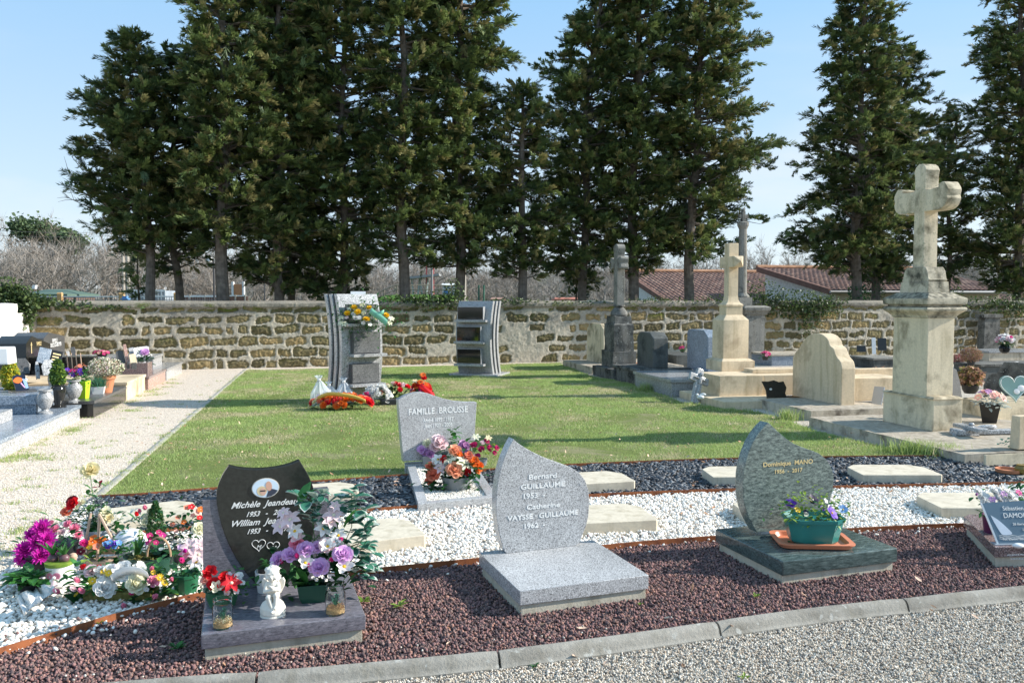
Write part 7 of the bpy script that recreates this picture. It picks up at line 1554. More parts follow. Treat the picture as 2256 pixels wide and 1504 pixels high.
def octa(a, b): return [(a*x, b*y) for x, y in ((-1, -.5), (-.62, -1), (0, -1.05), (.62, -1), (1, -.5), (1, .5), (.62, 1), (-.62, 1), (-1, .5))]
G().loft([[(x, y, z*k) for x, y in octa(a*k, b*k)] for a, b, z in ((42, 30, 0), (48, 34, 6), (58, 42, 48), (61, 45, 49), (62, 46, 56), (58, 42, 56), (54, 38, 46))]).obj('trough', M['teal'], r, sharp=25)
leafspray(r, [(1750, 1128, 40, 34), (1790, 1118, 50, 50), (1830, 1128, 45, 36), (1740, 1118, 30, 18), (1850, 1125, 26, 16), (1770, 1105, 40, 22), (1810, 1102, 40, 22)], 'leaf_lime', 41, 16, .5, dy=(-.07, .08)); leafspray(r, [(1770, 1130, 50, 30), (1820, 1125, 50, 34)], 'leaf', 42, 18, .5, dy=(-.05, .08))
leafspray(r, [(1740, 1140, 12, 4), (1777, 1148, 12, 5), (1833, 1148, 10, 4), (1860, 1140, 10, 3)], 'leaf_lime', 43, 20, .4, dy=(-.1, -.09), name='trailing_leaves', up=-.5)
blooms_px(r, [('blossom', 'violet', 1742, 1109, 20, 0), ('blossom', 'plum', 1790, 1101, 22, 0), ('blossom', 'violet', 1832, 1130, 26, -.06), ('blossom', 'blue', 1857, 1122, 18, 0), ('blossom', 'white', 1819, 1103, 10, 0), ('blossom', 'violet', 1812, 1120, 12, -.03), ('blossom', 'yellow', 1757, 1123, 12, -.04), ('blossom', 'plum', 1775, 1128, 10, -.04), ('blossom', 'creamwhite', 1776, 1133, 9, -.05)])
# ---- white roses in a purple pot, glass plaque with a sail, on the pink-brown slab
r = arrangement('bouquet', 'white silk roses with purple orchids in a purple pot on the pink-brown slab', 'bouquet', 2188, 1172, .148, R(4)); k = kr(r)
potmesh('pot', r, [(18*k, 0), (22*k, 36*k), (23*k, 38*k)], 'purple_plastic', 24)
leafspray(r, [(2180, 1118, 40, 24), (2215, 1105, 40, 30), (2165, 1095, 30, 14), (2240, 1100, 30, 30)], 'leaf', 51, 22); leafspray(r, [(2240, 1085, 30, 26)], 'leaf_dark', 52, 20)
blooms_px(r, [('rose', 'white', 2168, 1098, 26, 0), ('rose', 'white', 2192, 1084, 28, .02), ('rose', 'white', 2212, 1112, 34, -.03), ('rose', 'white', 2175, 1110, 30, -.03), ('rose', 'white', 2225, 1092, 30, 0), ('rose', 'white', 2198, 1098, 26, -.01), ('rose', 'white', 2155, 1083, 20, .02), ('magnolia', 'white', 2210, 1076, 26, .03), ('lily', 'mauve', 2187, 1100, 16, -.05), ('lily', 'mauve', 2211, 1088, 16, -.03), ('lily', 'hot', 2244, 1085, 16, 0), ('blossom', 'creamwhite', 2232, 1108, 12, -.03), ('tulip', 'mauve', 2150, 1091, 12, 0)])
r = thing('glass_plaque', 'tilted blue-grey glass plaque with an engraved white sail and lettering', 'plaque', P(2202, 1199, .148), R(3)); k = kr(r)
T_ = Matrix.Rotation(-.33, 4, 'X'); tl = Matrix.Rotation(-.12, 4, 'Y')
pg = [(0, 0), (120*k, 2*k), (104*k, 94*k), (-22*k, 88*k)]
G().slab(pg, 0, .008).xf(T_).obj('glass', plain('blue_grey_glass', (.115, .17, .215), .08, .6, .1, 2), r)
G().slab([(-26*k, 88*k), (-21*k, 88*k), (1*k, 0), (-4*k, 0)], .001, .009).xf(T_).obj('polished_edge', M['white_paint'], r)
G().slab(curve([(-9*k, 62*k), (6*k, 52*k), (22*k, 36*k), (32*k, 22*k), (12*k, 20*k), (4*k, 30*k), (-4*k, 48*k)], 3), -.002, -.0005).xf(T_).obj('engraved_sail', M['granite_blue'] if False else plain('etched_white', (.55, .62, .70), .6), r)
def T2(txt, x, z, s):
    o = text_mesh(txt, s, M['letters_white'], r, T_ @ Vector((x*k, -.0015, z*k)), math.pi/2-.33, align='LEFT')
T2('Sébastien', 20, 72, .036); T2('DAMOUR', 19, 56, .042); T2('26 février 1978', 37, 40, .022); T2('15 mai 2015', 56, 28, .022); T2('Ton sourire reste', 8, 9, .02)
b_ = G()
for i in range(3): b_.tube([T_ @ Vector((x*k, -.002, (18-3*i+1.2*math.sin(x*.25+i))*k)) for x in range(2, 100, 6)], .0008, 4)
b_.obj('engraved_waves', M['letters_white'], r); G().box(-12*k, 60*k, -6*k, 14*k, -.0, .006).obj('stand', M['glass_dark'], r, bev=.001)
tag(G().sphere((0, 0, .013), (.036, .022, .016), 14, 10).obj('white_pebble_ornament', M['white_paint'], loc=tuple(P(2243, 1206, .148))), 'smooth white engraved pebble in front of the glass plaque', 'pebble')
# ---- family grave: planter of mauve roses, orange bouquet, raspberry carnations
zb_ = .07
r = arrangement('bouquet', 'mauve and pale pink roses in a grey trough against the family headstone', 'bouquet', 962, 1026, zb_, R(10)); k = kr(r)
potmesh('trough', r, [(40*k, 0), (44*k, 22*k), (46*k, 24*k)], 'grey_plastic', 4, .45, ph=.785, wall=.004)
leafspray(r, [(975, 990, 50, 34), (1020, 985, 40, 24), (1000, 975, 30, 16)], 'leaf', 61, 24)
blooms_px(r, [('rose', 'palepink', 968, 975, 34, 0), ('rose', 'palepink', 958, 985, 22, 0), ('rose', 'mauve', 938, 995, 22, 0), ('rose', 'lilac', 930, 990, 20, 0), ('rose', 'creamwhite', 942, 978, 20, .03), ('rose', 'mauve', 1022, 985, 28, 0), ('rose', 'lilac', 1028, 1000, 22, -.02), ('rose', 'palepink', 1010, 990, 18, 0), ('rose', 'mauve', 948, 1000, 18, -.03), ('rose', 'palepink', 1040, 1003, 18, 0)])
r = arrangement('bouquet', 'orange, coral and white silk bouquet in a grey pot on the white grit', 'bouquet', 1005, 1076, zb_, 0); k = kr(r)
potmesh('pot', r, [(26*k, 0), (32*k, 26*k), (33*k, 28*k)], 'grey_plastic', 24)
leafspray(r, [(965, 1055, 40, 40), (1000, 1060, 50, 50), (1035, 1050, 40, 40), (985, 1030, 50, 30), (1025, 1025, 50, 30), (985, 1075, 30, 16), (955, 1068, 20, 14)], 'leaf_dark', 62, 24, .5, dy=(-.08, .05)); leafspray(r, [(1005, 1070, 40, 24), (1020, 1045, 40, 20)], 'leaf', 63, 24, .5, dy=(-.1, .0))
blooms_px(r, [('rose', 'peach', 1001, 1036, 34, -.07), ('rose', 'coral', 955, 1045, 28, -.03), ('rose', 'coral', 948, 1026, 20, 0), ('rose', 'peach', 1002, 993, 26, .03), ('carnation', 'orange', 1043, 1018, 26, 0), ('carnation', 'red', 978, 1012, 20, 0), ('carnation', 'orange', 1050, 1035, 22, 0), ('lily', 'white', 965, 1012, 26, 0), ('lily', 'creamwhite', 990, 1012, 28, -.02), ('lily', 'creamwhite', 1020, 1020, 34, -.04), ('lily', 'palepink', 970, 1032, 26, -.04), ('carnation', 'coral', 1030, 1005, 24, .02), ('rose', 'coral', 947, 1060, 20, 0), ('carnation', 'red', 1030, 1040, 20, -.03), ('rose', 'orange', 1055, 1025, 18, .02), ('carnation', 'orange', 1012, 1004, 18, .0), ('magnolia', 'white', 957, 1020, 18, 0)])
r = arrangement('bouquet', 'raspberry and cream carnations in a small pot on the right kerb of the family grave', 'bouquet', 1062, 1024, .09, 0); k = kr(r)
potmesh('pot', r, [(9*k, 0), (12*k, 14*k)], 'grey_plastic', 16); leafspray(r, [(1060, 995, 40, 26), (1048, 985, 20, 10), (1085, 990, 20, 10)], 'leaf_lime', 64, 16)
blooms_px(r, [('carnation', 'raspberry', 1043, 982, 18, 0), ('carnation', 'raspberry', 1060, 990, 16, 0), ('carnation', 'raspberry', 1076, 988, 18, 0), ('carnation', 'raspberry', 1092, 988, 15, 0), ('carnation', 'raspberry', 1071, 973, 14, .02), ('carnation', 'raspberry', 1088, 998, 13, -.02), ('carnation', 'raspberry', 1052, 1005, 14, -.02), ('lily', 'paleyellow', 1076, 965, 16, .03), ('lily', 'creamwhite', 1049, 963, 18, .02), ('carnation', 'palepink', 1062, 976, 12, 0)])
# ================================================================ THE HEAP OF POTS AT THE LEFT
def pot_of(lab, px, py, prof, mat, z=.03, nm='bouquet', cat='bouquet', n=24, sq=1, flute=0, ph=0, rz=0):
    r = arrangement(nm, lab, cat, px, py, z, rz); k = kr(r); potmesh('pot', r, [(a*k, b*k) for a, b in prof], mat, n, sq, flute=flute, ph=ph); return r, k
r, k = pot_of('magenta and pink chrysanthemums in a dark pot at the far left of the heap', 85, 1262, [(26, 0), (34, 44)], 'black_plastic')
leafspray(r, [(80, 1215, 60, 30), (120, 1190, 50, 26), (60, 1240, 30, 14)], 'leaf_dark', 71, 26)
blooms_px(r, [('mum', 'magenta', 92, 1163, 46, .03), ('mum', 'magenta', 55, 1212, 48, -.02), ('mum', 'magenta', 82, 1196, 50, 0), ('mum', 'magenta', 104, 1188, 44, 0), ('mum', 'magenta', 90, 1225, 44, -.04), ('mum', 'magenta', 48, 1232, 36, -.04), ('mum', 'magenta', 68, 1178, 34, .02), ('mum', 'magenta', 112, 1212, 34, -.02), ('mum', 'magenta', 62, 1240, 30, -.05)])
r, k = pot_of('pale pink chrysanthemums behind the hyacinth pot', 140, 1225, [(24, 0), (32, 34)], 'black_plastic')
leafspray(r, [(140, 1190, 60, 30)], 'leaf_grey', 72, 18); leafspray(r, [(140, 1195, 60, 26)], 'leaf_dark', 73, 20)
blooms_px(r, [('mum', 'pink', 120, 1167, 30, 0), ('mum', 'palepink', 108, 1160, 24, .02), ('mum', 'pink', 150, 1155, 24, .02), ('mum', 'pink', 165, 1165, 28, .01), ('mum', 'pink', 172, 1178, 22, 0), ('mum', 'palepink', 135, 1172, 22, 0), ('carnation', 'pink', 112, 1152, 14, .03)])
r, k = pot_of('white heart-printed pot with two dark hyacinths', 132, 1290, [(23, 0), (27, 6), (27, 50), (28, 54)], 'white_paint', nm='potted_hyacinths', cat='potted plant')
G().lathe([(28.2*k, 47*k), (28.4*k, 50*k), (28.6*k, 54.5*k), (27.4*k, 54.5*k)], 24).obj('green_rim', M['leaf_lime'], r)
hp = heart(0, 26*k, 15*k, 0); G().add([(x, -math.sqrt(max(1e-6, (27.6*k)**2-x*x))-.0005, z) for x, _, z in hp[:-1]], [tuple(range(36))]).obj('printed_heart', M['pink'], r)
for dx, dz in ((-13, 0), (11, 2)): G().sphere((dx*k, 0, 60*k), (11*k, 10*k, 10*k), 12, 8).obj('bulb', M['mauve'] if False else plain('purple_bulb', (.14, .07, .08), .4), r)
for px, py, s in ((127, 1202, 20), (150, 1196, 20)): bloom('hyacinth', 'plum', r, px_in(r, px, py+12), s*.55*k, (.1, -.1, 1))
b_ = G(); g = random.Random(2)
for cx in (-13, 11):
    for i in range(7): patch(b_, g.uniform(36, 50)*k, 9*k, i*.9, 1.15, -.5, .4, base=(cx*k, 0, 64*k), shape=[.8, 1, .9, .6, .1])
b_.obj('leaves', M['leaf'], r, sharp=80)
tag(G().lathe([(6*k, 0), (8*k, 5*k), (9*k, 12*k), (6*k, 17*k), (1*k, 19*k)], 14).obj('wooden_bell', M['wood'], loc=tuple(P(161, 1236, .15))), 'small round wooden ornament right of the dark hyacinths', 'ornament')
r, k = pot_of('broad-leaved primula plant in front of the magenta chrysanthemums', 68, 1300, [(20, 0), (26, 18)], 'black_plastic', nm='potted_plant', cat='potted plant')
foliage(r, (0, 0, 18*k), (30*k, 22*k, 26*k), 34, 44*k, 'leaf', 74, .5, .5, curl=-.9); foliage(r, (0, 0, 34*k), (12*k, 12*k, 14*k), 14, 20*k, 'leaf_dark', 75)
# single roses standing in a glass vase of greenery
r, k = pot_of('tall cream rose with a dark red and a faded red rose in a glass vase', 215, 1205, [(22, 0), (28, 40)], 'glass_dark', nm='rose_vase', cat='flowers')
leafspray(r, [(180, 1150, 50, 24), (215, 1140, 50, 36), (235, 1155, 40, 26), (160, 1160, 30, 10)], 'leaf', 76, 26, dy=(0, .08)); leafspray(r, [(210, 1150, 70, 24), (250, 1150, 30, 10)], 'leaf_dark', 77, 36); leafspray(r, [(205, 1082, 8, 3), (214, 1062, 6, 3), (196, 1090, 6, 2)], 'leaf', 78, 24, .5)
leafspray(r, [(216, 1072, 4, 3)], 'darkred', 80, 14, .6, name='wilted_leaves')
blooms_px(r, [('rose', 'paleyellow', 199, 1036, 34, .05), ('rose', 'red', 161, 1109, 26, 0), ('rose', 'darkred', 159, 1104, 22, .015), ('rose', 'coral', 147, 1127, 22, 0), ('rose', 'creamwhite', 181, 1106, 14, .02), ('carnation', 'creamwhite', 228, 1132, 34, .02), ('carnation', 'paleyellow', 238, 1142, 22, 0), ('carnation', 'white', 215, 1128, 18, .02), ('lily', 'creamwhite', 265, 1138, 14, .02), ('carnation', 'green', 200, 1120, 18, .02)])
stems(r, [px_in(r, 199, 1046, .05), px_in(r, 161, 1116), px_in(r, 147, 1134), px_in(r, 181, 1112)], (0, 0, 30*k), 'leaf', .0025)
# gypsophila, mesh wrapping
g = np.random.default_rng(5); n = 500
q = [px_in(r, 215+g.normal(0, 22), 1125+g.normal(0, 16), g.normal(0, .04)) for _ in range(n)]
leaves('gypsophila', np.array([p.x for p in q]), np.array([p.y for p in q]), np.array([p.z for p in q]), .008, [M['white'], M['leaf_grey']], [.6, .4], g, r)
# wooden well planter
r = thing('wooden_planter', 'pale wooden planter box with crossed sticks and a sign board', 'planter', P(222, 1262, .03), R(8)); k = kr(r)
G().box(-24*k, 28*k, -14*k, 20*k, 0, 30*k).obj('box', M['wood'], r, bev=.002)
for a, b in (((-38, 1222), (-22, 1130)), ((-8, 1235), (-3, 1135)), ((30, 1195), (-4, 1132)), ((-30, 1245), (-38, 1205))): 
    G().tube([px_in(r, 222+a[0], a[1], -.02), px_in(r, 222+b[0], b[1], .02)], 3*k, 6).obj('stick', M['wood'], r)
G().box(-36*k, 30*k, 22*k, 26*k, 34*k, 62*k).box(-30*k, 24*k, 21*k, 22*k, 38*k, 57*k).obj('sign_board', M['wood'], r, bev=.002)
leafspray(r, [(205, 1222, 40, 24), (250, 1222, 50, 44), (275, 1215, 30, 24)], 'leaf', 81, 24, dy=(-.03, .05)); leafspray(r, [(240, 1205, 60, 24)], 'leaf_dark', 82, 20)
blooms_px(r, [('blossom', 'orange', 196, 1200, 14, 0), ('blossom', 'orange', 208, 1186, 16, .02), ('blossom', 'orange', 204, 1194, 14, 0), ('blossom', 'orange', 218, 1192, 14, .02), ('blossom', 'orange', 226, 1188, 12, .03), ('blossom', 'coral', 213, 1204, 14, -.02), ('rose', 'hot', 185, 1196, 16, 0), ('blossom', 'yellow', 198, 1204, 11, -.02), ('blossom', 'orange', 236, 1192, 10, .02)]+[('blossom', 'violet' if i % 2 else 'blue', 232+5*i, 1198+5*math.sin(i*2), 11, -.01) for i in range(7)]+[('blossom', 'darkred', 178, 1215, 16, 0)])
r = thing('white_watering_can', 'rounded white ceramic watering can with a short spout in the heap', 'ornament', P(288, 1232, .03), R(20)); k = kr(r)
b_ = G(); b_.lathe([(24*k, 0), (34*k, 16*k), (36*k, 34*k), (30*k, 52*k), (20*k, 62*k), (8*k, 66*k)], 26); b_.obj('body', M['white_paint'], r)
G().tube([(-28*k, 0, 26*k), (-36*k, -2*k, 38*k), (-46*k, -2*k, 52*k)], [9*k, 7*k, 6*k], 12).sphere((-46*k, -2*k, 53*k), 7*k, 12, 8).obj('spout', M['white_paint'], r)
g = np.random.default_rng(6); n = 340; a = g.uniform(3.5, 6, n); zz_r = g.uniform(5, 34, n)*k
leaves('silver_tinsel', 30*k*np.cos(a), 36*k*np.sin(a)-.004, zz_r, .012, [M['leaf_grey'], M['leaf_edge']], [.6, .4], g, r)
# bowl of moss, cyclamen and a green hyacinth
r, k = pot_of('dark green bowl of moss with red cyclamen and a greenish hyacinth bud', 330, 1268, [(34, 0), (46, 16), (52, 44), (54, 46)], 'green_plastic', nm='planted_bowl', cat='planter', sq=.8)
foliage(r, (-10*k, -10*k, 42*k), (38*k, 26*k, 10*k), 260, 8*k, 'moss', 83, .5); leafspray(r, [(345, 1222, 30, 26), (368, 1218, 24, 14)], 'leaf_dark', 84, 26, .85, shape=ROUND); leafspray(r, [(350, 1225, 30, 8)], 'leaf_grey', 85, 18, .9, shape=ROUND)
b_ = G(); g = random.Random(4)
for i in range(9): patch(b_, g.uniform(38, 56)*k, 9*k, g.uniform(0, 6.28), 1.25, -.3, .4, base=(-22*k, -8*k, 42*k), shape=[.8, 1, .9, .6, .1])
b_.obj('hyacinth_leaves', M['leaf'], r, sharp=80); bloom('hyacinth', 'leaf_lime', r, px_in(r, 309, 1188, -.02), 10*k, (.05, -.1, 1))
blooms_px(r, [('blossom', 'raspberry', 330, 1180, 12, 0), ('blossom', 'hot', 335, 1190, 12, 0), ('blossom', 'raspberry', 350, 1172, 10, .02), ('blossom', 'hot', 358, 1180, 13, .02), ('blossom', 'raspberry', 344, 1195, 10, -.01), ('blossom', 'hot', 326, 1196, 9, 0)])
tag(G().tube([P(355+24*math.cos(t), 1215+36*math.sin(t)-0, .16)*1 if False else PY(350+26*math.cos(t), 1225-42*math.sin(t), 4.55) for t in [math.pi*i/14 for i in range(15)]], .006, 6).obj('basket_handle', M['wicker']), 'arched wicker handle standing over the cyclamen bowl', 'handle')
# red tulips with cream carnations and small conifer
r, k = pot_of('red tulips with cream carnations and a small dark conifer in a pot', 325, 1218, [(30, 0), (36, 30)], 'black_plastic')
blooms_px(r, [('tulip', 'red', 303, 1136, 20, 0), ('tulip', 'pink', 309, 1128, 18, .02), ('tulip', 'pink', 320, 1122, 22, .02), ('carnation', 'creamwhite', 325, 1140, 22, .02), ('carnation', 'creamwhite', 318, 1152, 22, .0), ('carnation', 'paleyellow', 332, 1128, 18, .04), ('blossom', 'pink', 352, 1172, 8, 0)])
leafspray(r, [(320, 1165, 40, 26), (345, 1160, 30, 16), (290, 1150, 30, 12)], 'leaf_grey', 86, 16); leafspray(r, [(322, 1160, 30, 14), (300, 1150, 14, 8)], 'leaf', 87, 30, .3)
c_ = px_in(r, 344, 1195, 0); cone_bush(r, 24*k, 95*k, c_.z-5*k, ['conifer', 'leaf_dark'], 21, 1900, .014).location.x = c_.x
# azalea and cream rose
r, k = pot_of('orange-red azalea with a cream rose in a pot left of the violet wing', 412, 1238, [(26, 0), (34, 34)], 'black_plastic')
leafspray(r, [(395, 1160, 44, 50), (420, 1150, 40, 50), (430, 1175, 30, 24), (380, 1185, 30, 20), (405, 1190, 50, 30)], 'leaf_dark', 88, 18, dy=(-.01, .07))
blooms_px(r, [('rose', 'creamwhite', 438, 1165, 26, -.03), ('blossom', 'coral', 412, 1118, 12, 0), ('blossom', 'red', 422, 1116, 12, 0), ('blossom', 'salmon', 434, 1128, 12, 0), ('blossom', 'coral', 392, 1140, 10, 0), ('blossom', 'red', 440, 1140, 11, 0), ('blossom', 'orange', 405, 1150, 10, -.02), ('blossom', 'salmon', 425, 1135, 9, 0), ('blossom', 'coral', 380, 1155, 10, 0), ('blossom', 'orange', 442, 1122, 12, .01), ('blossom', 'coral', 404, 1166, 9, -.02), ('blossom', 'salmon', 388, 1170, 8, 0)])
r, k = pot_of('small white cyclamen between the azalea and the moss bowl', 386, 1230, [(16, 0), (20, 18)], 'purple_plastic')
leafspray(r, [(384, 1205, 24, 16)], 'leaf_grey', 89, 14); blooms_px(r, [('blossom', 'white', 378, 1190, 12, 0), ('blossom', 'palepink', 386, 1183, 12, 0), ('blossom', 'white', 392, 1196, 12, 0), ('blossom', 'palepink', 375, 1202, 10, 0), ('daisy', 'white', 383, 1222, 18, -.06), ('daisy', 'white', 396, 1212, 14, -.05)])
# pink lilies in a ribbed green pot
r, k = pot_of('pink silk lilies and rosebuds in a ribbed green pot', 410, 1304, [(22, 0), (27, 34), (29, 36), (29, 42)], 'green_plastic2', flute=.025)
leafspray(r, [(400, 1255, 44, 40), (425, 1262, 40, 34), (440, 1240, 30, 14)], 'leaf_dark', 90, 22, dy=(-.02, .06)); ferns(r, (0, 0, 55*k), 8, .08, 'leaf', 15)
blooms_px(r, [('lily', 'palepink', 420, 1205, 42, 0), ('lily', 'pink', 412, 1218, 34, -.01), ('lily', 'palepink', 438, 1222, 40, -.02), ('lily', 'palepink', 440, 1200, 30, .01), ('tulip', 'hot', 403, 1238, 26, -.05), ('tulip', 'magenta', 406, 1216, 20, -.03), ('lily', 'white', 432, 1238, 34, -.04), ('blossom', 'lilac', 398, 1206, 12, 0)])
# big flat spray in front with a printed white sash
r = arrangement('funeral_spray', 'flat spray of pink rosebuds, white roses and yellow daisies with a white ribbon', 'flower spray', 270, 1316, .03); k = kr(r)
G().box(-75*k, 70*k, -20*k, 24*k, 0, 18*k).obj('foam_tray', M['moss'], r, bev=.005)
leafspray(r, [(180, 1300, 40, 24), (225, 1310, 50, 36), (280, 1310, 50, 36), (330, 1300, 40, 28), (370, 1285, 30, 16), (210, 1265, 40, 20), (340, 1260, 40, 20), (165, 1275, 20, 8)], 'leaf', 91, 30, .55, dy=(-.04, .05)); leafspray(r, [(270, 1325, 30, 6), (190, 1330, 26, 5), (355, 1310, 30, 5), (300, 1335, 30, 5)], 'leaf_dark', 92, 46, .8, dy=(-.07, -.04), name='broad_leaves'); leafspray(r, [(195, 1255, 26, 8), (330, 1268, 20, 6), (372, 1295, 20, 6)], 'leaf_lime', 93, 30, .5)
blooms_px(r, [('rose', 'white', 230, 1295, 42, -.05), ('rose', 'creamwhite', 298, 1288, 40, -.06), ('carnation', 'white', 268, 1258, 46, 0), ('carnation', 'white', 240, 1262, 38, .01), ('carnation', 'white', 300, 1258, 42, 0), ('rose', 'palepink', 200, 1258, 26, 0), ('carnation', 'white', 222, 1258, 26, .0), ('tulip', 'pink', 175, 1282, 24, -.03), ('tulip', 'palepink', 168, 1300, 24, -.05), ('tulip', 'pink', 186, 1304, 26, -.06), ('tulip', 'pink', 132, 1305, 24, -.03), ('tulip', 'hot', 287, 1308, 24, -.07), ('tulip', 'pink', 275, 1338, 24, -.09), ('carnation', 'pink', 336, 1282, 28, -.04), ('tulip', 'pink', 332, 1255, 20, 0), ('tulip', 'pink', 376, 1278, 22, 0), ('tulip', 'pink', 337, 1316, 26, -.07), ('tulip', 'palepink', 255, 1252, 20, .02),
   ('daisy', 'yellow', 204, 1280, 20, -.04), ('daisy', 'yellow', 240, 1262, 18, -.04), ('daisy', 'yellow', 228, 1258, 14, -.02), ('daisy', 'yellow', 352, 1272, 18, -.03), ('daisy', 'yellow', 362, 1284, 16, -.03), ('daisy', 'yellow', 168, 1309, 12, -.06), ('daisy', 'yellow', 338, 1260, 12, -.01), ('carnation', 'red', 184, 1250, 18, .02), ('carnation', 'red', 218, 1250, 14, .03), ('blossom', 'white', 322, 1298, 10, -.06)])
def ribbon(parent, pts, w_, mat, name='ribbon', wave=.0):
    """flat band through points given with its own width direction"""
    V = []; F = []
    for i, (p, d) in enumerate(pts): p = Vector(p); d = Vector(d).normalized()*w_/2; V += [p-d, p+d]
    for i in range(len(pts)-1): a = i*2; F.append((a, a+1, a+3, a+2))
    g_ = G().add(V, F); o = g_.obj(name, M[mat], parent, sharp=80); 
    sm = o.modifiers.new('t', 'SOLIDIFY'); sm.thickness = .0015; return o
ribbon(r, [(px_in(r, a, b, -.09), (0, -.5, .8)) for a, b in curve([(246, 1276), (262, 1262), (285, 1256), (310, 1258), (328, 1268)], 4)], 24*k, 'white', 'white_sash')
# white cloth ribbon tails lying on the pebbles
r = thing('white_ribbon_cloth', 'crumpled white ribbon cloth lying on the white pebbles at far left', 'cloth', P(75, 1320, .04), 0)
V = []; F = []; nu, nv = 16, 5
for i in range(nu+1):
    t = i/nu; cpx, cpy = lerp(120, 42, t), lerp(1292, 1336, t**1.2); wv = lerp(14, 26, t)
    for j in range(nv+1):
        u = (j/nv-.5)*2; p = P(cpx+u*wv*.35+3*math.sin(i*.9), cpy+u*wv*.75, .055+.018*math.sin(i*.8+u*2)+.012*math.cos(i*1.7)+.03*(1-t)**3); V.append(p-r.location)
for i in range(nu):
    for j in range(nv): a = i*(nv+1)+j; F.append((a, a+1, a+nv+2, a+nv+1))
o = G().add(V, F).obj('cloth', M['white'], r, sharp=80); sm = o.modifiers.new('t', 'SOLIDIFY'); sm.thickness = .002
V = [v+Vector((-.03, .05, -.012)) for v in V]; o = G().add([v*1.0+Vector((.0, .0, 0)) for v in V], F).obj('cloth_fold', M['white'], r, sharp=80); sm = o.modifiers.new('t', 'SOLIDIFY'); sm.thickness = .002
r = thing('angel_figurine', 'tiny pink and white angel figurine in front of the heart-printed pot', 'figurine', P(119, 1290, .08), 0); k = kr(r)
G().lathe([(7*k, 0), (6*k, 5*k), (3*k, 12*k), (1*k, 14*k)], 14).obj('robe', M['palepink'], r); G().sphere((0, 0, 17*k), 4*k, 10, 8).sphere((-6*k, 2*k, 10*k), (5*k, 1.5*k, 4*k), 8, 6).sphere((6*k, 2*k, 10*k), (5*k, 1.5*k, 4*k), 8, 6).obj('head_and_wings', M['plaster'], r)
# ================================================================ WREATHS AT THE COLUMBARIUM
def dome(nm, lab, px, py, rx, ry, hz, spec, leafm, seed, z=0, n=60, cat='flower arrangement', ll=14, Y=None):
    r = arrangement(nm, lab, cat, px, py, z) if Y is None else thing(nm, lab, cat, PY(px, py, Y), 0); k = kr(r); g = random.Random(seed)
    foliage(r, (0, 0, hz*k*.15), (rx*k, ry*k, hz*k*.8), n*2, ll*k, leafm, seed, .45)
    tot = sum(s[2] for s in spec)
    for kd, col, c, s in spec:
        for i in range(c):
            a = g.uniform(0, 6.28); q = g.uniform(0, 1)**.5; e = math.sqrt(max(0, 1-q*q)); bloom(kd, col, r, (math.cos(a)*q*rx*k, math.sin(a)*q*ry*k, (hz*(.15+.85*e))*k), s/2*k*g.uniform(.85, 1.2), (math.cos(a)*q*.8, math.sin(a)*q*.6-.5, .35+e*.6), g)
    return r, k
r, k = dome('funeral_spray', 'large red, orange and cream flower spray with a yellow ribbon at the pillar foot', 753, 903, 70, 26, 30, [('rose', 'orange', 26, 15), ('rose', 'red', 26, 15), ('carnation', 'orange', 18, 15), ('rose', 'paleyellow', 18, 11), ('carnation', 'coral', 16, 14), ('carnation', 'peach', 10, 12)], 'leaf_dark', 101, n=50)
ribbon(r, [(px_in(r, a, b, -.19+.0016*abs(a-750)), (0, -.45, .9)) for a, b in curve([(700, 877), (722, 868), (750, 869), (780, 874), (806, 884)], 4)], 10*k, 'paleyellow', 'yellow_ribbon')
for o in r.children:
    if o.name.startswith('yellow_ribbon'): o.data.materials[0] = plain('yellow_satin', (.84, .54, .14), .5, .4, .05)
r, k = dome('bouquet', 'white flower cushion with a red ribbon beside the red and orange spray', 832, 892, 30, 18, 40, [('carnation', 'white', 34, 13), ('mum', 'white', 12, 12)], 'leaf_grey', 102, n=20)
ribbon(r, [(px_in(r, a, b, -.14), (1, 0, .1)) for a, b in curve([(806, 863), (812, 873), (818, 884), (820, 896)], 3)], 11*k, 'raspberry', 'red_ribbon')
dome('bouquet', 'cream and pale rose bouquet behind the white cushion, against the pillar', 822, 872, 40, 18, 26, [('rose', 'creamwhite', 10, 12), ('rose', 'palepink', 8, 11), ('carnation', 'creamwhite', 6, 11), ('rose', 'salmon', 4, 9)], 'leaf_dark', 103)
dome('bouquet', 'mixed cream, red and green bouquet in the middle of the heap by the pillar', 870, 880, 44, 22, 34, [('rose', 'creamwhite', 12, 11), ('rose', 'red', 12, 11), ('carnation', 'leaf_lime', 6, 10), ('carnation', 'palepink', 8, 10), ('rose', 'salmon', 6, 10)], 'leaf_dark', 104)
r, k = dome('bouquet', 'upright orange gerbera and red rose bouquet with a red bow behind the family headstone', 928, 888, 24, 18, 44, [('gerbera', 'orange', 5, 18), ('rose', 'red', 8, 13), ('carnation', 'orange', 5, 13), ('blossom', 'magenta', 10, 8), ('rose', 'creamwhite', 4, 9)], 'leaf_dark', 105, ll=18)
blooms_px(r, [('gerbera', 'orange', 932, 826, 16, 0), ('gerbera', 'orange', 926, 842, 16, -.03), ('rose', 'red', 934, 833, 11, -.03), ('lily', 'paleyellow', 914, 840, 14, 0), ('gerbera', 'orange', 930, 852, 20, -.06)])
ribbon(r, [(px_in(r, a, b, -.15), (.6, 0, .6)) for a, b in ((925, 848), (936, 858), (946, 866), (958, 880))], 12*k, 'red', 'red_ribbon')
tag(G().box(-.2, .2, -.1, .1, 0, .1).obj('black_tray', M['black_plastic'], bev=.02, loc=tuple(P(866, 892, 0)), rz=.3), 'low black plastic tray half hidden by the family headstone', 'tray')
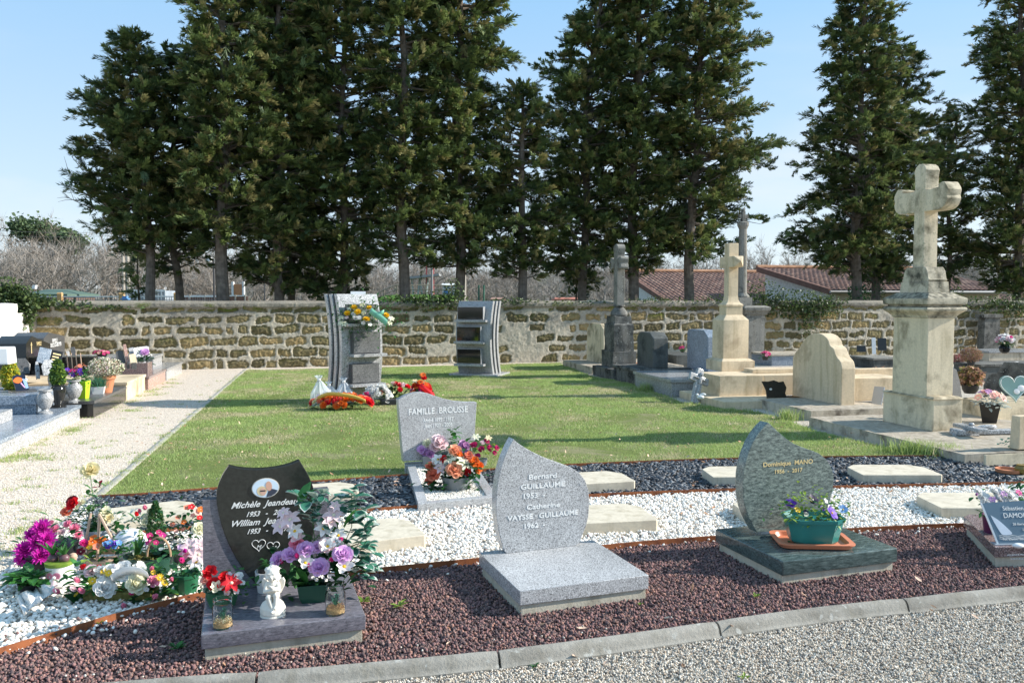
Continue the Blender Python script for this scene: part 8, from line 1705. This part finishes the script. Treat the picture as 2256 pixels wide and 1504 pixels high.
def clearm():
    m = N('cellophane', .12, .8); t = m.n('BsdfTransparent'); t.inputs[0].default_value = (.9, .93, .95, 1); x = m.n('MixShader'); x.inputs[0].default_value = .38; m.col((.80, .85, .90))
    o = m.t.nodes['Material Output']; m.l(t.outputs[0], x.inputs[1]); m.l(m.b.outputs[0], x.inputs[2]); m.l(x.outputs[0], o.inputs[0]); return m.mat
M['cellophane'] = clearm()
for i, (px, py, tx, ty, wd, lab) in enumerate([(708, 896, 703, 829, 40, 'leftmost clear cellophane-wrapped bouquet at the pillar foot'), (730, 892, 725, 842, 36, 'middle clear cellophane-wrapped bouquet at the pillar foot'), (762, 892, 757, 834, 38, 'rightmost clear cellophane-wrapped bouquet in front of the pillar')]):
    r = arrangement('wrapped_bouquet', lab, 'bouquet', px, py, 0, 0, 'cellophane-wrapped bouquets'); k = kr(r); g = random.Random(i)
    h = (py-ty)*k; dx = (tx-px)*k; prof = [(.55, 0), (.8, .22), (.75, .5), (.3, .78), (.08, .86), (.35, 1.0)]
    rings = [[(dx*t**2+wd/1.7*k*q*(1+.25*math.sin(j*2.6+i+t*3))*math.cos(6.283*j/18), wd/1.7*k*q*(1+.25*math.sin(j*2.6+t*5))*math.sin(6.283*j/18), h*t+.02*(q > .5)*math.sin(j*1.7)) for j in range(18)] for q, t in prof]
    G().loft(rings, False).obj('wrapping', M['cellophane'], r, smooth=False); foliage(r, (0, 0, .02), (wd*.4*k, wd*.3*k, h*.4), 30, 12*k, 'leaf', 50+i)
    for j in range(9): bloom('carnation', ['white', 'lilac', 'creamwhite'][j % 3], r, (g.uniform(-.5, .5)*wd*.7*k, g.uniform(-.4, .2)*wd*.6*k, h*g.uniform(.15, .42)), 5.5*k)
    G().tube([(dx*.7, 0, h*.84), (dx*.8+.02, -.02, h*.9)], .012, 6).sphere((dx*.75, -.02, h*.86), (.03, .02, .018), 8, 6).obj('bow', M['white'], r)
# flowers on top of the pillar
Yc = C1.location.y-.06
r = thing('funeral_spray', 'yellow and white flower spray with a pale green ribbon draped over the pillar shelf', 'flower spray', PY(800, 712, Yc), R(15)); k = kr(r)
leafspray(r, [(775, 700, 50, 150), (810, 700, 56, 190), (840, 705, 36, 110), (800, 687, 50, 80), (762, 708, 30, 50), (800, 718, 50, 100)], 'leaf', 111, 12, .34, dy=(-.12, .04)); leafspray(r, [(800, 715, 70, 60)], 'leaf_dark', 112, 11, .3, dy=(-.1, .05)); ferns(r, tuple(px_in(r, 800, 712, -.1)), 12, .2, 'leaf', 17)
blooms_px(r, [('rose', 'yellow', 765, 690, 12, -.12), ('rose', 'yellow', 780, 677, 12, -.08), ('rose', 'yellow', 788, 687, 13, -.14), ('rose', 'yellow', 807, 703, 13, -.18), ('rose', 'yellow', 813, 678, 11, -.1), ('rose', 'yellow', 851, 694, 11, -.1), ('carnation', 'white', 780, 700, 14, -.15), ('carnation', 'white', 790, 702, 13, -.17), ('mum', 'white', 778, 692, 11, -.13), ('carnation', 'creamwhite', 800, 690, 11, -.12), ('lily', 'creamwhite', 752, 700, 14, -.1), ('lily', 'creamwhite', 758, 714, 16, -.12), ('lily', 'creamwhite', 750, 712, 13, -.1), ('lily', 'paleyellow', 798, 672, 13, -.08), ('lily', 'creamwhite', 862, 702, 14, -.1), ('lily', 'creamwhite', 858, 712, 13, -.1), ('rose', 'creamwhite', 828, 700, 10, -.15), ('rose', 'creamwhite', 820, 690, 10, -.13), ('lily', 'creamwhite', 770, 680, 12, -.06), ('blossom', 'white', 800, 712, 8, -.18), ('blossom', 'white', 815, 715, 8, -.18), ('blossom', 'palepink', 764, 700, 8, -.13)])
ribbon(r, [(px_in(r, a, b, -.24), (.3, -.2, .9)) for a, b in curve([(816, 684), (826, 692), (836, 698), (846, 706), (852, 712)], 3)], 13*k, 'leaf_silk', 'green_ribbon'); ribbon(r, [(px_in(r, a, b, -.24), (.1, -.2, 1)) for a, b in ((824, 704), (826, 694), (838, 690), (846, 686))], 9*k, 'leaf_silk', 'green_ribbon')
for o in r.children:
    if o.name.startswith('green_ribbon'): o.data.materials[0] = plain('sea_green_satin', (.20, .50, .36), .45, .4, .05)
